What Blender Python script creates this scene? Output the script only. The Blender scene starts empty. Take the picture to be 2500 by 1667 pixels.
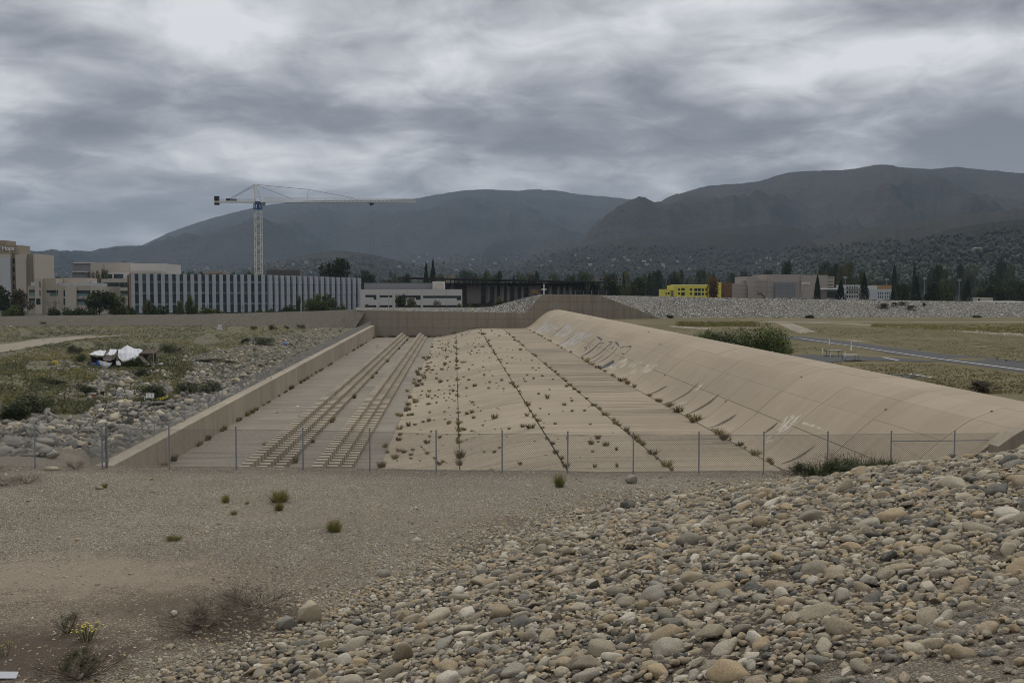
import bpy, bmesh, math, random
import numpy as np
from mathutils import Vector, Matrix, noise as mnoise

random.seed(7)
rng = np.random.default_rng(11)
S = bpy.context.scene
COL = S.collection
R = math.radians

# ------------------------------------------------------------------ camera
CAM_Z = 13.8
DENOISE = True
YAW, PITCH = R(3.20), R(2.943)
cam = bpy.data.cameras.new('camera')
cam.sensor_width = 36.0
cam.lens = 36.0
cam.clip_start = 0.1
cam.clip_end = 40000
camo = bpy.data.objects.new('camera', cam)
COL.objects.link(camo)
camo.location = (0, 0, CAM_Z)
camo.rotation_euler = (R(90) - PITCH, 0, -YAW)
S.camera = camo

# ------------------------------------------------------------------ world: overcast sky
SUN_AZ, SUN_EL = R(16), R(57)          # azimuth from +Y towards +X
W = bpy.data.worlds.new('World')
S.world = W
W.use_nodes = True
wt = W.node_tree
wt.nodes.clear()


def nd(nt, t, ins=None, **props):
    n = nt.nodes.new(t)
    for k, v in props.items():
        setattr(n, k, v)
    for k, v in (ins or {}).items():
        s = n.inputs[k]
        if isinstance(v, bpy.types.NodeSocket):
            nt.links.new(v, s)
        else:
            s.default_value = v
    return n


def math_n(nt, op, a, b=0.0, c=None, clamp=False):
    d = {0: a, 1: b}
    if c is not None:
        d[2] = c
    return nd(nt, 'ShaderNodeMath', d, operation=op, use_clamp=clamp).outputs[0]


def mixc(nt, f, a, b, blend='MIX'):
    return nd(nt, 'ShaderNodeMix', {0: f, 6: a, 7: b}, data_type='RGBA', blend_type=blend).outputs[2]


def ramp(nt, f, stops, interp='LINEAR'):
    n = nd(nt, 'ShaderNodeValToRGB', {0: f})
    cr = n.color_ramp
    cr.interpolation = interp
    while len(cr.elements) > 1:
        cr.elements.remove(cr.elements[-1])
    cr.elements[0].position = stops[0][0]
    cr.elements[0].color = tuple(stops[0][1]) + (1,)
    for p, c in stops[1:]:
        e = cr.elements.new(p)
        e.color = tuple(c) + (1,)
    return n.outputs[0]


def build_sky():
    nt = wt
    sky = nd(nt, 'ShaderNodeTexSky', sky_type='NISHITA', sun_disc=False, sun_elevation=SUN_EL,
             sun_rotation=SUN_AZ, air_density=1.0, dust_density=3.0, ozone_density=1.0)
    tc = nd(nt, 'ShaderNodeTexCoord').outputs['Generated']
    sep = nd(nt, 'ShaderNodeSeparateXYZ', {0: tc})
    x, y, z = sep.outputs
    za = math_n(nt, 'ADD', math_n(nt, 'MAXIMUM', z, 0.0), 0.20)
    px = math_n(nt, 'DIVIDE', x, za)
    py = math_n(nt, 'DIVIDE', y, za)
    p = nd(nt, 'ShaderNodeCombineXYZ', {0: px, 1: py, 2: 0.0}).outputs[0]
    n1 = nd(nt, 'ShaderNodeTexNoise', {'Vector': p, 'Scale': 1.35, 'Detail': 7.0, 'Roughness': 0.48, 'Distortion': 0.9}).outputs[0]
    # soft billows, a little warped
    wv = nd(nt, 'ShaderNodeVectorMath', {0: p, 1: nd(nt, 'ShaderNodeVectorMath', {0: nd(nt, 'ShaderNodeTexNoise', {'Vector': p, 'Scale': 2.0, 'Detail': 3.0}).outputs['Color'], 1: (0.8, 0.8, 0.8)}, operation='MULTIPLY').outputs[0]}, operation='ADD').outputs[0]
    vb = nd(nt, 'ShaderNodeTexVoronoi', {'Vector': wv, 'Scale': 2.0, 'Smoothness': 1.0}, feature='SMOOTH_F1').outputs['Distance']
    n2 = nd(nt, 'ShaderNodeTexNoise', {'Vector': p, 'Scale': 5.2, 'Detail': 7.0, 'Roughness': 0.6, 'Distortion': 0.5}).outputs[0]
    v = math_n(nt, 'ADD', math_n(nt, 'MULTIPLY', n1, 0.80), math_n(nt, 'ADD', math_n(nt, 'MULTIPLY', vb, 0.34), math_n(nt, 'MULTIPLY', n2, 0.42)))
    v = math_n(nt, 'ADD', math_n(nt, 'MULTIPLY', math_n(nt, 'SUBTRACT', v, 0.75), 2.3), 0.46)
    grad = nd(nt, 'ShaderNodeMapRange', {0: z, 1: 0.02, 2: 0.26, 3: -0.24, 4: 0.24}, interpolation_type='SMOOTHSTEP').outputs[0]
    v = math_n(nt, 'ADD', v, grad)
    # the larger dark and bright masses of the cloud deck ahead
    for (bx, by, rx, ry, amp) in SKY_BLOBS:
        dx = (bx - 1250) / 2500 + math.tan(YAW)
        dz = (705 - by) / 2500
        ln = math.sqrt(1 + dx * dx + dz * dz)
        a = math_n(nt, 'DIVIDE', math_n(nt, 'SUBTRACT', x, dx / ln), rx / 2500)
        b = math_n(nt, 'DIVIDE', math_n(nt, 'SUBTRACT', z, dz / ln), ry / 2500)
        d2 = math_n(nt, 'ADD', math_n(nt, 'MULTIPLY', a, a), math_n(nt, 'MULTIPLY', b, b))
        g = math_n(nt, 'POWER', 2.718, math_n(nt, 'MULTIPLY', d2, -1.0))
        g = math_n(nt, 'MULTIPLY', g, math_n(nt, 'GREATER_THAN', y, 0.0))
        v = math_n(nt, 'ADD', v, math_n(nt, 'MULTIPLY', g, amp))
    c = ramp(nt, v, [(0.0, (0.175, 0.183, 0.213)), (0.26, (0.255, 0.266, 0.300)), (0.50, (0.40, 0.412, 0.447)),
                     (0.76, (0.61, 0.622, 0.652)), (1.0, (0.82, 0.828, 0.85))])
    # overcast deck: brightest overhead, as overcast skies are
    gain = nd(nt, 'ShaderNodeMapRange', {0: z, 1: 0.25, 2: 0.95, 3: 1.0, 4: 1.75}, interpolation_type='SMOOTHSTEP').outputs[0]
    gc = nd(nt, 'ShaderNodeCombineColor', {0: gain, 1: gain, 2: gain}).outputs[0]
    c = mixc(nt, 1.0, c, gc, 'MULTIPLY')
    skyc = nd(nt, 'ShaderNodeVectorMath', {0: sky.outputs[0], 1: (0.10, 0.10, 0.10)}, operation='MULTIPLY').outputs[0]
    full = mixc(nt, 0.93, skyc, c)
    bg = nd(nt, 'ShaderNodeBackground', {0: full, 1: 1.0})
    out = nd(nt, 'ShaderNodeOutputWorld', {0: bg.outputs[0]})


SKY_BLOBS = [
    (620, 255, 300, 65, -0.26), (960, 320, 260, 40, -0.18), (280, 130, 220, 45, -0.20), (120, 290, 230, 38, -0.14),
    (2000, 330, 520, 70, -0.26), (1560, 300, 260, 60, -0.20), (2400, 230, 260, 55, -0.18), (1650, 180, 200, 45, -0.10),
    (40, 200, 150, 90, 0.18), (420, 60, 200, 40, 0.06), (800, 70, 380, 50, 0.12), (2250, 110, 170, 55, 0.22), (1350, 110, 300, 70, 0.12),
    (2480, 15, 220, 36, -0.34), (1100, 210, 140, 60, 0.12), (430, 385, 300, 26, 0.10), (2100, 20, 150, 28, -0.22),
]
build_sky()

sun = bpy.data.lights.new('sun', 'SUN')
sun.energy = 1.4
sun.angle = R(14)
sun.color = (1.0, 0.965, 0.91)
suno = bpy.data.objects.new('sun', sun)
COL.objects.link(suno)
sd = Vector((math.sin(SUN_AZ) * math.cos(SUN_EL), math.cos(SUN_AZ) * math.cos(SUN_EL), math.sin(SUN_EL)))
suno.rotation_euler = (-sd).to_track_quat('-Z', 'Y').to_euler()
suno.location = (0, 0, 60)

S.view_settings.view_transform = 'Standard'
S.view_settings.look = 'None'
S.view_settings.exposure = -0.08
S.view_settings.gamma = 1.0
S.view_settings.use_curve_mapping = False
S.render.engine = 'CYCLES'
S.cycles.use_denoising = DENOISE
S.cycles.filter_width = 1.0
S.cycles.denoising_prefilter = 'ACCURATE'
S.cycles.max_bounces = 6
S.cycles.diffuse_bounces = 3
S.cycles.volume_bounces = 1

# ------------------------------------------------------------------ pixel <-> world helpers
camM = camo.rotation_euler.to_matrix()
cR, cU, cF = camM @ Vector((1, 0, 0)), camM @ Vector((0, 1, 0)), camM @ Vector((0, 0, -1))
CP = Vector((0, 0, CAM_Z))


def ray(px, py):
    return cF * 2500 + cR * (px - 1250) - cU * (py - 833.5)


def WY(px, py, Y):
    r = ray(px, py)
    return CP + r * (Y / r.y)


def WZ(px, py, z):
    r = ray(px, py)
    return CP + r * ((z - CAM_Z) / r.z)


def WH(px, py, hf, z0=3.0):
    z = z0
    for _ in range(14):
        p = WZ(px, py, z)
        z = 0.5 * z + 0.5 * hf(p.x, p.y)
    p.z = hf(p.x, p.y)
    return p


def project(p):
    d = Vector(p) - CP
    f = d.dot(cF)
    if f <= 0.05:
        return None
    return (1250 + 2500 * d.dot(cR) / f, 833.5 - 2500 * d.dot(cU) / f, f)


# ------------------------------------------------------------------ object helpers
def obj(name, mesh, parent=None, label=None, cat=None, group=None, kind=None, loc=None, rz=0.0, sc=None):
    o = bpy.data.objects.new(name, mesh)
    COL.objects.link(o)
    if parent is not None:
        o.parent = parent
    if loc is not None:
        o.location = loc
    if rz:
        o.rotation_euler = (0, 0, rz)
    if sc is not None:
        o.scale = sc if hasattr(sc, '__len__') else (sc, sc, sc)
    if label:
        o['label'] = label
    if cat:
        o['category'] = cat
    if group:
        o['group'] = group
    if kind:
        o['kind'] = kind
    return o


def thing(name, label, cat, loc=(0, 0, 0), rz=0.0, group=None, sc=None):
    return obj(name, None, None, label, cat, group, None, loc, rz, sc)


class MB:
    """collects faces for one mesh"""
    def __init__(s):
        s.v, s.f, s.mi = [], [], []

    def add(s, vs, fs, m=0):
        b = len(s.v)
        s.v += [tuple(v) for v in vs]
        s.f += [tuple(i + b for i in f) for f in fs]
        s.mi += [m] * len(fs)
        return s

    def box(s, x0, x1, y0, y1, z0, z1, m=0):
        return s.add([(x0, y0, z0), (x1, y0, z0), (x1, y1, z0), (x0, y1, z0), (x0, y0, z1), (x1, y0, z1), (x1, y1, z1), (x0, y1, z1)],
                     [(0, 3, 2, 1), (4, 5, 6, 7), (0, 1, 5, 4), (1, 2, 6, 5), (2, 3, 7, 6), (3, 0, 4, 7)], m)

    def tube(s, p, q, r, n=6, r2=None, cap=True, m=0):
        p, q = Vector(p), Vector(q)
        d = (q - p)
        if d.length < 1e-6:
            return s
        d.normalize()
        a = d.orthogonal().normalized()
        b = d.cross(a)
        r2 = r if r2 is None else r2
        vs = []
        for c, rr in ((p, r), (q, r2)):
            for i in range(n):
                t = 2 * math.pi * i / n
                vs.append(c + a * (math.cos(t) * rr) + b * (math.sin(t) * rr))
        fs = [(i, (i + 1) % n, n + (i + 1) % n, n + i) for i in range(n)]
        if cap:
            fs += [tuple(range(n - 1, -1, -1)), tuple(range(n, 2 * n))]
        return s.add(vs, fs, m)

    def path(s, pts, r, n=5, r2=None):
        k = len(pts) - 1
        for i in range(k):
            ra = r if r2 is None else r + (r2 - r) * i / k
            rb = r if r2 is None else r + (r2 - r) * (i + 1) / k
            s.tube(pts[i], pts[i + 1], ra, n, rb)
        return s

    def prism(s, poly, y0, y1, m=0):
        """polygon in XZ (ccw seen from -Y) extruded along Y"""
        n = len(poly)
        vs = [(x, y0, z) for x, z in poly] + [(x, y1, z) for x, z in poly]
        fs = [tuple(range(n)), tuple(range(2 * n - 1, n - 1, -1))]
        fs += [(i + n, (i + 1) % n + n, (i + 1) % n, i) for i in range(n)]
        return s.add(vs, fs, m)

    def mesh(s, name, mats, smooth=False):
        me = bpy.data.meshes.new(name)
        me.from_pydata(s.v, [], s.f)
        for m in (mats if isinstance(mats, (list, tuple)) else [mats]):
            me.materials.append(m)
        if any(s.mi):
            me.polygons.foreach_set('material_index', s.mi)
        if smooth:
            me.polygons.foreach_set('use_smooth', [True] * len(me.polygons))
        me.update()
        return me

    def build(s, name, mats, parent=None, smooth=False, **kw):
        return obj(name, s.mesh(name, mats, smooth), parent, **kw)


def np_mesh(name, V, F, mats, rnd=None, smooth=False):
    """fast mesh from numpy: V (n,3), F (m,k), optional per-vertex float attribute rnd"""
    V = np.ascontiguousarray(V, dtype=np.float32)
    F = np.ascontiguousarray(F, dtype=np.int32)
    me = bpy.data.meshes.new(name)
    m, k = F.shape
    me.vertices.add(len(V))
    me.vertices.foreach_set('co', V.ravel())
    me.loops.add(m * k)
    me.loops.foreach_set('vertex_index', F.ravel())
    me.polygons.add(m)
    me.polygons.foreach_set('loop_start', np.arange(0, m * k, k, dtype=np.int32))
    if smooth:
        me.polygons.foreach_set('use_smooth', np.ones(m, dtype=bool))
    for mm in (mats if isinstance(mats, (list, tuple)) else [mats]):
        me.materials.append(mm)
    if rnd is not None:
        at = me.attributes.new('rnd', 'FLOAT', 'POINT')
        at.data.foreach_set('value', np.ascontiguousarray(rnd, dtype=np.float32))
    me.update(calc_edges=True)
    me.validate()
    return me


def grid_mesh(name, xs, ys, hf, mats, smooth=True, skip=None):
    nx, ny = len(xs), len(ys)
    V = np.array([(x, y, hf(x, y)) for y in ys for x in xs])
    F = []
    for j in range(ny - 1):
        for i in range(nx - 1):
            if skip and skip(0.5 * (xs[i] + xs[i + 1]), 0.5 * (ys[j] + ys[j + 1])):
                continue
            F.append((j * nx + i, j * nx + i + 1, (j + 1) * nx + i + 1, (j + 1) * nx + i))
    return np_mesh(name, V, np.array(F), mats, smooth=smooth)


def dup(root, loc=None, rz=None, sc=None, label=None, group=None, cat=None):
    r = root.copy()
    COL.objects.link(r)
    if loc is not None:
        r.location = loc
    if rz is not None:
        r.rotation_euler = (0, 0, rz)
    if sc is not None:
        r.scale = sc if hasattr(sc, '__len__') else (sc, sc, sc)
    if label:
        r['label'] = label
    if group:
        r['group'] = group
    elif 'group' in r:
        del r['group']
    if cat:
        r['category'] = cat
    for ch in PARTS.get(root.name, []):
        c = ch.copy()
        COL.objects.link(c)
        c.parent = r
    return r


PARTS = {}


def nz(x, y, s=1.0, z=0.0):
    return mnoise.noise(Vector((x * s, y * s, z)))


def fbm(x, y, s=1.0, o=4, z=0.0):
    t, a = 0.0, 1.0
    for _ in range(o):
        t += a * mnoise.noise(Vector((x * s, y * s, z)))
        s *= 2.03
        a *= 0.5
    return t


def sstep(a, b, x):
    t = min(1.0, max(0.0, (x - a) / (b - a)))
    return t * t * (3 - 2 * t)


# ------------------------------------------------------------------ materials
def new_mat(name):
    m = bpy.data.materials.new(name)
    m.use_nodes = True
    nt = m.node_tree
    nt.nodes.clear()
    return m, nt


def finish(nt, col, rough=0.9, bump=None, bstr=0.3, bdist=0.02, spec=0.2, metal=0.0):
    ins = {'Base Color': col, 'Roughness': rough, 'Metallic': metal, 'Specular IOR Level': spec}
    if bump is not None:
        ins['Normal'] = nd(nt, 'ShaderNodeBump', {'Height': bump, 'Strength': bstr, 'Distance': bdist}).outputs[0]
    b = nd(nt, 'ShaderNodeBsdfPrincipled', ins)
    nd(nt, 'ShaderNodeOutputMaterial', {0: b.outputs[0]})


def pos(nt, scale=(1, 1, 1), local=False):
    p = nd(nt, 'ShaderNodeTexCoord').outputs['Object'] if local else nd(nt, 'ShaderNodeNewGeometry').outputs['Position']
    return nd(nt, 'ShaderNodeVectorMath', {0: p, 1: scale}, operation='MULTIPLY').outputs[0]


def noise_n(nt, vec, scale, detail=4.0, rough=0.55, dist=0.0):
    return nd(nt, 'ShaderNodeTexNoise', {'Vector': vec, 'Scale': scale, 'Detail': detail, 'Roughness': rough, 'Distortion': dist}).outputs[0]


def plain(name, c, rough=0.8, var=0.12, scale=1.5, metal=0.0, spec=0.25, local=True):
    m, nt = new_mat(name)
    n = noise_n(nt, pos(nt, local=local), scale, 5.0, 0.6)
    col = mixc(nt, n, tuple(v * (1 - var) for v in c) + (1,), tuple(min(1, v * (1 + var)) for v in c) + (1,))
    finish(nt, col, rough, metal=metal, spec=spec)
    return m


def rgba(c):
    return tuple(c) + (1,)


def concrete(name, base, dark, light, stain=0.0, stainvec=(0.05, 1.6, 1.0), vertical=False, rndtone=0.10):
    m, nt = new_mat(name)
    p = pos(nt)
    big = noise_n(nt, p, 0.09, 5.0, 0.6)
    mid = noise_n(nt, p, 0.7, 6.0, 0.65)
    fine = noise_n(nt, p, 9.0, 4.0, 0.7)
    c = mixc(nt, ramp(nt, big, [(0.3, (0, 0, 0)), (0.7, (1, 1, 1))]), rgba(dark), rgba(base))
    c = mixc(nt, math_n(nt, 'MULTIPLY', ramp(nt, mid, [(0.45, (0, 0, 0)), (0.75, (1, 1, 1))]), 0.45), c, rgba(light))
    c = mixc(nt, math_n(nt, 'MULTIPLY', fine, 0.22), c, rgba([v * 0.6 for v in dark]))
    if stain > 0:
        sv = pos(nt, stainvec)
        s1 = noise_n(nt, sv, 1.0, 7.0, 0.72, 0.3)
        area = noise_n(nt, p, 0.045, 3.0, 0.5)
        s = math_n(nt, 'MULTIPLY', ramp(nt, s1, [(0.42, (0, 0, 0)), (0.60, (1, 1, 1))]), ramp(nt, area, [(0.34, (0, 0, 0)), (0.54, (1, 1, 1))]))
        c = mixc(nt, math_n(nt, 'MULTIPLY', s, stain), c, rgba([v * 0.38 for v in dark[:2]] + [dark[2] * 0.42]))
    if vertical:
        vv = pos(nt, (1.3, 1.3, 0.06))
        s2 = noise_n(nt, vv, 1.0, 6.0, 0.7)
        c = mixc(nt, math_n(nt, 'MULTIPLY', ramp(nt, s2, [(0.5, (0, 0, 0)), (0.68, (1, 1, 1))]), 0.5), c, rgba([v * 0.5 for v in dark]))
        s3 = noise_n(nt, pos(nt, (0.9, 0.9, 0.03)), 1.0, 3.0, 0.6)
        c = mixc(nt, math_n(nt, 'MULTIPLY', ramp(nt, s3, [(0.60, (0, 0, 0)), (0.72, (1, 1, 1))]), 0.35), c, rgba([v * 1.15 for v in light]))
    oi = nd(nt, 'ShaderNodeObjectInfo').outputs['Random']
    tone = math_n(nt, 'ADD', math_n(nt, 'MULTIPLY', oi, rndtone * 2), 1 - rndtone)
    tc = nd(nt, 'ShaderNodeCombineColor', {0: tone, 1: tone, 2: tone}).outputs[0]
    c = mixc(nt, 1.0, c, tc, 'MULTIPLY')
    finish(nt, c, 0.92, math_n(nt, 'ADD', mid, math_n(nt, 'MULTIPLY', fine, 0.6)), 0.35, 0.02, 0.15)
    return m


M = {}
M['apron'] = concrete('apron_concrete', (0.34, 0.283, 0.2), (0.283, 0.233, 0.163), (0.385, 0.322, 0.232), 0.5)
M['apron_wet'] = concrete('stained_apron_concrete', (0.33, 0.27, 0.19), (0.27, 0.222, 0.155), (0.38, 0.312, 0.22), 0.95)
M['floor'] = concrete('channel_floor_concrete', (0.255, 0.222, 0.172), (0.20, 0.175, 0.138), (0.30, 0.262, 0.205), 0.5, (0.09, 0.8, 1.0), rndtone=0.05)
M['weir'] = concrete('weir_concrete', (0.35, 0.287, 0.205), (0.305, 0.25, 0.178), (0.38, 0.315, 0.228), 0.16, (0.10, 0.45, 0.10), rndtone=0.045)
M['wall'] = concrete('training_wall_concrete', (0.325, 0.28, 0.21), (0.275, 0.235, 0.175), (0.38, 0.325, 0.25), 0.0, vertical=True)
M['abut'] = concrete('abutment_concrete', (0.265, 0.23, 0.175), (0.225, 0.192, 0.145), (0.305, 0.265, 0.205), 0.0, vertical=True, rndtone=0.02)
M['block'] = concrete('baffle_concrete', (0.355, 0.305, 0.23), (0.30, 0.255, 0.19), (0.41, 0.35, 0.265), 0.0)
M['joint'] = plain('joint_dark', (0.05, 0.042, 0.032), 0.95)


def stone_mat(name, src, local=True):
    """river stones: each stone its own tint, speckled"""
    m, nt = new_mat(name)
    r = nd(nt, 'ShaderNodeObjectInfo').outputs['Random'] if src == 'object' else nd(nt, 'ShaderNodeAttribute', attribute_name='rnd').outputs['Fac']
    c = ramp(nt, r, [(0.0, (0.055, 0.058, 0.06)), (0.12, (0.125, 0.125, 0.115)), (0.24, (0.29, 0.225, 0.14)), (0.36, (0.165, 0.16, 0.14)),
                     (0.48, (0.31, 0.265, 0.19)), (0.58, (0.20, 0.18, 0.145)), (0.68, (0.36, 0.275, 0.165)), (0.78, (0.23, 0.22, 0.195)),
                     (0.9, (0.38, 0.34, 0.265)), (1.0, (0.47, 0.44, 0.38))])
    p = pos(nt)
    c = mixc(nt, 1.0, c, (1.16, 1.13, 1.05, 1), 'MULTIPLY')
    sp = noise_n(nt, p, 38.0, 4.0, 0.85)
    md = noise_n(nt, p, 6.0, 6.0, 0.7)
    vn = noise_n(nt, pos(nt, (3.0, 9.0, 5.0)), 1.6, 4.0, 0.6, 1.2)
    c = mixc(nt, math_n(nt, 'MULTIPLY', ramp(nt, sp, [(0.44, (0, 0, 0)), (0.62, (1, 1, 1))]), 0.6), c, mixc(nt, 0.75, c, (0.035, 0.035, 0.035, 1)))
    c = mixc(nt, math_n(nt, 'MULTIPLY', ramp(nt, sp, [(0.30, (1, 1, 1)), (0.42, (0, 0, 0))]), 0.45), c, (0.5, 0.47, 0.40, 1))
    c = mixc(nt, math_n(nt, 'MULTIPLY', ramp(nt, md, [(0.38, (0, 0, 0)), (0.72, (1, 1, 1))]), 0.55), c, mixc(nt, 0.6, c, (0.30, 0.225, 0.14, 1)))
    c = mixc(nt, math_n(nt, 'MULTIPLY', ramp(nt, vn, [(0.57, (0, 0, 0)), (0.60, (1, 1, 1)), (0.63, (0, 0, 0))]), 0.35), c, (0.45, 0.42, 0.36, 1))
    finish(nt, c, 0.9, math_n(nt, 'ADD', md, math_n(nt, 'MULTIPLY', sp, 0.5)), 0.55, 0.02, 0.15)
    return m


def rock_mat(name, src):
    m, nt = new_mat(name)
    r = nd(nt, 'ShaderNodeObjectInfo').outputs['Random'] if src == 'object' else nd(nt, 'ShaderNodeAttribute', attribute_name='rnd').outputs['Fac']
    c = ramp(nt, r, [(0.0, (0.10, 0.10, 0.095)), (0.3, (0.19, 0.185, 0.17)), (0.6, (0.28, 0.27, 0.24)), (0.78, (0.22, 0.22, 0.21)), (0.88, (0.37, 0.31, 0.225)), (1.0, (0.46, 0.43, 0.36))])
    p = pos(nt)
    c = mixc(nt, 1.0, c, (1.05, 1.0, 0.90, 1), 'MULTIPLY')
    md = noise_n(nt, p, 2.2, 7.0, 0.7)
    c = mixc(nt, math_n(nt, 'MULTIPLY', ramp(nt, md, [(0.35, (0, 0, 0)), (0.7, (1, 1, 1))]), 0.5), c, mixc(nt, 0.5, c, (0.07, 0.07, 0.065, 1)))
    finish(nt, c, 0.9, md, 0.6, 0.08, 0.2)
    return m


M['stone'] = stone_mat('river_cobble', 'attr')
M['stone_o'] = stone_mat('river_cobble_single', 'object')
M['rock'] = rock_mat('riprap_rock', 'attr')
M['rock_o'] = rock_mat('riprap_rock_single', 'object')


def gravel_mat(name, base, dark, light, sandy=None, spec_scale=14.0):
    m, nt = new_mat(name)
    p = pos(nt)
    big = noise_n(nt, p, 0.16, 5.0, 0.6, 0.4)
    mid = noise_n(nt, p, 1.1, 6.0, 0.65)
    c = mixc(nt, ramp(nt, big, [(0.34, (0, 0, 0)), (0.66, (1, 1, 1))]), rgba(dark), rgba(base))
    c = mixc(nt, math_n(nt, 'MULTIPLY', ramp(nt, mid, [(0.42, (0, 0, 0)), (0.68, (1, 1, 1))]), 0.6), c, rgba([v * 0.55 for v in base]))
    v1 = nd(nt, 'ShaderNodeTexVoronoi', {'Vector': p, 'Scale': spec_scale, 'Randomness': 1.0})
    cell = nd(nt, 'ShaderNodeSeparateColor', {0: v1.outputs['Color']}).outputs[0]
    peb = ramp(nt, cell, [(0.0, (0.30, 0.30, 0.30)), (0.3, [v * 0.8 for v in base]), (0.55, base), (0.8, light), (1.0, [min(1, v * 1.35) for v in light])])
    near = math_n(nt, 'LESS_THAN', v1.outputs['Distance'], 0.42)
    dens = noise_n(nt, p, 0.45, 4.0, 0.6)
    f = math_n(nt, 'MULTIPLY', near, ramp(nt, dens, [(0.3, (0.15, 0.15, 0.15)), (0.65, (0.8, 0.8, 0.8))]))
    f = math_n(nt, 'MULTIPLY', f, math_n(nt, 'GREATER_THAN', cell, 0.35))
    c = mixc(nt, f, c, peb)
    v2 = nd(nt, 'ShaderNodeTexVoronoi', {'Vector': p, 'Scale': spec_scale * 2.6})
    cell2 = nd(nt, 'ShaderNodeSeparateColor', {0: v2.outputs['Color']}).outputs[0]
    c = mixc(nt, math_n(nt, 'MULTIPLY', math_n(nt, 'GREATER_THAN', cell2, 0.72), 0.45), c, rgba(light))
    c = mixc(nt, math_n(nt, 'MULTIPLY', math_n(nt, 'LESS_THAN', cell2, 0.18), 0.5), c, rgba([v * 0.4 for v in dark]))
    for (sx, sy, sr, sc_, amt) in (sandy or []):
        d = nd(nt, 'ShaderNodeVectorMath', {0: nd(nt, 'ShaderNodeVectorMath', {0: p, 1: (sx, sy, 0)}, operation='SUBTRACT').outputs[0], 1: (1 / sr[0], 1 / sr[1], 0)}, operation='MULTIPLY').outputs[0]
        ln = nd(nt, 'ShaderNodeVectorMath', {0: d}, operation='LENGTH').outputs['Value']
        ln = math_n(nt, 'ADD', ln, math_n(nt, 'MULTIPLY', math_n(nt, 'SUBTRACT', mid, 0.5), 1.6))
        ff = nd(nt, 'ShaderNodeMapRange', {0: ln, 1: 1.1, 2: 0.35, 3: 0.0, 4: amt}, interpolation_type='SMOOTHSTEP').outputs[0]
        c = mixc(nt, ff, c, rgba(sc_))
    finish(nt, c, 0.95, math_n(nt, 'ADD', mid, math_n(nt, 'MULTIPLY', v1.outputs['Distance'], -0.35)), 0.5, 0.04, 0.12)
    return m


M['gravel'] = gravel_mat('gravel_ground', (0.150, 0.124, 0.088), (0.096, 0.078, 0.054), (0.43, 0.385, 0.31),
                         sandy=[(2.0, 45.8, (34.0, 3.6), (0.185, 0.165, 0.132), 0.22), (-9.0, 27.5, (8.5, 6.0), (0.115, 0.082, 0.052), 0.4), (-3.0, 38.0, (9.0, 2.2), (0.19, 0.155, 0.11), 0.2), (-11.5, 30.0, (5.5, 2.6), (0.25, 0.205, 0.15), 0.6), (-10.5, 23.5, (4.5, 2.2), (0.06, 0.044, 0.031), 0.85),
                                (-4.5, 25.5, (3.2, 2.0), (0.065, 0.05, 0.035), 0.85), (3.0, 37.0, (2.6, 1.6), (0.11, 0.085, 0.065), 0.6),
                                (-7.0, 27.0, (3.0, 1.5), (0.085, 0.066, 0.046), 0.7), (6.5, 40.0, (2.0, 1.0), (0.10, 0.08, 0.06), 0.5)])
M['soil'] = gravel_mat('soil_gap_shade', (0.075, 0.06, 0.042), (0.05, 0.04, 0.028), (0.20, 0.175, 0.135), spec_scale=22.0)  # soil under the cobbles, colour darkened to paint in shade between stones
M['dirt'] = gravel_mat('embankment_dirt', (0.135, 0.11, 0.08), (0.09, 0.072, 0.05), (0.30, 0.27, 0.22), spec_scale=22.0)


def scrub_ground(name, stops, pebble=(0.40, 0.37, 0.31)):
    m, nt = new_mat(name)
    p = pos(nt)
    big = noise_n(nt, p, 0.055, 6.0, 0.62, 0.5)
    mid = noise_n(nt, p, 0.6, 6.0, 0.7)
    v = math_n(nt, 'ADD', math_n(nt, 'MULTIPLY', big, 0.65), math_n(nt, 'MULTIPLY', mid, 0.35))
    c = ramp(nt, v, stops)
    fine = noise_n(nt, p, 6.0, 4.0, 0.8)
    c = mixc(nt, math_n(nt, 'MULTIPLY', ramp(nt, fine, [(0.58, (0, 0, 0)), (0.68, (1, 1, 1))]), 0.55), c, rgba(pebble))
    c = mixc(nt, math_n(nt, 'MULTIPLY', ramp(nt, fine, [(0.34, (1, 1, 1)), (0.44, (0, 0, 0))]), 0.6), c, (0.05, 0.045, 0.03, 1))
    finish(nt, c, 0.95, mid, 0.6, 0.1, 0.1)
    return m


M['basin'] = scrub_ground('basin_ground', [(0.32, (0.20, 0.175, 0.14)), (0.43, (0.11, 0.10, 0.07)), (0.50, (0.13, 0.12, 0.07)), (0.57, (0.105, 0.095, 0.065)), (0.68, (0.21, 0.185, 0.145))])
M['field'] = scrub_ground('field_ground', [(0.32, (0.17, 0.14, 0.085)), (0.45, (0.105, 0.09, 0.045)), (0.53, (0.125, 0.105, 0.05)), (0.62, (0.15, 0.125, 0.075)), (0.75, (0.22, 0.19, 0.135))], (0.30, 0.27, 0.21))
M['track'] = gravel_mat('dirt_track', (0.26, 0.225, 0.165), (0.22, 0.185, 0.135), (0.36, 0.32, 0.25), spec_scale=5.0)


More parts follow.
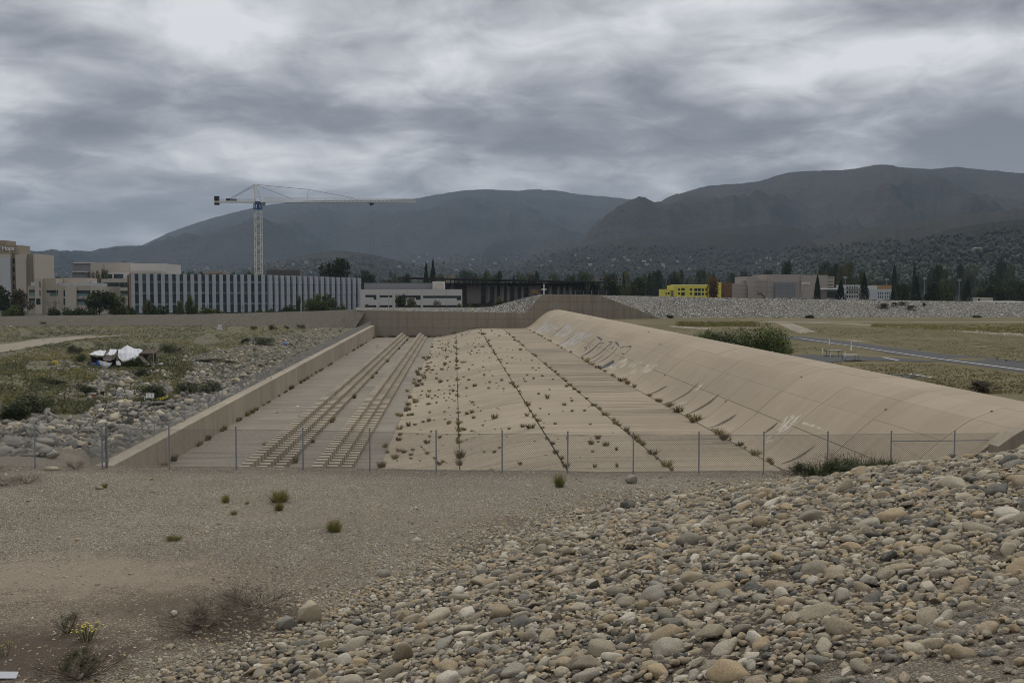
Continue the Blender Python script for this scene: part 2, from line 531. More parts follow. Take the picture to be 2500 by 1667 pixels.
def rubble_mat(name, cols, scale):
    """far cobbled slope: stones too small to tell apart"""
    m, nt = new_mat(name)
    p = pos(nt)
    v = nd(nt, 'ShaderNodeTexVoronoi', {'Vector': p, 'Scale': scale})
    cell = nd(nt, 'ShaderNodeSeparateColor', {0: v.outputs['Color']}).outputs[0]
    c = ramp(nt, cell, cols)
    big = noise_n(nt, p, 0.12, 5.0, 0.6)
    c = mixc(nt, math_n(nt, 'MULTIPLY', ramp(nt, big, [(0.35, (0, 0, 0)), (0.7, (1, 1, 1))]), 0.3), c, (0.16, 0.145, 0.115, 1))
    gap = nd(nt, 'ShaderNodeMapRange', {0: v.outputs['Distance'], 1: 0.38, 2: 0.62, 3: 0.0, 4: 1.0}).outputs[0]
    c = mixc(nt, math_n(nt, 'MULTIPLY', gap, 0.85), c, (0.045, 0.04, 0.033, 1))
    finish(nt, c, 0.92, math_n(nt, 'MULTIPLY', v.outputs['Distance'], -1.0), 1.0, 0.35, 0.15)
    return m


M['rubble'] = rubble_mat('cobbled_embankment', [(0.0, (0.12, 0.115, 0.10)), (0.35, (0.22, 0.205, 0.175)), (0.7, (0.31, 0.285, 0.235)), (0.9, (0.42, 0.40, 0.345)), (1.0, (0.58, 0.56, 0.50))], 2.3)
M['rubble_low'] = rubble_mat('fine_cobbled_embankment', [(0.0, (0.155, 0.135, 0.098)), (0.5, (0.195, 0.17, 0.125)), (0.85, (0.24, 0.21, 0.16)), (1.0, (0.30, 0.27, 0.21))], 3.6)


def foliage(name, stops, trans=0.12):
    m, nt = new_mat(name)
    r = nd(nt, 'ShaderNodeAttribute', attribute_name='rnd').outputs['Fac']
    oi = nd(nt, 'ShaderNodeObjectInfo').outputs['Random']
    c = ramp(nt, r, stops)
    tone = math_n(nt, 'ADD', math_n(nt, 'MULTIPLY', oi, 0.4), 0.8)
    c = mixc(nt, 1.0, c, nd(nt, 'ShaderNodeCombineColor', {0: tone, 1: tone, 2: tone}).outputs[0], 'MULTIPLY')
    b = nd(nt, 'ShaderNodeBsdfPrincipled', {'Base Color': c, 'Roughness': 0.75, 'Specular IOR Level': 0.2})
    t = nd(nt, 'ShaderNodeBsdfTranslucent', {0: c})
    mx = nd(nt, 'ShaderNodeMixShader', {0: trans, 1: b.outputs[0], 2: t.outputs[0]})
    nd(nt, 'ShaderNodeOutputMaterial', {0: mx.outputs[0]})
    return m


M['leaf_dark'] = foliage('dark_green_foliage', [(0, (0.016, 0.022, 0.008)), (0.5, (0.032, 0.044, 0.014)), (1, (0.055, 0.07, 0.022))])
M['leaf_green'] = foliage('green_foliage', [(0, (0.03, 0.04, 0.012)), (0.5, (0.06, 0.075, 0.02)), (1, (0.105, 0.12, 0.03))])
M['leaf_olive'] = foliage('olive_foliage', [(0, (0.04, 0.042, 0.018)), (0.5, (0.075, 0.075, 0.03)), (1, (0.12, 0.115, 0.05))])
M['leaf_conifer'] = foliage('conifer_foliage', [(0, (0.010, 0.016, 0.010)), (0.5, (0.018, 0.028, 0.016)), (1, (0.034, 0.046, 0.024))])
M['leaf_rust'] = foliage('rust_foliage', [(0, (0.06, 0.028, 0.010)), (0.5, (0.11, 0.05, 0.016)), (1, (0.17, 0.08, 0.025))])
M['leaf_brown'] = foliage('brown_foliage', [(0, (0.035, 0.027, 0.017)), (0.5, (0.07, 0.054, 0.033)), (1, (0.115, 0.092, 0.058))])
M['grass_dry'] = foliage('dry_grass', [(0, (0.10, 0.08, 0.04)), (0.45, (0.23, 0.18, 0.08)), (0.8, (0.34, 0.27, 0.12)), (1, (0.45, 0.37, 0.18))], 0.25)
M['grass_brown'] = foliage('brown_grass', [(0, (0.075, 0.06, 0.035)), (0.6, (0.16, 0.125, 0.065)), (1, (0.26, 0.21, 0.11))], 0.2)
M['grass_green'] = foliage('green_grass', [(0, (0.09, 0.10, 0.025)), (0.5, (0.18, 0.18, 0.045)), (1, (0.30, 0.27, 0.10))], 0.25)
M['scrub'] = foliage('mixed_scrub', [(0, (0.06, 0.062, 0.028)), (0.2, (0.12, 0.118, 0.066)), (0.38, (0.095, 0.105, 0.036)), (0.52, (0.19, 0.175, 0.105)), (0.68, (0.21, 0.195, 0.05)), (0.85, (0.26, 0.24, 0.155)), (0.96, (0.29, 0.26, 0.17)), (1, (0.36, 0.24, 0.03))], 0.2)
M['weed'] = foliage('yellow_green_weeds', [(0, (0.105, 0.09, 0.04)), (0.5, (0.13, 0.125, 0.03)), (1, (0.19, 0.17, 0.045))])
M['wood_far'] = foliage('woodland_foliage', [(0, (0.010, 0.014, 0.009)), (0.6, (0.018, 0.023, 0.012)), (0.9, (0.028, 0.034, 0.016)), (1, (0.05, 0.052, 0.022))], 0.0)
M['flower'] = plain('yellow_flower', (0.62, 0.48, 0.03), 0.7)
M['bark'] = plain('bark', (0.085, 0.065, 0.048), 0.95, 0.3, 4.0)
M['twig'] = plain('dry_twig', (0.075, 0.057, 0.04), 0.95, 0.3, 4.0)
M['steel'] = plain('galvanised_steel', (0.24, 0.25, 0.265), 0.55, 0.15, 3.0, 0.3)
M['wire_pale'] = plain('pale_wire', (0.34, 0.33, 0.31), 0.6, 0.1, 3.0, 0.2)
M['wire'] = plain('galvanised_wire', (0.145, 0.14, 0.13), 0.6, 0.1, 3.0, 0.3)
M['asphalt'] = plain('asphalt', (0.056, 0.055, 0.054), 0.9, 0.3, 0.35, local=False)
M['paintw'] = plain('white_road_paint', (0.46, 0.45, 0.43), 0.8, 0.15, 2.0)
M['white'] = plain('white_paint', (0.74, 0.73, 0.70), 0.6)

# ================================================================== SPILLWAY CHANNEL
YF = 295.0          # far abutment wall
YN = 48.5           # near retaining wall
FENCE_Y = 47.5


def XZ(px, py):
    p = WY(px, py, YF)
    return (p.x, max(0.0, p.z))


ctrl = [XZ(*q) for q in [(1061, 822.5), (1083, 820.0), (1113, 813.6), (1143, 805.5), (1170, 801.2), (1224.5, 800.5), (1282, 800.3),
                         (1291, 796.5), (1301, 788.3), (1317, 773.5), (1333, 762), (1347, 756.8), (1360, 755.4)]]
ctrl[0] = (ctrl[0][0], 0.0)
xw = WY(916, 822, YF).x                      # foot of the left training wall
XT, JX1, JX2, JX3, JX4 = ctrl[0][0], ctrl[2][0], ctrl[4][0], ctrl[5][0], ctrl[6][0]
XC, ZC = ctrl[-1]
cx = [c[0] for c in ctrl] + [XC + 1.4, XC + 3.0, XC + 5.0, XC + 8.5]
cz = [c[1] for c in ctrl] + [ZC - 0.12, ZC - 0.7, ZC - 1.9, 3.9]
# densify + smooth the profile
fx = np.linspace(cx[0], cx[-1], 1400)
fz = np.interp(fx, cx, cz)
kern = np.hanning(61)
kern /= kern.sum()
fz = np.convolve(np.pad(fz, 30, 'edge'), kern, 'valid')


def prof(x):
    return float(np.interp(x, fx, fz))


FLOOR_Z = 0.0
GAP = 0.045

# dark bed below the slabs so that the joints read as recessed gaps
m = MB()
xs_bed = [xw - 0.1, XT] + [XT + (cx[-1] - XT) * i / 40 for i in range(1, 41)]
V, F = [], []
for y in (YN + 0.3, YF + 0.2):
    for x in xs_bed:
        V.append((x, y, (prof(x) if x > XT else 0.0) - 0.22))
n = len(xs_bed)
m.add(V, [(i, i + 1, n + i + 1, n + i) for i in range(n - 1)])
m.build('channel_bed', M['joint'], kind='structure')

JY = [YN + 0.32]
y = 50.9
while y < YF - 4:
    JY.append(y)
    y += 8.55
JY.append(YF - 0.05)


def slab(name, x0, x1, y0, y1, mat, parent, nseg, zoff=0.0, hz=None, g=GAP, gy=GAP):
    """one cast slab with its own thickness following the profile"""
    hz = hz or prof
    xa = [x0 + g * 0.5 + (x1 - x0 - g) * i / nseg for i in range(nseg + 1)]
    ya, yb = y0 + gy * 0.5, y1 - gy * 0.5
    V, F = [], []
    for yy in (ya, yb):
        for x in xa:
            V.append((x, yy, hz(x) + zoff))
    for yy in (ya, yb):
        for x in xa:
            V.append((x, yy, hz(x) - 0.2 + zoff))
    k = nseg + 1
    for i in range(nseg):
        F.append((i, i + 1, k + i + 1, k + i))
        F.append((i + 1, i, 2 * k + i, 2 * k + i + 1))
        F.append((k + i, k + i + 1, 3 * k + i + 1, 3 * k + i))
    F.append((0, k, 3 * k, 2 * k))
    F.append((k - 1, 3 * k - 1, 4 * k - 1, 2 * k - 1))
    me = MB().add(V, F).mesh(name, mat)
    if nseg > 1:
        me.polygons.foreach_set('use_smooth', [True] * len(me.polygons))
        try:
            me.set_sharp_from_angle(angle=R(35))
        except Exception:
            pass
    return obj(name, me, parent)


chan_floor = obj('channel_floor', None, kind='structure')
apron = thing('spillway_apron', 'sloping tan concrete apron in jointed slabs between channel floor and weir', 'apron')
weir = thing('spillway_weir', 'long curved pale concrete overflow weir rising along the right of the channel', 'weir')
r0 = random.Random(3)
for j in range(len(JY) - 1):
    ya, yb = JY[j], JY[j + 1]
    for (a, b) in ((xw - 0.05, -15.9), (-15.9, -9.8), (-9.8, XT)):
        slab('slab', a, b, ya, yb, M['floor'], chan_floor, 1, r0.uniform(-0.006, 0.006), hz=lambda x: 0.0, g=0.012, gy=0.012)
    for (a, b, mt, ns, g) in ((XT, JX1, 'apron', 8, 0.05), (JX1, JX2, 'apron', 7, 0.11), (JX2, JX3, 'apron', 4, 0.11), (JX3, JX4, 'apron_wet', 4, 0.12)):
        slab('slab', a, b, ya, yb, M[mt], apron, ns, r0.uniform(-0.008, 0.008), g=g, gy=0.05)

# weir panels: joints along the profile
WX = [JX4, JX4 + (XC - JX4) * 0.30, JX4 + (XC - JX4) * 0.50, JX4 + (XC - JX4) * 0.68, JX4 + (XC - JX4) * 0.86]
for j in range(len(JY) - 1):
    ya, yb = (47.05 if j == 0 else JY[j]), JY[j + 1]
    for k in range(len(WX)):
        a = WX[k]
        b = WX[k + 1] if k + 1 < len(WX) else XC + 4.2
        slab('panel', a, b, ya, yb, M['weir'], weir, 7 if k + 1 < len(WX) else 12, r0.uniform(-0.006, 0.006), g=0.014 if k else 0.06, gy=0.06 if k < 2 else 0.04)


def on_weir(px, py, off=0.006):
    """where the ray through a photo point meets the weir face"""
    r = ray(px, py)
    lo = None
    for i in range(1, 4000):
        t = i * 0.0001 * 1.0
        p = CP + r * t
        if p.x > JX4 - 8 and p.x < cx[-1] and p.z < prof(p.x):
            lo = p
            break
    if lo is None:
        return None
    a, b = t - 0.0001, t
    for _ in range(20):
        c = 0.5 * (a + b)
        p = CP + r * c
        if p.z < prof(p.x):
            b = c
        else:
            a = c
    return p


def weir_paint(name, pts, mat, off, part_label=None):
    """flat paint on the curved face: polygon given by photo points, draped in strips"""
    P = [on_weir(*q) for q in pts]
    P = [p for p in P if p is not None]
    if len(P) < 3:
        return
    poly = [(p.x, p.y) for p in P]
    # scanline fill in x strips so that the sheet follows the curve
    x0, x1 = min(p[0] for p in poly), max(p[0] for p in poly)
    n = max(3, int((x1 - x0) / 0.22))
    mb = MB()
    rows = []
    for i in range(n + 1):
        x = x0 + 1e-4 + (x1 - x0 - 2e-4) * i / n
        ys = []
        for k in range(len(poly)):
            (ax, ay), (bx, by) = poly[k], poly[(k + 1) % len(poly)]
            if (ax - x) * (bx - x) < 0:
                ys.append(ay + (by - ay) * (x - ax) / (bx - ax))
        ys.sort()
        rows.append((x, ys))
    for i in range(n):
        (xa, ya), (xb, yb) = rows[i], rows[i + 1]
        for k in range(0, min(len(ya), len(yb)) - 1, 2):
            za, zb = prof(xa) + off, prof(xb) + off
            mb.add([(xa, ya[k], za), (xb, yb[k], zb), (xb, yb[k + 1], zb), (xa, ya[k + 1], za)], [(0, 1, 2, 3)])
    if mb.f:
        o = mb.build(name, mat, weir)
        if part_label:
            o['label'] = part_label


def stroke(pts, w):
    """polyline with pixel width -> polygon"""
    L, Rr = [], []
    for i, (x, y) in enumerate(pts):
        a = pts[max(0, i - 1)]
        b = pts[min(len(pts) - 1, i + 1)]
        dx, dy = b[0] - a[0], b[1] - a[1]
        l = math.hypot(dx, dy) or 1
        ww = w[i] if hasattr(w, '__len__') else w
        L.append((x - dy / l * ww, y + dx / l * ww))
        Rr.append((x + dy / l * ww, y - dx / l * ww))
    return L + Rr[::-1]


def paint_mat(name, c, cover, sc=(1.2, 5.0, 1.2)):
    """thin roller paint: ragged streaks with bare concrete between"""
    m, nt = new_mat(name)
    n = noise_n(nt, pos(nt, sc), 1.0, 7.0, 0.72, 0.2)
    n2 = noise_n(nt, pos(nt), 0.8, 5.0, 0.65)
    f = ramp(nt, math_n(nt, 'ADD', math_n(nt, 'MULTIPLY', n, 0.65), math_n(nt, 'MULTIPLY', n2, 0.35)), [(cover[0], (0, 0, 0)), (cover[1], (1, 1, 1))])
    b = nd(nt, 'ShaderNodeBsdfPrincipled', {'Base Color': rgba(c), 'Roughness': 0.9, 'Specular IOR Level': 0.15})
    tr = nd(nt, 'ShaderNodeBsdfTransparent')
    mx = nd(nt, 'ShaderNodeMixShader', {0: f, 1: tr.outputs[0], 2: b.outputs[0]})
    nd(nt, 'ShaderNodeOutputMaterial', {0: mx.outputs[0]})
    return m


M['buff'] = paint_mat('pale_cover_paint', (0.47, 0.415, 0.325), (0.43, 0.53))
M['buff_white'] = paint_mat('whitish_cover_paint', (0.49, 0.465, 0.415), (0.42, 0.60), (0.35, 3.0, 0.35))
M['tar'] = plain('dark_graffiti_paint', (0.065, 0.062, 0.065), 0.85, 0.25, 2.0, local=False)
M['crackfill'] = plain('dark_joint_growth', (0.11, 0.085, 0.055), 0.95, 0.3, 2.0, local=False)


def z8(x, y):       # zoom helpers: photo crops I measured in
    return (1330 + x * 0.1233, 790 + y * 0.1233)


def z8b(x, y):
    return (1150 + x * 0.28066, 740 + y * 0.28066)


def z1b(x, y):
    return (1700 + x * 0.34014, 800 + y * 0.34014)


white_patches = [
    [z8b(650, 158), (z8b(760, 215)), z8b(640, 262), z8b(545, 245)],
    [z8b(830, 180), z8b(905, 230), z8b(820, 300), z8b(690, 285)],
    [z8b(930, 245), z8b(1060, 270), z8b(900, 365), z8b(800, 380), z8b(760, 350)],
]
for p in white_patches:
    weir_paint('paint_patch', p, M['buff_white'], 0.010, 'streaky whitish paint covering old graffiti')
buff_patches = [
    [z8(1440, 740), z8(1620, 690), z8(1660, 770), z8(1560, 860), z8(1330, 920), z8(1260, 850)],
    [z8(1800, 735), z8(1940, 745), z8(1830, 880), z8(1640, 850)],
    [z8(1800, 890), z8(1860, 890), z8(1790, 970), z8(1690, 1010), z8(1670, 990)],
    [z8(2020, 810), z8(2220, 800), z8(2240, 840), z8(2080, 960), z8(1880, 1000)],
    [z8(1600, 670), z8(1650, 680), z8(1630, 735), z8(1590, 720)],
]
for p in buff_patches:
    weir_paint('paint_patch', p, M['buff'], 0.010, 'cream paint patch rolled over the concrete')
for p in ([z8b(1860, 848), z8b(1885, 855), z8b(1790, 902), z8b(1752, 896)], [z8b(2015, 690), z8b(2030, 694), z8b(1945, 782), z8b(1928, 780)],
          [z1b(660, 625), z1b(770, 620), z1b(720, 675), z1b(640, 740), z1b(560, 770), z1b(600, 700)],
          [z1b(520, 750), z1b(600, 740), z1b(560, 800), z1b(540, 835), z1b(500, 830), z1b(450, 800)],
          [z1b(740, 668), z1b(860, 700), z1b(940, 742), z1b(930, 750), z1b(840, 712), z1b(735, 680)],
          [z1b(280, 705), z1b(292, 710), z1b(230, 745), z1b(205, 748)]):
    weir_paint('paint_patch', p, M['buff'], 0.010, 'cream paint patch rolled over the concrete')
# dark graffiti outlines
for pts, w in (
        ([(1015, 262), (1060, 275), (1105, 300), (1135, 335)], [1.0, 1.8, 1.8, 1.2]),
        ([(1000, 285), (900, 380), (815, 470), (850, 490), (770, 545)], 0.45),
        ([(780, 475), (830, 485)], 1.0),
        ([(1020, 380), (1045, 405), (1080, 390), (1190, 388)], 0.8),
        ([(1120, 345), (1050, 420), (1000, 465), (870, 560), (760, 630), (660, 665)], [0.4, 0.6, 0.9, 0.7, 0.6, 0.4]),
        ([(1240, 340), (1270, 375), (1310, 375), (1350, 350), (1405, 365), (1445, 400), (1465, 460), (1500, 462)], [0.7, 1.0, 1.0, 1.2, 1.6, 1.5, 1.3, 0.6]),
        ([(1330, 360), (1280, 450)], 0.6), ([(1380, 440), (1310, 520)], [0.4, 1.1]),
        ([(1300, 390), (1190, 500), (1060, 610), (940, 680), (770, 735)], [0.5, 0.8, 0.8, 0.7, 0.4]),
        ([(1170, 620), (1050, 710), (950, 755), (830, 780)], [0.3, 0.6, 0.9, 0.7]),
        ([(1440, 475), (1340, 590), (1210, 690), (1080, 760), (940, 805)], [0.6, 0.4, 0.9, 0.5, 0.3]),
        ([(1470, 490), (1560, 455), (1650, 430), (1690, 445), (1720, 470)], [0.7, 0.8, 1.7, 2.0, 0.8]),
        ([(1715, 475), (1590, 600)], 0.45), ([(1520, 590), (1580, 608)], 1.4),
        ([(1150, 410), (1010, 550)], 0.35), ([(1580, 630), (1440, 740)], 0.35)):
    weir_paint('graffiti_stroke', stroke([z8(*q) for q in pts], [k * 1.2 for k in w] if hasattr(w, '__len__') else w * 1.3), M['tar'], 0.014)
weir_paint('graffiti_stroke', [z8(1360, 715), z8(1420, 745), z8(1250, 850), z8(1060, 905), z8(1060, 880), z8(1210, 800)], M['tar'], 0.014)
# dark scour along the lower transverse joints
for pts, w in (
        ([z8b(1500, 800), z8b(1600, 775), z8b(1670, 738), z8b(1712, 715)], [0.3, 1.2, 1.5, 0.3]),
        ([z8b(1660, 880), z8b(1800, 830), z8b(1900, 770), z8b(1990, 680)], [0.3, 1.0, 1.2, 0.3]),
        ([z8b(1840, 975), z8b(1960, 930), z8b(2080, 860), z8b(2165, 785)], [0.4, 1.6, 2.2, 0.4]),
        ([z8b(2060, 1088), z8b(2180, 1040), z8b(2310, 965)], [0.3, 1.4, 0.5]),
        ([z1b(80, 718), z1b(180, 690), z1b(250, 650), z1b(290, 622)], [0.3, 1.6, 2.0, 0.3]),
        ([z1b(485, 755), z1b(540, 720), z1b(590, 675)], [1.0, 2.2, 0.4]),
        ([z1b(600, 978), z1b(700, 945), z1b(780, 900), z1b(860, 840)], [0.6, 1.8, 1.8, 0.5]),
        ([z8b(950, 465), z8b(1040, 420), z8b(1100, 370)], [0.3, 0.8, 0.3]),
        ([z8b(680, 300), z8b(760, 240), z8b(830, 185)], [0.3, 0.7, 0.3]),
        ([z8b(760, 355), z8b(850, 310), z8b(900, 270)], [0.3, 0.7, 0.3])):
    weir_paint('joint_scour', stroke(pts, [k * 1.25 for k in w]), M['crackfill'], 0.012)

# ------------------------------------------------------------------ left training wall with its low guard fence
wall_l = thing('training_wall', 'straight grey concrete wall along the left of the channel, stained vertically', 'wall')


def wtop(y):
    return 2.0 + (y - 67.0) * (1.45 / 228.0)


WT = 1.25        # wall thickness
YWING = 67.0
WX0, WY0 = WY(250, 1150, FENCE_Y).x + 0.3, YN - 0.2      # corner post end of the wing wall


def wing_x(y):
    return WX0 + (xw - WX0) * (y - WY0) / (YWING - WY0)


def wing_z(y):
    return 5.3 + (wtop(YWING) - 5.3) * (y - WY0) / (YWING - WY0)


nwg = 4
for k in range(nwg):
    ya, yb = WY0 + (YWING - WY0) * k / nwg + 0.015, WY0 + (YWING - WY0) * (k + 1) / nwg - 0.015
    vs = []
    for yy in (ya, yb):
        vs += [(wing_x(yy) - 0.5, yy, -0.3), (wing_x(yy), yy, -0.3), (wing_x(yy), yy, wing_z(yy)), (wing_x(yy) - 0.5, yy, wing_z(yy))]
    MB().add(vs, [(0, 1, 2, 3), (5, 4, 7, 6), (0, 4, 5, 1), (3, 2, 6, 7), (1, 5, 6, 2), (4, 0, 3, 7)]).build('wing_panel', M['wall'], wall_l)
y = YWING
k = 0
while y < YF - 0.5:
    y2 = min(y + 9.1, YF - 0.06)
    ya, yb = y + 0.015, y2 - 0.015
    z0, z1 = wtop(ya), wtop(yb)
    mb = MB()
    xo, xi = xw - WT, xw
    xb = xw + 0.10                     # slight batter of the channel face
    vs = [(xo, ya, -0.3), (xb, ya, -0.3), (xb, yb, -0.3), (xo, yb, -0.3), (xo, ya, z0), (xi, ya, z0), (xi, yb, z1), (xo, yb, z1)]
    mb.add(vs, [(0, 3, 2, 1), (4, 5, 6, 7), (0, 1, 5, 4), (1, 2, 6, 5), (2, 3, 7, 6), (3, 0, 4, 7)])
    mb.build('wall_panel', M['wall'], wall_l)
    y = y2

guard = thing('guard_fence', 'low chain link fence along the top of the left channel wall', 'fence')


def chain_link(p0, p1, h, pitch, r, z0f, name, parent, mat):
    """two families of diagonal wires woven between bottom and top"""
    p0, p1 = Vector(p0), Vector(p1)
    d = (p1 - p0)
    L = d.length
    u = d / L
    nrm = Vector((-u.y, u.x, 0)).normalized()
    Vs, Fs = [], []

    def pt(s, v):
        s = min(max(s, 0), L)
        q = p0 + u * s
        return Vector((q.x, q.y, z0f(q.x, q.y) + v))
    step = pitch
    for fam in (1, -1):
        s = -h if fam == 1 else 0.0
        end = L if fam == 1 else L + h
        off = nrm * (r * 0.9 * fam)
        while s < end:
            a_s, a_v = s, 0.0
            b_s, b_v = s + fam * h, h
            # clip to [0, L]
            lo, hi = 0.0, 1.0
            ds = b_s - a_s
            t0, t1 = sorted(((0 - a_s) / ds, (L - a_s) / ds))
            lo, hi = max(lo, t0), min(hi, t1)
            if hi > lo + 0.02:
                a = pt(a_s + ds * lo, h * lo) + off
                b = pt(a_s + ds * hi, h * hi) + off
                dd = (b - a).normalized()
                s1 = dd.cross(nrm).normalized() * r
                s2 = nrm * r
                base = len(Vs)
                for c in (a, b):
                    Vs += [tuple(c + s1), tuple(c - s1 * 0.5 + s2 * 0.87), tuple(c - s1 * 0.5 - s2 * 0.87)]
                for i in range(3):
                    j2 = (i + 1) % 3
                    Fs.append((base + i, base + j2, base + 3 + j2, base + 3 + i))
            s += step
    me = np_mesh(name, np.array(Vs), np.array(Fs), mat)
    o = obj(name, me, parent, kind='stuff')
    return o


gx = xw - WT + 0.15
chain_link((gx, YWING + 0.3, 0), (gx, YF - 0.4, 0), 1.2, 0.11, 0.0034, lambda x, y: wtop(y), 'mesh_wires', guard, M['wire_pale'])
post_me = MB().tube((0, 0, -0.1), (0, 0, 1.32), 0.03, 6).mesh('post', M['steel'])
y = YWING + 0.5
while y < YF - 0.5:
    obj('post', post_me, guard, loc=(gx, y, wtop(y)))
    y += 3.0

# ------------------------------------------------------------------ baffle rows
def tooth_mesh():
    h, w, d = 0.47, 0.76, 0.68
    poly = [(0, -0.05), (3 * w, -0.05), (3 * w, h), (2 * w, h), (2 * w, 2 * h), (w, 2 * h), (w, 3 * h), (0, 3 * h)]
    mb = MB()
    n = len(poly)
    vs = [(x, 0, z) for x, z in poly] + [(x, d, z) for x, z in poly]
    fr = [(0, 1, 2, 3), (0, 3, 4, 5), (0, 5, 6, 7)]
    fs = fr + [tuple(i + n for i in reversed(f)) for f in fr]
    fs += [(i + n, (i + 1) % n + n, (i + 1) % n, i) for i in range(n)]
    mb.add(vs, fs)
    return mb.mesh('tooth', M['block'])


tooth = tooth_mesh()
BX = [WZ(580, 1147, 1.2).x, WZ(757, 1149, 1.2).x]
for bx, lab in zip(BX, ('outer row of stepped concrete baffle teeth, nearer the left channel wall', 'inner row of stepped concrete baffle teeth, nearer the apron')):
    row = thing('baffle_row', lab, 'baffle row', (bx, 0, 0))
    y = 50.0
    while y < YF - 6:
        obj('tooth', tooth, row, loc=(0, y, 0.0))
        y += 1.28
kerb = MB().box(BX[1] - 0.75, BX[1] - 0.45, 50, YF - 6, -0.05, 0.16).build('low_kerb', M['block'], label='low concrete kerb running beside the inner baffle row', cat='kerb')

# ------------------------------------------------------------------ far abutment wall (plane y = YF)
abut = thing('abutment_wall', 'brown concrete abutment wall closing the far end of the channel', 'wall')


def abut_top(px):
    return float(np.interp(px, [860, 872, 1283, 1324, 1463, 1656], [793, 757, 764, 719, 720.5, 794]))


lifts = [-0.3, 2.55, 5.1, 7.6, 10.0, 14.0]
pxs = [864 + i * (1656 - 864) / 110 for i in range(111)]
for a, b in zip(lifts[:-1], lifts[1:]):
    for c0 in range(0, 110, 22):
        mb = MB()
        for i in range(c0, min(110, c0 + 22)):
            ptsA = [WY(pxs[i], abut_top(pxs[i]), YF), WY(pxs[i + 1], abut_top(pxs[i + 1]), YF)]
            g = 0.018
            gl = 0.02 if i == c0 else 0.0
            z0 = a + g
            za, zb = min(ptsA[0].z, b - g), min(ptsA[1].z, b - g)
            if max(za, zb) <= z0 + 0.02:
                continue
            za, zb = max(za, z0), max(zb, z0)
            xa, xb = ptsA[0].x + gl, ptsA[1].x
            mb.add([(xa, YF, z0), (xb, YF, z0), (xb, YF, zb), (xa, YF, za), (xa, YF + 0.8, z0), (xb, YF + 0.8, z0), (xb, YF + 0.8, zb), (xa, YF + 0.8, za)],
                   [(0, 1, 2, 3), (5, 4, 7, 6), (3, 2, 6, 7)] + ([(0, 3, 7, 4)] if i == c0 else []) + ([(1, 5, 6, 2)] if i == min(110, c0 + 22) - 1 else []))
        if mb.f:
            mb.build('wall_panel', M['abut'], abut)
bk = MB()
P = [WY(px, abut_top(px) + 0.6, YF) for px in pxs]
for i in range(110):
    bk.add([(P[i].x, YF + 0.06, -0.3), (P[i + 1].x, YF + 0.06, -0.3), (P[i + 1].x, YF + 0.06, P[i + 1].z), (P[i].x, YF + 0.06, P[i].z)], [(0, 1, 2, 3)])
bk.build('wall_core', M['joint'], abut)
# pale whitewash splash above the weir's far end
sp = [(1345, 735), (1356, 733), (1364, 738), (1366, 755), (1350, 754), (1340, 747)]
mb = MB()
c = WY(1354, 745, YF)
pp = [WY(a, b, YF - 0.01) for a, b in sp]
mb.add([tuple(p) for p in pp], [tuple(range(len(pp)))[::-1]])
M['wash'] = paint_mat('whitewash', (0.42, 0.40, 0.36), (0.47, 0.68), (2.2, 2.2, 0.7))
mb.build('paint_patch', M['wash'], abut)

# near retaining wall below the fence (seen only from the channel side)
mb = MB()
mb.box(WX0 + 0.1, 22.0, YN - 0.35, YN + 0.28, -0.3, 4.6)
rxs = [25.3 + (XC + 9 - 25.3) * i / 30 for i in range(31)]
for i in range(30):
    xa, xb = rxs[i], rxs[i + 1]
    za, zb = prof(xa) + 0.14, prof(xb) + 0.14
    fs = [(0, 1, 2, 3), (5, 4, 7, 6), (3, 2, 6, 7)]
    if i == 0:
        fs.append((4, 0, 3, 7))
    if i == 29:
        fs.append((1, 5, 6, 2))
    mb.add([(xa, 46.1, -0.3), (xb, 46.1, -0.3), (xb, 46.1, zb), (xa, 46.1, za), (xa, 47.0, -0.3), (xb, 47.0, -0.3), (xb, 47.0, zb), (xa, 47.0, za)], fs)
mb.build('retaining_wall', M['wall'], label='near concrete retaining wall rising at the right edge beyond the cobbles', cat='wall')

# white cross on the abutment
c0 = WY(1328, 728, YF + 1.0)
cr = MB()
t = 0.13
hgt = WY(1328, 694, YF + 1.0).z - c0.z
cr.box(-t, t, -t, t, -0.3, hgt)
cr.box(-0.75, -t, -t * 0.8, t * 0.8, hgt * 0.60, hgt * 0.60 + 2 * t)
cr.box(t, 0.75, -t * 0.8, t * 0.8, hgt * 0.60, hgt * 0.60 + 2 * t)
cr.build('cross', M['white'], label='tall plain white cross standing on the far abutment', cat='cross', loc=tuple(c0))

# ================================================================== TERRAIN
TOE = [(-40, -30), (-20, 0), (-14, 10), (-8, 20), (-6, 23.2), (0, 34), (6.7, 42.2), (13, 45.4), (20, 46.6), (30, 47.6), (60, 48.0)]


def toe_dist(x, y):
    """signed distance to the toe of the cobbled slope, positive uphill (right / towards the camera)"""
    best, sg = 1e9, 1
    for (ax, ay), (bx, by) in zip(TOE[:-1], TOE[1:]):
        dx, dy = bx - ax, by - ay
        t = ((x - ax) * dx + (y - ay) * dy) / (dx * dx + dy * dy)
        t = min(1, max(0, t))
        qx, qy = ax + dx * t - x, ay + dy * t - y
        d = qx * qx + qy * qy
        if d < best:
            best = d
            sg = 1 if (dx * (y - ay) - dy * (x - ax)) < 0 else -1
    return sg * math.sqrt(best)


def plat(x):
    return 5.05 + 0.55 * sstep(14, -20, x)


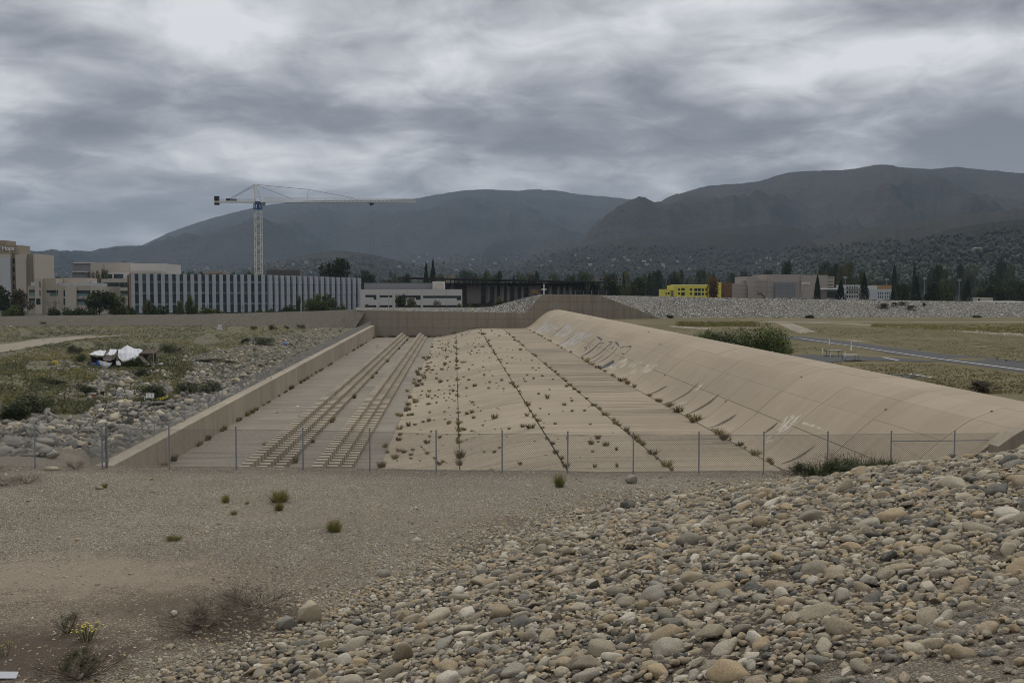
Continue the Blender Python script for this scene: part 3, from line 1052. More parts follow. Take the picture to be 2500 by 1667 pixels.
def h_near(x, y):
    s = toe_dist(x, y)
    z = plat(x) + 0.05 * fbm(x, y, 0.35, 3)
    if s > 0:
        g = 0.27 * s if s > 3 else 0.045 * s * s * 2 - 0.0 * s
        if s <= 3:
            g = 0.045 * s * s
            g += 0.0
        else:
            g = 0.405 + 0.27 * (s - 3)
        z += g * 1.0 + min(0.12, 0.05 * s) * fbm(x, y, 0.8, 3, 5.0)
    d = math.hypot(x, y)
    z += 1.9 * sstep(9, 2, d)
    # bank falling away beyond the fence on the left
    if y > 49.2 and x < xw:
        z -= (min(y, 72) - 49.2) * 0.115
    return z


GROUND_X0, GROUND_X1 = -190.0, 320.0
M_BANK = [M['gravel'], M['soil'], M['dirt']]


def axis(a, b, fine0, fine1, df, dc):
    v, x = [], a
    while x < b:
        v.append(x)
        x += df if fine0 <= x < fine1 else dc
    v.append(b)
    return v


bank = obj('gravel_bank', grid_mesh('gravel_bank', axis(GROUND_X0, 120, -30, 40, 0.6, 5.0), axis(-60, YN - 0.25, 8, 50, 0.6, 4.0), h_near, M_BANK, skip=lambda x, y: x > 22.4 and y > 46.6), kind='structure')


def h_basin(x, y):
    z = 1.75 + max(0, y - 67) * 0.0058 + 0.30 * fbm(x, y, 0.06, 4) + 0.08 * fbm(x, y, 0.5, 2)
    z += 0.5 * sstep(-30, -60, x)
    if y < 80:
        zb = plat(x) - max(0, y - 49.2) * 0.115
        z = max(z, zb)
    # shallow next to the wall
    k = sstep(-29, xw - WT, x)
    z = z * (1 - k) + (wtop(y) - 0.35 if y > 66 else max(wtop(y) - 0.35, plat(x) - max(0, y - 49.2) * 0.115)) * k
    return z


YE = 292.0


def h_fill(x, y):
    z = plat(x) - max(0, y - 49.2) * 0.115 + 0.10 * fbm(x, y, 0.5, 3)
    return max(z, h_basin(xw - WT - 0.5, y) - 0.2)


# fill behind the wing wall, between the fence corner and the end of the channel wall
fys = [YN - 0.3 + i * 0.62 for i in range(31)]
V, F = [], []
for yv in fys:
    xr_ = wing_x(min(yv, YWING)) - 0.45
    for i in range(17):
        xx = xw - WT - 0.3 + (xr_ - (xw - WT - 0.3)) * i / 16
        fr_ = (i / 16) ** 3
        V.append((xx, yv, h_fill(xx, yv) * (1 - fr_) + min(h_fill(xx, yv), wing_z(min(yv, YWING)) - 0.1) * fr_))
F = [(j * 17 + i, j * 17 + i + 1, j * 17 + i + 18, j * 17 + i + 17) for j in range(30) for i in range(16)]
fill = obj('bank_fill', np_mesh('bank_fill', np.array(V), np.array(F), M['gravel'], smooth=True), kind='structure')
basin = obj('basin_ground', grid_mesh('basin_ground', axis(GROUND_X0, xw - WT + 0.02, -70, -20, 1.2, 2.5), axis(YN - 0.35, YE + 8, 48, 140, 1.2, 3.0), h_basin, M['basin']), kind='structure')

FZ = 4.05


def h_field(x, y):
    # a low bench beyond the runway
    k = sstep(0, 16, y - (158 + (x - 55) * 0.02))
    edge = sstep(0, 10, (y - 160) - (x - 60) * (-0.95) - 0)
    z = FZ + 0.06 * fbm(x, y, 0.08, 3)
    p = BENCH(x)
    z += 1.1 * sstep(p, p + 22, y)
    return z


def BENCH(x):
    return 225 - (x - 60) * 0.80 if x < 160 else 145.0


field = obj('field_ground', grid_mesh('field_ground', axis(XC + 5.5, GROUND_X1, 34, 160, 2.5, 6.0), axis(YN - 0.3, YE + 16, 48, 300, 2.5, 6.0), h_field, M['field']), kind='structure')

# wide outer ground to the horizon, with a hole for the modelled ground
ZG = 3.4
mb = MB()
B = 30000
x0, x1, y0, y1 = GROUND_X0 + 0.5, GROUND_X1 - 0.5, -59.5, 322.0
mb.add([(-B, -B, ZG), (B, -B, ZG), (B, y0, ZG), (-B, y0, ZG)], [(0, 1, 2, 3)])
mb.add([(-B, y0, ZG), (x0, y0, ZG), (x0, y1, ZG), (-B, y1, ZG)], [(0, 1, 2, 3)])
mb.add([(x1, y0, ZG), (B, y0, ZG), (B, y1, ZG), (x1, y1, ZG)], [(0, 1, 2, 3)])
mb.add([(-B, y1, ZG), (B, y1, ZG), (B, B, ZG), (-B, B, ZG)], [(0, 1, 2, 3)])
mb.build('ground', scrub_ground('valley_ground', [(0.3, (0.07, 0.07, 0.04)), (0.5, (0.045, 0.05, 0.028)), (0.7, (0.11, 0.10, 0.07))]), kind='structure')

# ------------------------------------------------------------------ far embankments
def strip(rows, mat, name, nsub=1, smooth=False, **kw):
    """rows: list of polylines with equal length, joined in order"""
    V, F = [], []
    n = len(rows[0])
    for r in rows:
        V += [tuple(p) for p in r]
    for j in range(len(rows) - 1):
        for i in range(n - 1):
            F.append((j * n + i, j * n + i + 1, (j + 1) * n + i + 1, (j + 1) * n + i))
    return MB().add(V, F).build(name, mat, None, smooth, **kw)


# low left embankment: foot at the basin, crest, back slope
pxl = [-400, -200, 0, 150, 320, 480, 640, 760, 820, 868]
crest_y = [778, 775, 772, 770, 768.5, 767, 763, 759.5, 758, 757]
YC = 306.0
crest = [WY(a, b, YC) for a, b in zip(pxl, crest_y)]
crest[-1] = WY(869, 757, YF + 0.4)
foot = [Vector((c.x + 1.0, YE - 4, h_basin(min(c.x, xw - 2), YE - 4) - 0.1)) for c in crest]
f2 = WY(863, 793, YF + 0.3)
foot[-1] = Vector((f2.x, YF + 0.3, 2.0))
crest[-2] = WY(820, 758, YF + 5.5)
foot[-2] = Vector((crest[-2].x, YE - 6, foot[-2].z))
foot[-1] = Vector((f2.x, YF - 9, h_basin(xw - 2, YF - 9) - 0.1))
crest.append(crest[-1] + Vector((3.0, 0.7, 0)))
foot.append(foot[-1] + Vector((1.3, 0.0, 0)))
top2 = [Vector((c.x, YC + 5 if i < len(crest) - 1 else YC + 5, c.z - 0.1)) for i, c in enumerate(crest)]
back = [Vector((c.x, YC + 26, ZG - 0.2)) for c in crest]
emb_l = strip([foot, crest, top2, back], M['rubble_low'], 'low_embankment', label='low brown gravel embankment behind the scrub on the left', cat='embankment')

# cone of cobbles on top of the low wall, climbing to the abutment
fr = [(869, 757), (950, 758.2), (1060, 760), (1160, 761.5), (1230, 762.8), (1283, 763.8), (1304, 741), (1324, 719)]
bkp = [(869, 750.5), (950, 750.5), (1060, 750.5), (1160, 750.5), (1200, 749), (1255, 734), (1300, 722), (1322, 718.6)]
A = [WY(a, b, YF + 0.75) for a, b in fr]
Bk = [WY(a, b, YF + 10) for a, b in bkp]
Bk[-1] = WY(1322, 718.8, YF + 4)
Cc = [Vector((p.x, p.y + 4, p.z - 0.15)) for p in Bk]
Dd = [Vector((p.x, YF + 40, ZG - 0.2)) for p in Bk]
strip([A, Bk, Cc, Dd], M['rubble'], 'cobble_cone', label='cobbled shoulder climbing from the low wall to the abutment top', cat='embankment')

# high right embankment
pxr = [1322, 1463, 1560, 1656, 1840, 2000, 2200, 2350, 2500, 2750, 3000]
cyr = [719, 720.8, 722.5, 724.5, 728.3, 730.5, 733.2, 735.5, 738, 743, 748]
crest_r = [WY(a, b, YF + 26) for a, b in zip(pxr, cyr)]
crest_r[0] = WY(1324, 719.2, YF + 0.8)
crest_r[1] = WY(1463, 720.8, YF + 0.8)
foot_r = []
for i, (a, c) in enumerate(zip(pxr, crest_r)):
    if i == 0:
        foot_r.append(WY(1330, 719.6, YF + 0.76))
    elif i == 1:
        foot_r.append(WY(1464, 721.2, YF + 0.76))
    elif i == 2:
        foot_r.append(WY(1560, 758, YF + 0.76))
    elif i == 3:
        foot_r.append(WY(1656, 794, YF + 0.76))
    else:
        foot_r.append(Vector((c.x, YE + 8, h_field(c.x, YE + 8) - 0.1)))
top_r = [Vector((c.x, YF + 32, c.z - 0.05)) for c in crest_r]
back_r = [Vector((c.x, YF + 60, ZG - 0.2)) for c in crest_r]
# subdivide the face so that the corner by the abutment is smooth
strip([foot_r, crest_r, top_r, back_r], M['rubble'], 'cobbled_embankment', label='high pale cobbled embankment running off to the right', cat='embankment')

# chain link fence posts on top of the abutment
tf = thing('abutment_fence', 'thin wire fence on top of the far abutment', 'fence')
tp = [WY(a, 727, YF + 4) for a in (1340, 1362, 1384, 1405, 1424, 1444, 1462, 1480)]
for p in tp:
    MB().tube((p.x, p.y, p.z - 3.0), (p.x, p.y, p.z + 2.1), 0.05, 5).build('post', M['steel'], tf)
for h in (0.9, 1.5, 2.0):
    MB().path([(p.x, p.y, p.z + h) for p in tp], 0.02, 4).build('rail', M['wire'], tf)

# ------------------------------------------------------------------ airstrip on the field
def sheet(name, px_pts, mat, dz, hf=None, **kw):
    pts = [WH(a, b, h_field, FZ) for a, b in px_pts]
    mb = MB()
    mb.add([(p.x, p.y, p.z + dz) for p in pts], [tuple(range(len(pts)))])
    me = mb.mesh(name, mat)
    bm = bmesh.new()
    bm.from_mesh(me)
    bmesh.ops.triangulate(bm, faces=bm.faces[:])
    for f in bm.faces:
        if f.normal.z < 0:
            f.normal_flip()
    bm.to_mesh(me)
    bm.free()
    return obj(name, me, **kw)


def ribbon(name, px_pts, wl, mat, dz, **kw):
    """road along photo points, width in metres, draped"""
    P = [WH(a, b, h_field, FZ) for a, b in px_pts]
    Q = []
    for i in range(len(P) - 1):
        n = max(1, int((P[i + 1] - P[i]).length / 4))
        Q += [P[i].lerp(P[i + 1], k / n) for k in range(n)]
    Q.append(P[-1])
    V, F = [], []
    for i, q in enumerate(Q):
        d = Q[min(i + 1, len(Q) - 1)] - Q[max(0, i - 1)]
        nrm = Vector((-d.y, d.x, 0)).normalized()
        for sgn in (-1, -0.33, 0.33, 1):
            v = q + nrm * (wl * 0.5 * sgn)
            V.append((v.x, v.y, h_field(v.x, v.y) + dz))
    for i in range(len(Q) - 1):
        for k in range(3):
            F.append((i * 4 + k, i * 4 + k + 1, i * 4 + k + 5, i * 4 + k + 4))
    return MB().add(V, F).build(name, mat, smooth=True, **kw)


sheet('runway', [(1900, 823), (1960, 822), (2070, 834), (2148, 844), (2261, 860), (2401, 873), (2520, 884), (2700, 903), (2700, 942), (2457, 904), (2289, 881.5), (2191, 867), (2078, 845), (1924, 828)], M['asphalt'], 0.03, kind='structure')
sheet('taxiway', [(1905, 868), (1985, 866.5), (2040, 869), (2110, 871), (2190, 874), (2245, 878.5), (2290, 883.5), (2235, 884), (2130, 880.5), (2050, 883.5), (2010, 886)], M['asphalt'], 0.05, kind='structure')
sheet('service_pad', [(2140, 914), (2200, 914.5), (2275, 921), (2215, 924)], M['asphalt'], 0.03, kind='structure')
sheet('painted_line', [(1952, 825.9), (2275, 873.8), (2520, 905.6), (2520, 907.2), (2275, 874.9), (1952, 826.6)], M['paintw'], 0.06, label='long white centre line painted along the runway', cat='road marking')
sheet('painted_line', [(2152, 873.2), (2158, 873.0), (2196, 880.6), (2190, 881.2)], M['paintw'], 0.08, label='short white hold line painted across the taxiway', cat='road marking')
sheet('painted_line', [(2216, 913.5), (2222, 913.2), (2277, 921.6), (2271, 922.2)], M['paintw'], 0.06, label='pale painted edge of the small asphalt pad', cat='road marking')
ribbon('dirt_road', [(1880, 786.5), (1990, 788.5), (2080, 791.5), (2200, 798.5), (2350, 808), (2520, 819), (2700, 832)], 4.5, M['track'], 0.03, kind='structure')
ribbon('dirt_road', [(1665, 786), (1900, 785.6), (2150, 785.8), (2400, 786), (2700, 787)], 5.5, M['track'], 0.05, kind='structure')
ribbon('dirt_path', [(1912, 789), (1935, 797), (1956, 807), (1975, 813)], 4.0, M['track'], 0.04, kind='structure')
ribbon('dirt_path', [(1640, 796), (1690, 801), (1735, 803.5)], 3.0, M['track'], 0.05, kind='structure')
sheet('sand_patch', [(2060, 829), (2100, 831), (2118, 835), (2085, 834)], M['track'], 0.03, kind='structure')

# posts and small furniture by the runway
def marker(px, pyb, pyt, lab, shape='post'):
    p = WH(px, pyb, h_field, FZ)
    h = (pyb - pyt) / 2500 * (p - CP).dot(cF)
    mb = MB()
    if shape == 'post':
        mb.tube((0, 0, -0.1), (0, 0, h), 0.075, 8).tube((0, 0, h), (0, 0, h + 0.04), 0.09, 8)
        mb.build('marker_post', M['white'], loc=tuple(p), label=lab, cat='post')
    else:
        mb.tube((0, 0, -0.1), (0, 0, h * 0.25), 0.18, 8, 0.12).tube((0, 0, h * 0.25), (0, 0, h), 0.06, 8, 0.05)
        mb.build('pylon_marker', M['white'], loc=tuple(p), label=lab, cat='marker')


marker(2008.5, 864, 849.5, 'white post standing in the grass left of the small table')
marker(2027, 871, 861.5, 'short white post beside the small dark table')
marker(2063, 874, 858.5, 'white post at the edge of the taxiway right of the table')
marker(2078, 854, 834, 'slim white cone marker at the near edge of the runway', 'cone')
p = WH(2023.5, 867, h_field, FZ)
dd = (p - CP).dot(cF)
fl = thing('flag_pole', 'thin leaning pole with a small pale windsock by the runway', 'pole', tuple(p))
hh = (867 - 818) / 2500 * dd
MB().tube((0, 0, -0.1), (0.25, 0, hh), 0.03, 5).build('pole', M['steel'], fl)
MB().tube((0.03, 0, hh * 0.52), (0.13, 0, hh * 0.80), 0.10, 6, 0.05).build('windsock', M['white'], fl)


def ftable(px, py, lab, c):
    p = WH(px, py, h_field, FZ)
    t = thing('work_table', lab, 'table', tuple(p), 0.2)
    MB().box(-1.1, 1.1, -0.45, 0.45, 0.82, 0.88).build('table_top', c, t)
    for sx in (-1, 1):
        for sy in (-0.38, 0.38):
            MB().box(sx * 0.95 - 0.04, sx * 0.95 + 0.04, sy - 0.04, sy + 0.04, 0, 0.82).build('leg', M['steel'], t)


ftable(2036, 869.5, 'dark table standing on the asphalt beside the short white post', M['steel'])
ftable(2076, 881, 'pale topped table at the lower edge of the taxiway', M['paintw'])
for px, py, lab in ((2022, 870, 'small black mat lying left of the dark table'), (2076, 883, 'small black mat lying under the pale table'), (2091, 881.5, 'small black mat lying right of the pale table')):
    p = WH(px, py, h_field, FZ)
    MB().box(-0.6, 0.6, -0.3, 0.3, 0.0, 0.09).build('rubber_mat', M['joint'], loc=(p.x, p.y, p.z + 0.06), label=lab, cat='mat')

# ------------------------------------------------------------------ STONES
def ico(sub):
    bm = bmesh.new()
    bmesh.ops.create_icosphere(bm, subdivisions=sub, radius=1.0)
    V = np.array([v.co[:] for v in bm.verts])
    F = np.array([[v.index for v in f.verts] for f in bm.faces])
    bm.free()
    return V, F


ICO1, ICO2, ICO3 = ico(1), ico(2), ico(3)


def stone_shape(seed, base, amp=0.16, sq=0.25):
    V, F = base
    out = []
    rr = random.Random(seed + 500)
    cuts = [(Vector((rr.gauss(0, 1), rr.gauss(0, 1), rr.gauss(0, 1))).normalized(), rr.uniform(0.58, 0.9)) for _ in range(5)]
    for v in V:
        d = Vector(v)
        r = 1 + amp * mnoise.noise(d * 0.9 + Vector((seed * 7.1, 0, 0))) + amp * 0.4 * mnoise.noise(d * 2.2 + Vector((0, seed * 3.3, 0)))
        e = max(abs(d.x), abs(d.y), abs(d.z))
        r *= 1 + sq * (1 / (0.45 + 0.55 * e) - 1)
        for n, h in cuts:
            c = d.dot(n)
            if c > 0.1 and r * c > h:
                r = h / c + 0.25 * (r - h / c)
        out.append(d * r)
    return np.array([o[:] for o in out]), F


def rock_shape(seed, base=None, bev=0.05):
    """angular block: convex hull of a few random points"""
    rr = random.Random(seed)
    bm = bmesh.new()
    for _ in range(rr.randrange(11, 17)):
        d = Vector((rr.gauss(0, 1), rr.gauss(0, 1), rr.gauss(0, 1))).normalized()
        e = max(abs(d.x), abs(d.y), abs(d.z))
        bm.verts.new(d * (0.55 + 0.45 / e * 0.75) * rr.uniform(0.8, 1.0))
    r = bmesh.ops.convex_hull(bm, input=bm.verts[:])
    for v in [v for v in bm.verts if not v.link_faces]:
        bm.verts.remove(v)
    bmesh.ops.triangulate(bm, faces=bm.faces[:])
    if bev:
        bmesh.ops.bevel(bm, geom=bm.edges[:], offset=bev, segments=1, affect='EDGES', clamp_overlap=True)
        bmesh.ops.triangulate(bm, faces=bm.faces[:])
    bm.verts.index_update()
    V = np.array([v.co[:] for v in bm.verts])
    F = np.array([[v.index for v in f.verts] for f in bm.faces])
    bm.free()
    return V, F


def rot_to(nrm, ang):
    z = Vector(nrm).normalized()
    q = Vector((0, 0, 1)).rotation_difference(z).to_matrix()
    return np.array(q @ Matrix.Rotation(ang, 3, 'Z'))


def merge_stones(name, items, shapes, mat, parent, smooth=True):
    """items: (x,y,z, sx,sy,sz, Rot, rnd, shape)"""
    Vs, Fs, Rn = [], [], []
    b = 0
    for (x, y, z, sx, sy, sz, Rm, rn, k) in items:
        V, F = shapes[k]
        Vs.append((V * (sx, sy, sz)) @ Rm.T + (x, y, z))
        Fs.append(F + b)
        Rn.append(np.full(len(V), rn))
        b += len(V)
    me = np_mesh(name, np.concatenate(Vs), np.concatenate(Fs), mat, np.concatenate(Rn), smooth)
    if smooth:
        me.set_sharp_from_angle(angle=R(48))
    return obj(name, me, parent, kind='stuff')


def dirt_zone(x, y):
    """1 inside the bare dirt strip at the lower right, 0 in the cobbles"""
    # line from (9.6,16.8) to (4.1,12.5)
    s = ((x - 4.1) * (16.8 - 12.5) - (y - 12.5) * (9.6 - 4.1)) / math.hypot(5.5, 4.3)
    s += 0.5 * fbm(x, y, 0.5, 2, 9.0)
    return s      # positive: to the right / nearer = dirt


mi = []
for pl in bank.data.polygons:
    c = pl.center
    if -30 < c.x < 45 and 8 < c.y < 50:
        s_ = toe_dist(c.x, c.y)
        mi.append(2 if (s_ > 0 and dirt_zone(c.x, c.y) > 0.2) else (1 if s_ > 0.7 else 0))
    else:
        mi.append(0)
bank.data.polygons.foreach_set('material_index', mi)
shapes2 = [stone_shape(i, ICO2, 0.34, 0.25) for i in range(10)]
shapes1 = [stone_shape(i + 40, ICO1, 0.35, 0.15) for i in range(6)]
shapes3 = [stone_shape(i, ICO3, 0.34, 0.25) for i in range(9)] + [rock_shape(300 + i, bev=0.12) for i in range(5)]
for i in (2, 5, 8):
    shapes2[i] = rock_shape(320 + i, bev=0.0)
cob_items, peb_items = [], []
cellmap = {}
rs = random.Random(21)


def normal_at(hf, x, y, e=0.4):
    return Vector((hf(x - e, y) - hf(x + e, y), hf(x, y - e) - hf(x, y + e), 2 * e)).normalized()


def visible(x, y, z, pad=60):
    q = project((x, y, z))
    return q is not None and -pad < q[0] < 2500 + pad and 900 < q[1] < 1667 + pad * 2.5


def try_place(x, y, r, f=0.82):
    c = 0.45
    ix, iy = int(x // c), int(y // c)
    for i in range(ix - 2, ix + 3):
        for j in range(iy - 2, iy + 3):
            for (a, b, q) in cellmap.get((i, j), ()):
                if (a - x) ** 2 + (b - y) ** 2 < ((r + q) * f) ** 2:
                    return False
    cellmap.setdefault((ix, iy), []).append((x, y, r))
    return True


def sample_region():
    d = 10 + 44 * math.sqrt(rs.random())
    a = rs.uniform(-0.50, 0.62)
    return d * math.sin(a), d * math.cos(a)


cand = 0
stone_list = []
for (rlo, rhi, tries, f) in ((0.17, 0.27, 1300, 1.3), (0.10, 0.17, 15000, 0.86), (0.065, 0.10, 80000, 0.72), (0.035, 0.065, 160000, 0.68)):
    for _ in range(tries):
        x, y = sample_region()
        if y > YN - 0.8:
            continue
        s = toe_dist(x, y)
        edge = s + 0.9 * fbm(x, y, 0.35, 2, 3.0)
        if edge < -0.2 and (rlo > 0.05 or rs.random() > 0.55 * math.exp(edge * 0.8)):
            continue
        dz = dirt_zone(x, y)
        r = rs.uniform(rlo, rhi)
        lim = 0.05 + 0.06 * max(0, edge)          # small stones at the toe, bigger uphill
        if r > lim and rs.random() > 0.03:
            continue
        if dz > 0 and rs.random() < (0.93 if r > 0.09 else 0.55) * sstep(0, 1.2, dz):
            continue
        if not try_place(x, y, r, f):
            continue
        z = h_near(x, y)
        if not visible(x, y, z):
            continue
        el = rs.uniform(1.0, 1.55)
        sx, sy, sz = r * el, r * rs.uniform(0.8, 1.05), r * rs.uniform(0.55, 0.85)
        nrm = normal_at(h_near, x, y) + Vector((rs.gauss(0, 0.22), rs.gauss(0, 0.22), 0))
        q = project((x, y, z))
        rn = rs.random()
        stone_list.append((r * el / q[2], (x, y, z + sz * rs.uniform(0.12, 0.5), sx, sy, sz, rot_to(nrm, rs.uniform(0, 6.28)), rn, rs.randrange(10)), q))
stone_list.sort(key=lambda t: -t[0])
big, rest = [], []
for t in stone_list:
    inside = -10 < t[2][0] < 2510 and t[2][1] < 1675
    (big if inside and len(big) < 300 else rest).append(t)
cob_me = [np_mesh('cobble', V, F, M['stone_o'], smooth=True) for V, F in shapes3]
for me in cob_me[9:]:
    me.set_sharp_from_angle(angle=R(50))
for n, t in enumerate(big):
    (x, y, z, sx, sy, sz, Rm, rn, k) = t[1]
    o = bpy.data.objects.new('cobble', cob_me[(k + n) % 14])
    COL.objects.link(o)
    o.parent = bank
    o.matrix_basis = Matrix.Translation((x, y, z)) @ Matrix(Rm.tolist()).to_4x4() @ Matrix.Diagonal((sx, sy, sz, 1))
near_rest = [t[1] for t in rest if t[0] * 2500 > 10.5]
far_rest = [t[1] for t in rest if t[0] * 2500 <= 10.5]
print('cobbles', len(stone_list), len(near_rest), len(far_rest))
merge_stones('cobbles', near_rest, shapes2, M['stone'], bank)
if far_rest:
    merge_stones('small_cobbles', [i[:8] + (i[8] % 6,) for i in far_rest], shapes1, M['stone'], bank)

# pebbles: on the plateau, in the dirt strip, between the cobbles
items = []
for _ in range(66000):
    x, y = sample_region()
    if y > 48.0:
        continue
    s = toe_dist(x, y)
    dzz = dirt_zone(x, y)
    if s > 0.5 and dzz < 0 and rs.random() < 0.45:
        continue
    dens = 0.5 + 0.9 * fbm(x, y, 0.3, 3, 2.0)
    if s < -0.5:
        dens = 0.30 + 0.6 * max(0, dens) + 0.75 * sstep(-4, 0, s)
        if rs.random() > dens:
            continue
    r = 0.010 + 0.032 * rs.random() ** 2.5
    if s > -1.5 or dzz > 0:
        r *= 1.6
    if rs.random() < 0.012:
        r *= 2.6
    z = h_near(x, y)
    if not visible(x, y, z, 20):
        continue
    items.append((x, y, z + r * 0.15, r * rs.uniform(1, 1.6), r, r * 0.65, rot_to((rs.gauss(0, .15), rs.gauss(0, .15), 1), rs.uniform(0, 6.28)), 0.2 + 0.8 * rs.random() ** 0.7, rs.randrange(6)))
print('pebbles', len(items))
merge_stones('pebbles', items, shapes1, M['stone'], bank)

# a few single stones that stand out on the gravel
for px, py, r, sz, lab in ((1542, 1178, 0.36, 0.30, 'dark green-grey boulder lying by the fence on the gravel'),
                           (1532, 1243, 0.30, 0.24, 'round brown boulder alone on the gravel below the fence'),
                           (126, 1147, 0.32, 0.13, 'long pale stone lying against the foot of the fence at left'),
                           (757, 1515, 0.40, 0.42, 'tall angular grey rock at the edge of the cobbles'),
                           (242, 1193, 0.17, 0.09, 'small whitish flat stone on the gravel near the left fence corner'),
                           (700, 1532, 0.30, 0.24, 'blue grey rounded boulder beside the angular rock')):
    p = WH(px, py, h_near, 5)
    V, F = (rock_shape(5, ICO3) if 'angular' in lab or 'green-grey' in lab else stone_shape(3, ICO3, 0.3, 0.2))
    me = np_mesh('boulder', V, F, M['stone_o'] if 'pale' in lab or 'brown' in lab or 'whitish' in lab else M['rock_o'], smooth='angular' not in lab)
    obj('boulder', me, loc=(p.x, p.y, p.z + sz * 0.45), rz=rs.uniform(-0.4, 0.4), sc=(r, r * 0.8, sz), label=lab, cat='rock')

# ------------------------------------------------------------------ RIPRAP on the left
def in_rip(px, py):
    """photo regions covered by broken rock -> density"""
    # near band
    if py > 1000 and px < 1110 - (py - 705) * 1.96 + 30:
        return 1.0
    return 0.0


rock_shapes = [rock_shape(100 + i, bev=0.0) for i in range(14)]
rl = []
cellmap = {}


def wall_px(py):
    return 1110 - (py - 697) * 1.93


def rip_density(px, py):
    d = wall_px(py) - px                      # pixels left of the guard fence
    if d < -12:
        return 0
    if py > 985:
        lim = 990 + 35 * math.sin(px * 0.013) + 15 * math.sin(px * 0.041)
        if px > 330:
            lim = 985 - (px - 330) * 0.25
        return 1.0 if lim < py < 1116 else 0
    width = np.interp(py, [792, 810, 850, 890, 930, 985], [95, 150, 300, 300, 210, 120])
    w2 = width * (1 + 0.35 * mnoise.noise(Vector((px * 0.012, py * 0.03, 0))))
    if d < w2:
        return 0.95
    if 905 < py < 975 and 215 < px < 420:
        return 0.65 if mnoise.noise(Vector((px * 0.02, py * 0.05, 4))) > -0.15 else 0.1
    return 0.02


for (rlo, rhi, tries, f) in ((0.42, 0.70, 1500, 0.95), (0.24, 0.42, 10000, 0.70), (0.12, 0.24, 36000, 0.68)):
    for _ in range(tries):
        py = 792 + (1118 - 792) * rs.random() ** 0.85
        px = rs.uniform(-60, wall_px(py) + 8)
        dn = rip_density(px, py)
        if rs.random() > dn:
            continue
        p = WZ(px, py, 2.2)
        p = WH(px, py, h_basin, 2.2)
        if p.y < YWING + 3:
            p = WH(px, py, h_fill if p.x > xw - WT - 0.3 else h_basin, 3.5)
        if p.y > YE - 3 or (p.x > gx - 0.3 and p.y > YWING) or p.y < 53 or (p.y <= YWING and p.x > wing_x(p.y) - 1.0):
            continue
        # sparser sampling in far perspective
        r = rs.uniform(rlo, rhi) * (1.0 if p.y < 130 else 0.85)
        if dn < 0.1 and r > 0.5:
            continue
        if not try_place(p.x, p.y, r, f):
            continue
        sx, sy, sz = r * rs.uniform(1.0, 1.5), r * rs.uniform(0.8, 1.1), r * rs.uniform(0.6, 0.95)
        q = project(p)
        nrm = Vector((rs.gauss(0, 0.4), rs.gauss(0, 0.4), 1))
        rl.append((r / q[2], (p.x, p.y, p.z + sz * rs.uniform(0.1, 0.55), sx, sy, sz, rot_to(nrm, rs.uniform(0, 6.28)), rs.random(), rs.randrange(14)), q))
rl.sort(key=lambda t: -t[0])
print('riprap', len(rl))
rock_me = [np_mesh('rock', V, F, M['rock_o']) for V, F in [rock_shape(100 + i, ICO3) for i in range(14)]]
for t in rl[:300]:
    (x, y, z, sx, sy, sz, Rm, rn, k) = t[1]
    o = bpy.data.objects.new('rock', rock_me[k])
    COL.objects.link(o)
    o.parent = basin
    o.matrix_basis = Matrix.Translation((x, y, z)) @ Matrix(Rm.tolist()).to_4x4() @ Matrix.Diagonal((sx, sy, sz, 1))
merge_stones('broken_rocks', [t[1] for t in rl[300:]], rock_shapes, M['rock'], basin, False)

# ------------------------------------------------------------------ FRONT FENCE
fence = thing('chain_link_fence', 'tall chain link fence crossing the gravel in front of the channel', 'fence')
fx0, fx1 = WY(-77, 1150, FENCE_Y).x, WY(2484, 1100, FENCE_Y).x


def fz_(x, y=0):
    return h_near(x, FENCE_Y) + 0.03 if x < 14 else max(plat(x), min(h_near(x, FENCE_Y), plat(x) + 0.25)) + 0.03


post2 = MB().tube((0, 0, -0.4), (0, 0, 1.92), 0.034, 8).tube((0, 0, 1.92), (0, 0, 1.97), 0.042, 8).mesh('post', M['steel'])
for a in (-77, 86, 250, 414, 577, 740, 903, 1065, 1226, 1386, 1546, 1706, 1864, 2020, 2174.5, 2329, 2484):
    x = WY(a, 1150, FENCE_Y).x
    obj('post', post2, fence, loc=(x, FENCE_Y, fz_(x)))
chain_link((fx0, FENCE_Y + 0.05, 0), (fx1, FENCE_Y + 0.05, 0), 1.80, 0.105, 0.0056, fz_, 'mesh_wires', fence, M['wire'])
for hgt, rr in ((0.05, 0.006), (1.79, 0.007)):
    k = 60
    MB().path([(fx0 + (fx1 - fx0) * i / k, FENCE_Y + 0.05, fz_(fx0 + (fx1 - fx0) * i / k) + hgt) for i in range(k + 1)], rr, 4).build('tension_wire', M['wire'], fence)
xr = [WY(a, 1150, FENCE_Y).x for a in (2174.5, 2329, 2484)]
MB().path([(x, FENCE_Y + 0.07, fz_(x) + 1.45) for x in xr], 0.024, 6).build('rail', M['steel'], fence)
MB().tube((xr[0], FENCE_Y + 0.07, fz_(xr[0]) + 1.4), (xr[1] - 0.6, FENCE_Y + 0.07, fz_(xr[1]) + 0.1), 0.006, 4).build('brace_wire', M['wire'], fence)
x = WY(250, 1150, FENCE_Y).x
cpost = thing('corner_post', 'thick steel corner post of the fence at the end of the channel wall', 'post', (x + 0.16, FENCE_Y + 0.12, fz_(x)))
MB().tube((0, 0, -0.4), (0, 0, 2.0), 0.06, 8).tube((0, 0, 2.0), (0, 0, 2.06), 0.07, 8).build('post', M['steel'], cpost)
MB().box(-0.09, 0.09, -0.10, 0.10, 0.25, 0.35).build('clamp', M['steel'], cpost)
MB().box(-0.09, 0.09, -0.1, 0.1, 1.45, 1.55).build('clamp', M['steel'], cpost)

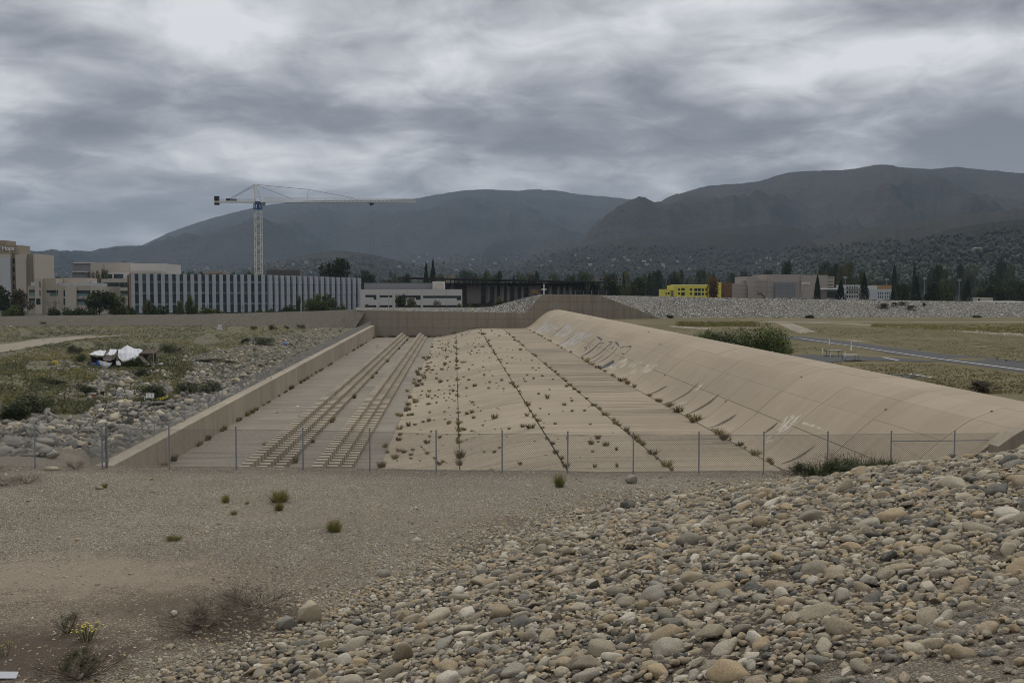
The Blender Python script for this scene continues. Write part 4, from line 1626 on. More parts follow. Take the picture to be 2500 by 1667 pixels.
# ================================================================== MOUNTAINS
def hill_mat(name, green, brown, scale, brown_amt=0.5, dark=(0.018, 0.022, 0.013)):
    m, nt = new_mat(name)
    p = pos(nt)
    big = noise_n(nt, p, scale * 0.18, 6.0, 0.65, 0.6)
    mid = noise_n(nt, p, scale * 1.3, 7.0, 0.72)
    fine = noise_n(nt, p, scale * 6.0, 4.0, 0.8)
    c = mixc(nt, math_n(nt, 'MULTIPLY', ramp(nt, big, [(0.42, (0, 0, 0)), (0.62, (1, 1, 1))]), brown_amt), rgba(green), rgba(brown))
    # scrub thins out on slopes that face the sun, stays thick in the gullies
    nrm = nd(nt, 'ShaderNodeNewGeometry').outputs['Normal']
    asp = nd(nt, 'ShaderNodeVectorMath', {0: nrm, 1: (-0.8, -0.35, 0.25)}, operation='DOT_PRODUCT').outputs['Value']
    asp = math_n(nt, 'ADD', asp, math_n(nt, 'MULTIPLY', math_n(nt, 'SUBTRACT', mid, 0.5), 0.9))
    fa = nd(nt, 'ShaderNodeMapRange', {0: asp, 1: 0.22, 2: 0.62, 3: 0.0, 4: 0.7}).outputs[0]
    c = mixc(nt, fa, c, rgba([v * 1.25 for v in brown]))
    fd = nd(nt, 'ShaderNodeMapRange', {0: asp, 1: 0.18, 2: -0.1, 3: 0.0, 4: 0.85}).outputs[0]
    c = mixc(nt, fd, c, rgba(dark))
    c = mixc(nt, math_n(nt, 'MULTIPLY', ramp(nt, fine, [(0.50, (0, 0, 0)), (0.60, (1, 1, 1))]), 0.5), c, rgba(dark))
    finish(nt, c, 0.95, math_n(nt, 'ADD', mid, math_n(nt, 'MULTIPLY', fine, 0.4)), 1.0, 0.25 / scale, 0.05)
    return m


def interp_prof(prof_px, px):
    return float(np.interp(px, [q[0] for q in prof_px], [q[1] for q in prof_px]))


def hill_range(name, prof_px, r_foot, r_ridge, mat, amp, nscale, px_step=5, nr=46, expo=1.15, seed=0.0, foot_z=4.0, rough=0.0):
    """height field laid out around the valley: foot nearer, ridge line farther, dropping again behind"""
    px = np.arange(prof_px[0][0], prof_px[-1][0] + 1, px_step)
    pys = np.interp(px, [q[0] for q in prof_px], [q[1] for q in prof_px])
    kk = np.hanning(11)
    pys = np.convolve(np.pad(pys, 5, 'edge'), kk / kk.sum(), 'valid')
    pyd = {float(a): float(b) for a, b in zip(px, pys)}
    V = []
    for j in range(nr):
        t = j / (nr - 1) * 1.22
        for a in px:
            d = ray(a, 705.0)
            d = Vector((d.x, d.y, 0)).normalized()
            wob = 1 + 0.05 * mnoise.noise(Vector((a * 0.004, seed, 1.0)))
            r = (r_foot + (r_ridge - r_foot) * t) * wob
            rr = r_ridge * wob
            py = pyd[float(a)] + 0.9 * mnoise.noise(Vector((a * 0.05, seed, 0))) + 0.6 * mnoise.noise(Vector((a * 0.19, seed, 2)))
            q = ray(a, py)
            zr = CAM_Z + q.z / math.hypot(q.x, q.y) * rr
            x, y = d.x * r, d.y * r
            zr = max(zr, foot_z)
            if t <= 1:
                base = foot_z + (zr - foot_z) * t ** expo
                w = math.sin(math.pi * min(1, t)) ** 0.8 * (1 - 0.62 * t)
            else:
                base = zr - (zr - foot_z) * (t - 1) * 2.2
                w = 0.0
            nx = Vector((x * nscale, y * nscale, seed))
            rid = 0.85 * (mnoise.ridged_multi_fractal(nx * 0.9, 1.0, 2.1, 5, 1.0, 2.0) - 1.0) + 0.7 * mnoise.noise(nx * 1.3) + 0.3 * mnoise.noise(nx * 3.1)
            z = base + amp * w * rid * min(1.0, (zr - foot_z) / 120.0)
            z += (zr - foot_z) * rough * mnoise.noise(Vector((a * 0.09, t * 3, seed))) * min(1, t)
            V.append((x, y, z))
    n = len(px)
    F = [(j * n + i, j * n + i + 1, (j + 1) * n + i + 1, (j + 1) * n + i) for j in range(nr - 1) for i in range(n - 1)]
    return obj(name, np_mesh(name, np.array(V), np.array(F), mat, smooth=True), kind='structure')


mt_far = hill_mat('far_mountain', (0.028, 0.030, 0.029), (0.045, 0.041, 0.037), 0.004)
mt_left = hill_mat('left_mountain', (0.020, 0.022, 0.022), (0.040, 0.037, 0.034), 0.006, 0.5, (0.008, 0.010, 0.010))
mt_right = hill_mat('right_mountain', (0.020, 0.020, 0.017), (0.046, 0.037, 0.030), 0.007, 0.6, (0.008, 0.009, 0.008))
mt_foot = hill_mat('foothill', (0.020, 0.022, 0.015), (0.050, 0.039, 0.029), 0.016, 0.6, (0.008, 0.009, 0.007))
mt_wood = hill_mat('wooded_hill', (0.014, 0.017, 0.011), (0.028, 0.024, 0.018), 0.02, 0.5, (0.007, 0.009, 0.006))

hill_range('far_mountains', [(-500, 660), (60, 641), (90, 637), (160, 627), (234, 608), (282, 597), (330, 595), (400, 598), (520, 600), (700, 600)], 11000, 14500, mt_far, 120, 0.0007, 6, 20, seed=3.0)
hill_range('left_mountains', [(-700, 655), (-200, 648), (60, 640), (160, 635), (250, 628), (330, 608), (372, 588), (420, 566), (480, 545), (560, 522), (640, 503), (700, 495), (760, 490),
                              (850, 488), (940, 488), (1010, 486), (1062, 476), (1130, 465), (1190, 462), (1260, 466), (1300, 462), (1360, 465), (1420, 476), (1480, 480), (1540, 487), (1593, 503), (1700, 520), (1900, 560)],
           4600, 8200, mt_left, 230, 0.0011, 4, 56, seed=8.0, foot_z=55.0, rough=0.005)
hill_range('right_mountains', [(1180, 655), (1300, 625), (1400, 585), (1500, 545), (1593, 505), (1660, 470), (1720, 452), (1800, 446), (1850, 441), (1913, 421), (1960, 417), (2060, 415), (2130, 404), (2150, 401),
                               (2200, 408), (2270, 412), (2330, 406), (2400, 415), (2440, 419), (2520, 424), (2700, 430), (3200, 470), (3600, 560)],
           3300, 6000, mt_right, 250, 0.0016, 4, 60, seed=15.0, foot_z=50.0, rough=0.004)
hill_range('dark_ridge', [(1230, 660), (1330, 625), (1400, 603), (1480, 585), (1560, 577), (1660, 566), (1760, 556), (1860, 545), (1920, 548), (1990, 570), (2060, 600), (2100, 630)],
           2700, 3600, mt_wood, 60, 0.003, 4, 36, seed=20.0, foot_z=38.0, rough=0.012)
hill_range('brown_spur', [(1790, 668), (1850, 642), (1920, 612), (1990, 585), (2060, 566), (2120, 556), (2200, 545), (2290, 530), (2340, 522), (2420, 517), (2500, 508), (2700, 500), (3100, 540)],
           2200, 3300, mt_foot, 80, 0.0035, 4, 40, seed=26.0, foot_z=32.0, rough=0.015)
hill_range('green_foothill', [(1880, 672), (1980, 640), (2080, 616), (2160, 596), (2240, 580), (2330, 556), (2400, 545), (2500, 533), (2700, 520), (3100, 560)],
           1500, 2400, mt_wood, 40, 0.005, 4, 40, seed=31.0, foot_z=20.0, rough=0.02)
hill_range('round_hill', [(560, 668), (640, 648), (700, 630), (760, 617), (830, 611), (890, 616), (950, 630), (1010, 645), (1080, 640), (1150, 650), (1200, 668)],
           2900, 3800, mt_foot, 40, 0.004, 4, 30, seed=36.0, foot_z=30.0, rough=0.012)


def h_fan(x, y):
    r = math.hypot(x, y)
    return ZG + max(0.0, r - 900) * 0.0145 + 0.5 * fbm(x, y, 0.002, 2) * min(6, max(0, r - 900) * 0.01)


fan_px = list(range(-700, 3300, 40))
V, F = [], []
rrs = [880 + i * 120 for i in range(36)]
for r in rrs:
    for a in fan_px:
        d = ray(a, 705.0)
        d = Vector((d.x, d.y, 0)).normalized()
        V.append((d.x * r, d.y * r, h_fan(d.x * r, d.y * r) - (0.3 if r < 900 else 0)))
n = len(fan_px)
F = [(j * n + i, j * n + i + 1, (j + 1) * n + i + 1, (j + 1) * n + i) for j in range(len(rrs) - 1) for i in range(n - 1)]
obj('valley_slope', np_mesh('valley_slope', np.array(V), np.array(F), mt_wood, smooth=True), kind='structure')

# woodland of the valley and lower slopes: one mass of crowns
depsg = None
from mathutils.bvhtree import BVHTree
hill_objs = [o for o in bpy.data.objects if o.name in ('dark_ridge', 'brown_spur', 'green_foothill', 'round_hill', 'valley_slope', 'left_mountains', 'right_mountains', 'ground')]
trees_bvh = []
for o in hill_objs:
    me = o.data
    trees_bvh.append(BVHTree.FromPolygons([v.co[:] for v in me.vertices], [p.vertices[:] for p in me.polygons]))


def drop(px, py):
    """first hill surface met by the ray through a photo point"""
    r = ray(px, py).normalized()
    best = None
    for b in trees_bvh:
        loc, nrm, idx, dist = b.ray_cast(CP, r, 20000)
        if loc is not None and (best is None or dist < best[1]):
            best = (loc, dist)
    return best


def blob_cloud(items, name, mat):
    V0, F0 = ICO1
    Vs, Fs, Rn = [], [], []
    b = 0
    rr = np.random.default_rng(5)
    for (x, y, z, rx, rz) in items:
        jit = 1 + rr.uniform(-0.35, 0.35, (len(V0), 1))
        Vs.append(V0 * jit * (rx, rx, rz) + (x, y, z + rz * 0.6))
        Fs.append(F0 + b)
        Rn.append(np.clip(rr.normal(rr.random(), 0.15, len(V0)), 0, 1))
        b += len(V0)
    return obj(name, np_mesh(name, np.concatenate(Vs), np.concatenate(Fs), mat, np.concatenate(Rn)), kind='stuff')


rw = random.Random(77)
items = []
for _ in range(13000):
    px = rw.uniform(-60, 2560)
    lo = float(np.interp(px, [0, 350, 600, 900, 1250, 1500, 1850, 2150, 2500], [640, 640, 645, 625, 615, 600, 610, 590, 560]))
    py = rw.uniform(lo, 700)
    if py < 655 and rw.random() > 0.42:
        continue
    h = drop(px, py)
    if h is None or h[1] < 620 or h[1] > 6000:
        continue
    p = h[0]
    s = rw.uniform(2.0, 4.2)
    items.append((p.x, p.y, p.z, s, s * rw.uniform(0.8, 1.9)))
print('woodland', len(items))
blob_cloud(items, 'woodland', M['wood_far'])

# houses on the lower slopes
M['housew'] = plain('house_wall', (0.24, 0.225, 0.205), 0.9)
M['houser'] = plain('house_roof', (0.24, 0.20, 0.17), 0.9)
hm = []
for (wx, wy, hh, rh) in ((7, 5, 5, 2.4), (10, 5, 4.2, 2.2), (6, 6, 6.5, 1.0)):
    mb = MB().box(-wx, wx, -wy, wy, -6, hh)
    mb.add([(-wx - .5, -wy - .5, hh), (wx + .5, -wy - .5, hh), (wx + .5, wy + .5, hh), (-wx - .5, wy + .5, hh), (-wx, 0, hh + rh), (wx, 0, hh + rh)],
           [(0, 1, 5, 4), (2, 3, 4, 5), (1, 2, 5), (3, 0, 4)], 1)
    hm.append(mb.mesh('hillside_house', [M['housew'], M['houser']]))
zones = [((90, 330), (650, 672), 18, 'small pale house among the trees at the foot of the left mountains'),
         ((400, 620), (655, 672), 14, 'small pale house on the slope behind the finned building'),
         ((660, 1000), (640, 672), 10, 'small pale house on the round hill behind the crane mast'),
         ((1000, 1500), (618, 668), 30, 'small pale house on the wooded slope below the valley gap'),
         ((1500, 1900), (628, 662), 22, 'small pale house on the dark slope above the yellow building'),
         ((1900, 2500), (610, 690), 26, 'small pale house scattered on the wooded foothill at right')]
for (xa, xb), (ya, yb), cnt, lab in zones:
    k = 0
    for _ in range(cnt * 6):
        if k >= cnt:
            break
        px, py = rw.uniform(xa, xb), rw.uniform(ya, yb)
        h = drop(px, py)
        if h is None or h[1] < 700:
            continue
        p = h[0]
        s = rw.uniform(0.28, 0.62) * min(1.3, max(0.55, h[1] / 2600))
        obj('hillside_house', hm[rw.randrange(3)], loc=(p.x, p.y, p.z + 4 * s), rz=rw.uniform(-0.7, 0.7), sc=s, label=lab, cat='house', group=lab.replace('small pale house', 'houses'))
        k += 1
h = drop(2385, 612)
if h:
    MB().tube((0, 0, -8), (0, 0, 4), 9, 20).tube((0, 0, 4), (0, 0, 5.6), 9, 20, 0.5).build('water_tank', plain('tank_green', (0.16, 0.19, 0.16)), loc=tuple(h[0]), label='round pale green water tank on the foothill at right', cat='tank')

# ================================================================== HAZE
hz = MB().box(-10500, 10500, -1500, 16500, -1.5, 1120)
haze_m = bpy.data.materials.new('haze_air')
haze_m.use_nodes = True
hnt = haze_m.node_tree
hnt.nodes.clear()
pv = nd(hnt, 'ShaderNodeVolumePrincipled', {'Color': (0.66, 0.82, 1.0, 1), 'Density': 0.000042, 'Anisotropy': 0.0})
nd(hnt, 'ShaderNodeOutputMaterial', {'Volume': pv.outputs[0]})
hz.build('haze', haze_m, kind='stuff')

# ================================================================== BUILDINGS
M['beige'] = plain('beige_cladding', (0.40, 0.355, 0.29), 0.85, 0.06, 0.3)
M['beige2'] = plain('sandy_cladding', (0.34, 0.295, 0.235), 0.85, 0.06, 0.3)
M['tan'] = plain('tan_cladding', (0.24, 0.20, 0.145), 0.85, 0.06, 0.3)
M['palegrey'] = plain('pale_grey_panel', (0.40, 0.41, 0.42), 0.7, 0.05, 0.3)
M['finpanel'] = plain('fin_panel', (0.345, 0.355, 0.385), 0.6, 0.05, 0.3)
M['offwhite'] = plain('offwhite_render', (0.46, 0.44, 0.41), 0.85, 0.05, 0.3)
M['midgrey'] = plain('mid_grey_cladding', (0.17, 0.17, 0.175), 0.8, 0.06, 0.3)
M['darkgrey'] = plain('dark_grey_cladding', (0.105, 0.10, 0.10), 0.8, 0.08, 0.3)
M['black'] = plain('black_steel', (0.022, 0.021, 0.02), 0.7, 0.1, 1.0)
M['charcoal'] = plain('charcoal_wall', (0.035, 0.032, 0.03), 0.8, 0.1, 1.0)
M['taupe'] = plain('taupe_panel', (0.14, 0.125, 0.115), 0.8, 0.08, 0.5)
M['orange'] = plain('ochre_panel', (0.30, 0.175, 0.075), 0.8, 0.06, 0.5)
M['rooftop'] = plain('roof_screen', (0.33, 0.335, 0.345), 0.7, 0.06, 0.5)
M['yellow'] = plain('yellow_sheathing', (0.58, 0.50, 0.08), 0.8, 0.12, 0.4)
M['rust'] = plain('brown_wrap', (0.17, 0.075, 0.028), 0.85, 0.15, 0.4)
M['block_beige'] = plain('pinkish_render', (0.315, 0.27, 0.235), 0.9, 0.05, 0.2)
M['sheet'] = plain('grey_sheeting', (0.22, 0.225, 0.225), 0.8, 0.08, 0.4)


def glass_mat(name, c, rough=0.12):
    m, nt = new_mat(name)
    oi = nd(nt, 'ShaderNodeObjectInfo').outputs['Random']
    col = mixc(nt, oi, rgba([v * 0.5 for v in c]), rgba([v * 1.5 for v in c]))
    finish(nt, col, rough, spec=0.5)
    return m


M['glass'] = glass_mat('dark_glass', (0.018, 0.03, 0.032), 0.22)
M['glass_teal'] = glass_mat('teal_glass', (0.025, 0.055, 0.055), 0.22)
M['spandrel'] = glass_mat('pale_teal_spandrel', (0.10, 0.16, 0.155), 0.3)


def rect(x0, x1, yt, yb, Y):
    """photo rectangle standing upright at depth Y -> world x0,x1,z0,z1"""
    a, b = WY(x0, yt, Y), WY(x1, yb, Y)
    c, d = WY(x0, yb, Y), WY(x1, yt, Y)
    return 0.5 * (a.x + c.x), 0.5 * (b.x + d.x), b.z, a.z


def facade(parent, x0, x1, yt, yb, Y, depth, mat, openings=(), glass='glass', name='wall', base=None, rec=0.35, zb=None, mull=0):
    """a block whose front has real openings with recessed window panes"""
    X0, X1, Z0, Z1 = rect(x0, x1, yt, yb, Y)
    if zb is not None:
        Z0 = zb
    ops = []
    for o in openings:
        a, b, c, d = rect(o[0], o[1], o[2], o[3], Y)
        ops.append((max(a, X0 + 0.05), min(b, X1 - 0.05), c, d, o[4] if len(o) > 4 else glass))
    mb = MB()
    # side, back, roof
    mb.box(X0, X1, Y + rec, Y + depth, Z0, Z1 - 0.01)
    xs = sorted(set([X0, X1] + [v for o in ops for v in o[:2]]))
    zs = sorted(set([Z0, Z1] + [v for o in ops for v in o[2:4] if Z0 < v < Z1]))
    for j in range(len(zs) - 1):
        run = None
        for i in range(len(xs) - 1):
            cx_, cz_ = 0.5 * (xs[i] + xs[i + 1]), 0.5 * (zs[j] + zs[j + 1])
            hole = any(o[0] < cx_ < o[1] and o[2] < cz_ < o[3] for o in ops)
            if not hole and run is None:
                run = xs[i]
            if (hole or i == len(xs) - 2) and run is not None:
                e = xs[i] if hole else xs[i + 1]
                mb.box(run, e, Y, Y + rec - 0.004, zs[j], zs[j + 1])
                run = None
    w = mb.build(name, mat, parent)
    for o in ops:
        p = MB().box(o[0], o[1], Y + rec - 0.06, Y + rec - 0.01, o[2], o[3]).build('window', M[o[4]], parent)
        if mull:
            k = max(1, int((o[1] - o[0]) / mull))
            for i in range(1, k):
                xx = o[0] + (o[1] - o[0]) * i / k
                MB().box(xx - 0.06, xx + 0.06, Y + rec - 0.16, Y + rec - 0.062, o[2], o[3]).build('mullion', M['midgrey'], p)
    return w


GB = 3.0
# ---- tower with rooftop lettering
t = thing('hospital_tower', 'tall beige tower with white letters on top at the left edge', 'building')
Y = 470
rows4 = [(631, 643), (652, 664), (673, 685), (694, 705.5)]
facade(t, -60, 27, 619.5, 775, Y, 24, M['beige'], [], zb=GB)
facade(t, 1, 26, 629, 775, Y - 0.9, 0.85, M['palegrey'], [], zb=GB, name='tile_panel', rec=0.3)
facade(t, 27, 39, 619.6, 775, Y + 2.0, 20, M['tan'], [(30.5, 35.5, a, b) for a, b in rows4] + [(27.4, 28.6, a, b) for a, b in rows4], zb=GB)
facade(t, 39, 64, 620.3, 775, Y - 0.5, 24, M['beige'], [], zb=GB, name='pier')
facade(t, 64, 82.5, 620.2, 775, Y + 1.2, 22, M['tan'], [(64.3, 66.2, a, b) for a, b in rows4] + [(80.2, 81.6, a - 4, b + 4) for a, b in rows4], zb=GB)
facade(t, 82.5, 86.5, 619.8, 775, Y - 0.6, 22, M['beige'], [], zb=GB, name='pier')
facade(t, -60, 42, 598, 619.4, Y + 1.5, 14, M['tan'], [], name='rooftop_sign_wall')
facade(t, -60, 16, 587, 597.9, Y + 4, 10, M['tan'], [], name='penthouse')
a0, b0 = WY(44, 600, Y + 3), WY(47.5, 619, Y + 3)
MB().tube(a0, (b0.x, b0.y, b0.z), 0.15, 4).tube((a0.x - 0.9, a0.y, a0.z), (a0.x - 0.9, a0.y, b0.z), 0.15, 4).build('roof_frame', M['steel'], t)
for px in (27, 45, 60):
    pass
cu = bpy.data.curves.new('letters', 'FONT')
cu.body = 'City of Hope'
cu.align_x = 'RIGHT'
cu.extrude = 0.12
cu.size = (613 - 600) / 2500 * Y * 1.13
txt = bpy.data.objects.new('letters', cu)
COL.objects.link(txt)
bpy.context.view_layer.update()
dg = bpy.context.evaluated_depsgraph_get()
tm = bpy.data.meshes.new_from_object(txt.evaluated_get(dg))
bpy.data.objects.remove(txt)
tm.materials.clear()
tm.materials.append(M['white'])
pt = WY(35, 611.3, Y + 1.2)
lt = obj('letters', tm, t)
lt.location = pt
lt.rotation_euler = (R(90), 0, 0)
lt.scale = (0.86, 1, 1)

# ---- low beige building in front of it
t = thing('beige_clinic', 'low stepped beige building with bands of teal windows beside the tower', 'building')
Y = 432
facade(t, 69, 85.5, 698, 778, Y + 0.5, 16, M['beige2'], [(70.5, 85, 707.5, 713, 'glass'), (70.5, 85, 713.3, 722.5, 'spandrel'), (70.5, 85, 728, 734, 'glass'), (70.5, 85, 734.3, 742.5, 'spandrel')], zb=GB)
facade(t, 85.5, 101.5, 679, 778, Y - 0.7, 18, M['beige'], [(96, 99, 687, 702), (96, 99, 708, 723), (88, 99, 729, 744, 'glass')], zb=GB)
facade(t, 101.5, 137, 679.5, 778, Y + 1.4, 18, M['beige2'], [(113.5, 137, 708.5, 715, 'glass'), (121.5, 137, 715.3, 723, 'spandrel')], zb=GB)
facade(t, 137, 160, 698, 778, Y + 0.2, 18, M['beige2'], [(137.5, 142, 708.5, 715, 'glass'), (137.5, 142, 715.3, 723, 'spandrel'), (155, 159, 708.5, 724), (155, 159, 729, 745)], zb=GB)
facade(t, 160, 186, 697.5, 778, Y - 0.6, 18, M['beige'], [], zb=GB, name='pier')
facade(t, 186, 222, 697.8, 778, Y + 0.4, 18, M['beige2'], [(186.5, 220.5, 709, 716, 'glass'), (186.5, 220.5, 716.3, 724, 'spandrel'), (186.5, 220.5, 729.5, 737, 'glass'), (186.5, 220.5, 737.3, 745, 'spandrel')], zb=GB, mull=3)
facade(t, 222, 260, 699.5, 778, Y, 18, M['beige'], [], zb=GB)
facade(t, 148, 213.5, 678.5, 700, Y + 10, 12, M['beige'], [], name='upper_storey')
facade(t, 128, 170, 691, 698, Y + 3, 3, M['rooftop'], [], name='roof_screen', rec=0.2)
facade(t, 172, 256, 691.5, 699, Y + 4, 3, M['rooftop'], [], name='roof_screen', rec=0.2)
facade(t, 75.5, 84.5, 689, 698, Y + 4, 3, M['palegrey'], [], name='plant_box', rec=0.2)
MB().box(WY(222, 700, Y + 12).x, WY(232, 700, Y + 12).x, Y + 12, Y + 14, WY(222, 700, Y + 12).z - 1, WY(222, 685, Y + 12).z).build('stair_box', M['palegrey'], t)

# ---- large rear block
t = thing('rear_block', 'long pale windowless block with a dark grey end rising behind the beige building', 'building')
Y = 520
facade(t, 179.5, 222, 641.5, 780, Y, 30, M['midgrey'], [], zb=GB, name='dark_end_wall')
facade(t, 179.2, 222.3, 640.3, 643.2, Y - 0.8, 30.5, M['offwhite'], [], name='roof_trim')
facade(t, 222, 316, 641.3, 780, Y - 0.5, 30, M['beige'], [], zb=GB)
facade(t, 316, 403.5, 643.5, 780, Y, 30, M['offwhite'], [], zb=GB)
facade(t, 176, 206, 663, 700, Y - 6, 6, M['midgrey'], [], name='porch_wall')
facade(t, 175.5, 207, 662, 664.5, Y - 6.8, 7, M['offwhite'], [], name='porch_roof')
facade(t, 262, 318, 664.5, 780, Y - 14, 13, M['offwhite'], [(263, 274, 669.5, 680), (277.5, 301, 669, 680)], zb=GB, mull=4)
facade(t, 318, 392, 663, 668.5, Y - 13, 12, M['beige'], [], name='roof_parapet')
facade(t, 248, 318, 680.8, 780, Y - 26, 10, M['beige'], [(252, 317.5, 690, 701.5, 'glass_teal'), (252, 317.5, 710, 716.5, 'glass_teal'), (252, 317.5, 717, 722, 'spandrel')], zb=GB, mull=2.2)
MB().tube(WY(303.5, 641, Y + 8), WY(303.5, 637.5, Y + 8), 0.9, 8).build('roof_vent', M['darkgrey'], t)

# ---- long finned building (two straight wings meeting at a slight angle)
t = thing('finned_building', 'long grey building with vertical panels alternating with teal glass strips', 'building')
A0, A1 = WY(320, 705, 430.0), WY(655, 705, 450.0)
B1 = WY(885, 705, 486.0)


def fin_wing(P0, P1, n, top0, top1, glass_share, fin):
    P0, P1 = Vector((P0.x, P0.y, 0)), Vector((P1.x, P1.y, 0))
    d = P1 - P0
    L = d.length
    ang = math.atan2(d.y, d.x)
    bay = L / n
    w = obj('wing', None, t, loc=(P0.x, P0.y, 0), rz=ang)
    gr = random.Random(int(L * 10))
    tops = [top0 + (top1 - top0) * (i + 0.5) / n for i in range(n)]
    MB().box(0, L, 0.9, 22, GB - 0.5, min(tops) - 0.15).build('body', M['charcoal'], w)
    fl = [GB, 5.35, 9.95, 14.55, 25]
    for i in range(n):
        x0 = i * bay
        zt = tops[i]
        pw = bay * (1 - glass_share)
        MB().box(x0, x0 + pw, -fin, 0.88, GB + 0.8, zt).build('fin_panel', M['finpanel'], w)
        for zj in (6.3, 10.9, 15.5):
            MB().box(x0 + 0.01, x0 + pw - 0.01, -fin - 0.012, -fin - 0.002, zj, zj + 0.09).build('panel_joint', M['darkgrey'], w)
        # glazing: four storeys, each vision glass with a pale spandrel above
        z = GB
        for k, (za, zb_) in enumerate(((GB, 7.0), (7.9, 11.6), (12.5, 16.2), (17.0, zt - 0.1))):
            mk = 'glass_teal' if gr.random() < 0.55 else 'glass'
            if zb_ > za:
                MB().box(x0 + pw, x0 + bay, 0.55, 0.86, za, zb_).build('window', M[mk], w)
            if k < 3:
                MB().box(x0 + pw, x0 + bay, 0.52, 0.86, zb_ + 0.01, zb_ + 0.85).build('spandrel', M['spandrel'], w)
    return w


TOPZ = CAM_Z + 6.3
fin_wing(A0, A1, 19, TOPZ, TOPZ - 0.25, 0.50, 0.25)
fin_wing(A1, B1, 17, TOPZ - 0.3, TOPZ - 1.25, 0.46, 0.75)
w0 = WY(316.5, 705, 429.5)
MB().box(w0.x - 0.2, A0.x - 0.05, 429.6, 452, GB - 0.5, TOPZ - 0.05).build('end_wall', M['orange'], t)
for px0, px1, yt, yb in ((496, 531, 662, 669), (533, 545, 661, 669), (651, 732, 658, 672)):
    X0, X1, Z0, Z1 = rect(px0, px1, yt, yb, 540)
    bt = thing('rooftop_plant', {496: 'brown banded rooftop plant left of the crane mast', 533: 'small brown plant box beside the banded rooftop plant', 651: 'long brown louvred plant screen right of the crane mast'}[px0], 'plant screen', (0, 540, 0))
    MB().box(X0, X1, 0, 8, GB, Z1 - 0.01).build('screen', M['tan'] if px0 < 600 else M['taupe'], bt)
    for k in range(3):
        zz = Z1 - (k + 1) * (Z1 - Z0) / 3.5
        MB().box(X0 - 0.1, X1 + 0.1, -0.25, -0.01, zz, zz + 0.35).build('band', M['darkgrey'] if px0 > 600 else M['beige2'], bt)

# ---- low white building
t = thing('white_lab_building', 'low off white building with narrow window bands right of the finned building', 'building')
Y = 402
Fm = M['offwhite']
bands = [(892, 919, 720, 726), (927, 948, 721, 726.3), (950, 957.5, 721, 726.3), (973, 1027, 721.5, 727.2), (1033, 1126, 722, 728)]
low = [(a, b, 745, 751) for a, b, c, d in bands]
facade(t, 880, 1128.5, 706.5, 762, Y, 40, Fm, bands + low + [(912, 919, 726, 731.5), (1015.5, 1027, 727.2, 732), (1115, 1126, 728, 733)], glass='glass', zb=GB, rec=0.5)
facade(t, 889, 1065, 691, 707, Y + 14, 20, M['midgrey'], [], name='rooftop_storey')
facade(t, 1056, 1086, 687, 707, Y + 12, 10, M['offwhite'], [], name='stair_house')
facade(t, 1063, 1080, 693, 706.3, Y + 11.2, 0.7, M['beige'], [], name='stair_door_wall', rec=0.3)
for px in (905, 926, 949, 958, 972, 995, 1027, 1032, 1060, 1090):
    X = WY(px, 720, Y).x
    z0, z1 = WY(px, 757, Y).z, WY(px, 707.5, Y).z
    MB().box(X - 0.03, X + 0.03, Y - 0.02, Y - 0.002, z0, z1).build('panel_joint', M['sheet'], t)

# ---- dark building with a flat black roof frame
t = thing('dark_roofed_building', 'long dark building under a flat black roof frame on slim posts', 'building')
Y = 455
slats = []
facade(t, 1086, 1420, 692.5, 775, Y, 28, M['charcoal'], [(1176 + 0, 1184, 696 + k * 13, 704 + k * 13) for k in range(4)] + [(1196, 1206, 696 + k * 13, 703 + k * 13) for k in range(4)] +
       [(a, a + 7, 697 + k * 13, 703.5 + k * 13) for a in (1232, 1250, 1264, 1281) for k in range(3)], zb=GB)
facade(t, 1139.5, 1174, 692.8, 741.5, Y - 1.0, 0.95, M['taupe'], [], name='stone_panel')
facade(t, 1099, 1110, 693, 710, Y - 1.0, 0.95, M['darkgrey'], [], name='stone_panel')
for a, b, yt in ((1187, 1197, 694), (1207, 1214, 694), (1221, 1231, 694.5), (1237, 1246, 695), (1256, 1263.5, 695), (1272, 1280, 695.5), (1340, 1348, 697), (1360, 1368, 697.5), (1374, 1381, 697.5), (1389, 1397, 698)):
    for k, (c, d) in enumerate(((a, a + (b - a) * 0.32), (a + (b - a) * 0.38, a + (b - a) * 0.66), (a + (b - a) * 0.72, b))):
        facade(t, c, d, yt + (k % 2) * 4, 740 - k * 3, Y - 0.9, 0.85, M['taupe'] if k != 1 else M['midgrey'], [], name='screen_panel', rec=0.3)
facade(t, 1291, 1320, 696, 722, Y - 1.2, 1.15, M['taupe'], [(1296, 1314, 706, 716, 'ochre')] if False else [], name='entrance_wall')
facade(t, 1296, 1314, 706.5, 716, Y - 1.6, 0.38, M['orange'], [], name='ochre_panel', rec=0.2)
# roof frame
ra, rb = WY(985, 676.5, Y - 4), WY(1478, 687.8, Y - 4)
vs = []
for p, off in ((ra, 0), (rb, 0)):
    vs += [(p.x, Y - 6, p.z - 0.55), (p.x, Y + 30, p.z - 0.55), (p.x, Y + 30, p.z), (p.x, Y - 6, p.z)]
MB().add(vs, [(0, 4, 5, 1), (3, 2, 6, 7), (0, 3, 7, 4), (1, 5, 6, 2), (0, 1, 2, 3), (4, 7, 6, 5)]).build('roof_frame', M['black'], t)
for px in [1087, 1100, 1110, 1120, 1133, 1146, 1155, 1166, 1178, 1186, 1204, 1217, 1235, 1254, 1272, 1290, 1306, 1322, 1340, 1356, 1372, 1388, 1405, 1420, 1436, 1447, 1462]:
    p = WY(px, 690, Y - 4)
    zt = float(np.interp(p.x, [ra.x, rb.x], [ra.z, rb.z])) - 0.56
    zb_ = WY(px, 693, Y - 4).z if px < 1415 else GB
    MB().box(p.x - 0.22, p.x + 0.22, Y - 4.2, Y - 3.8, zb_ - 1.0, zt).build('post', M['black'], t)
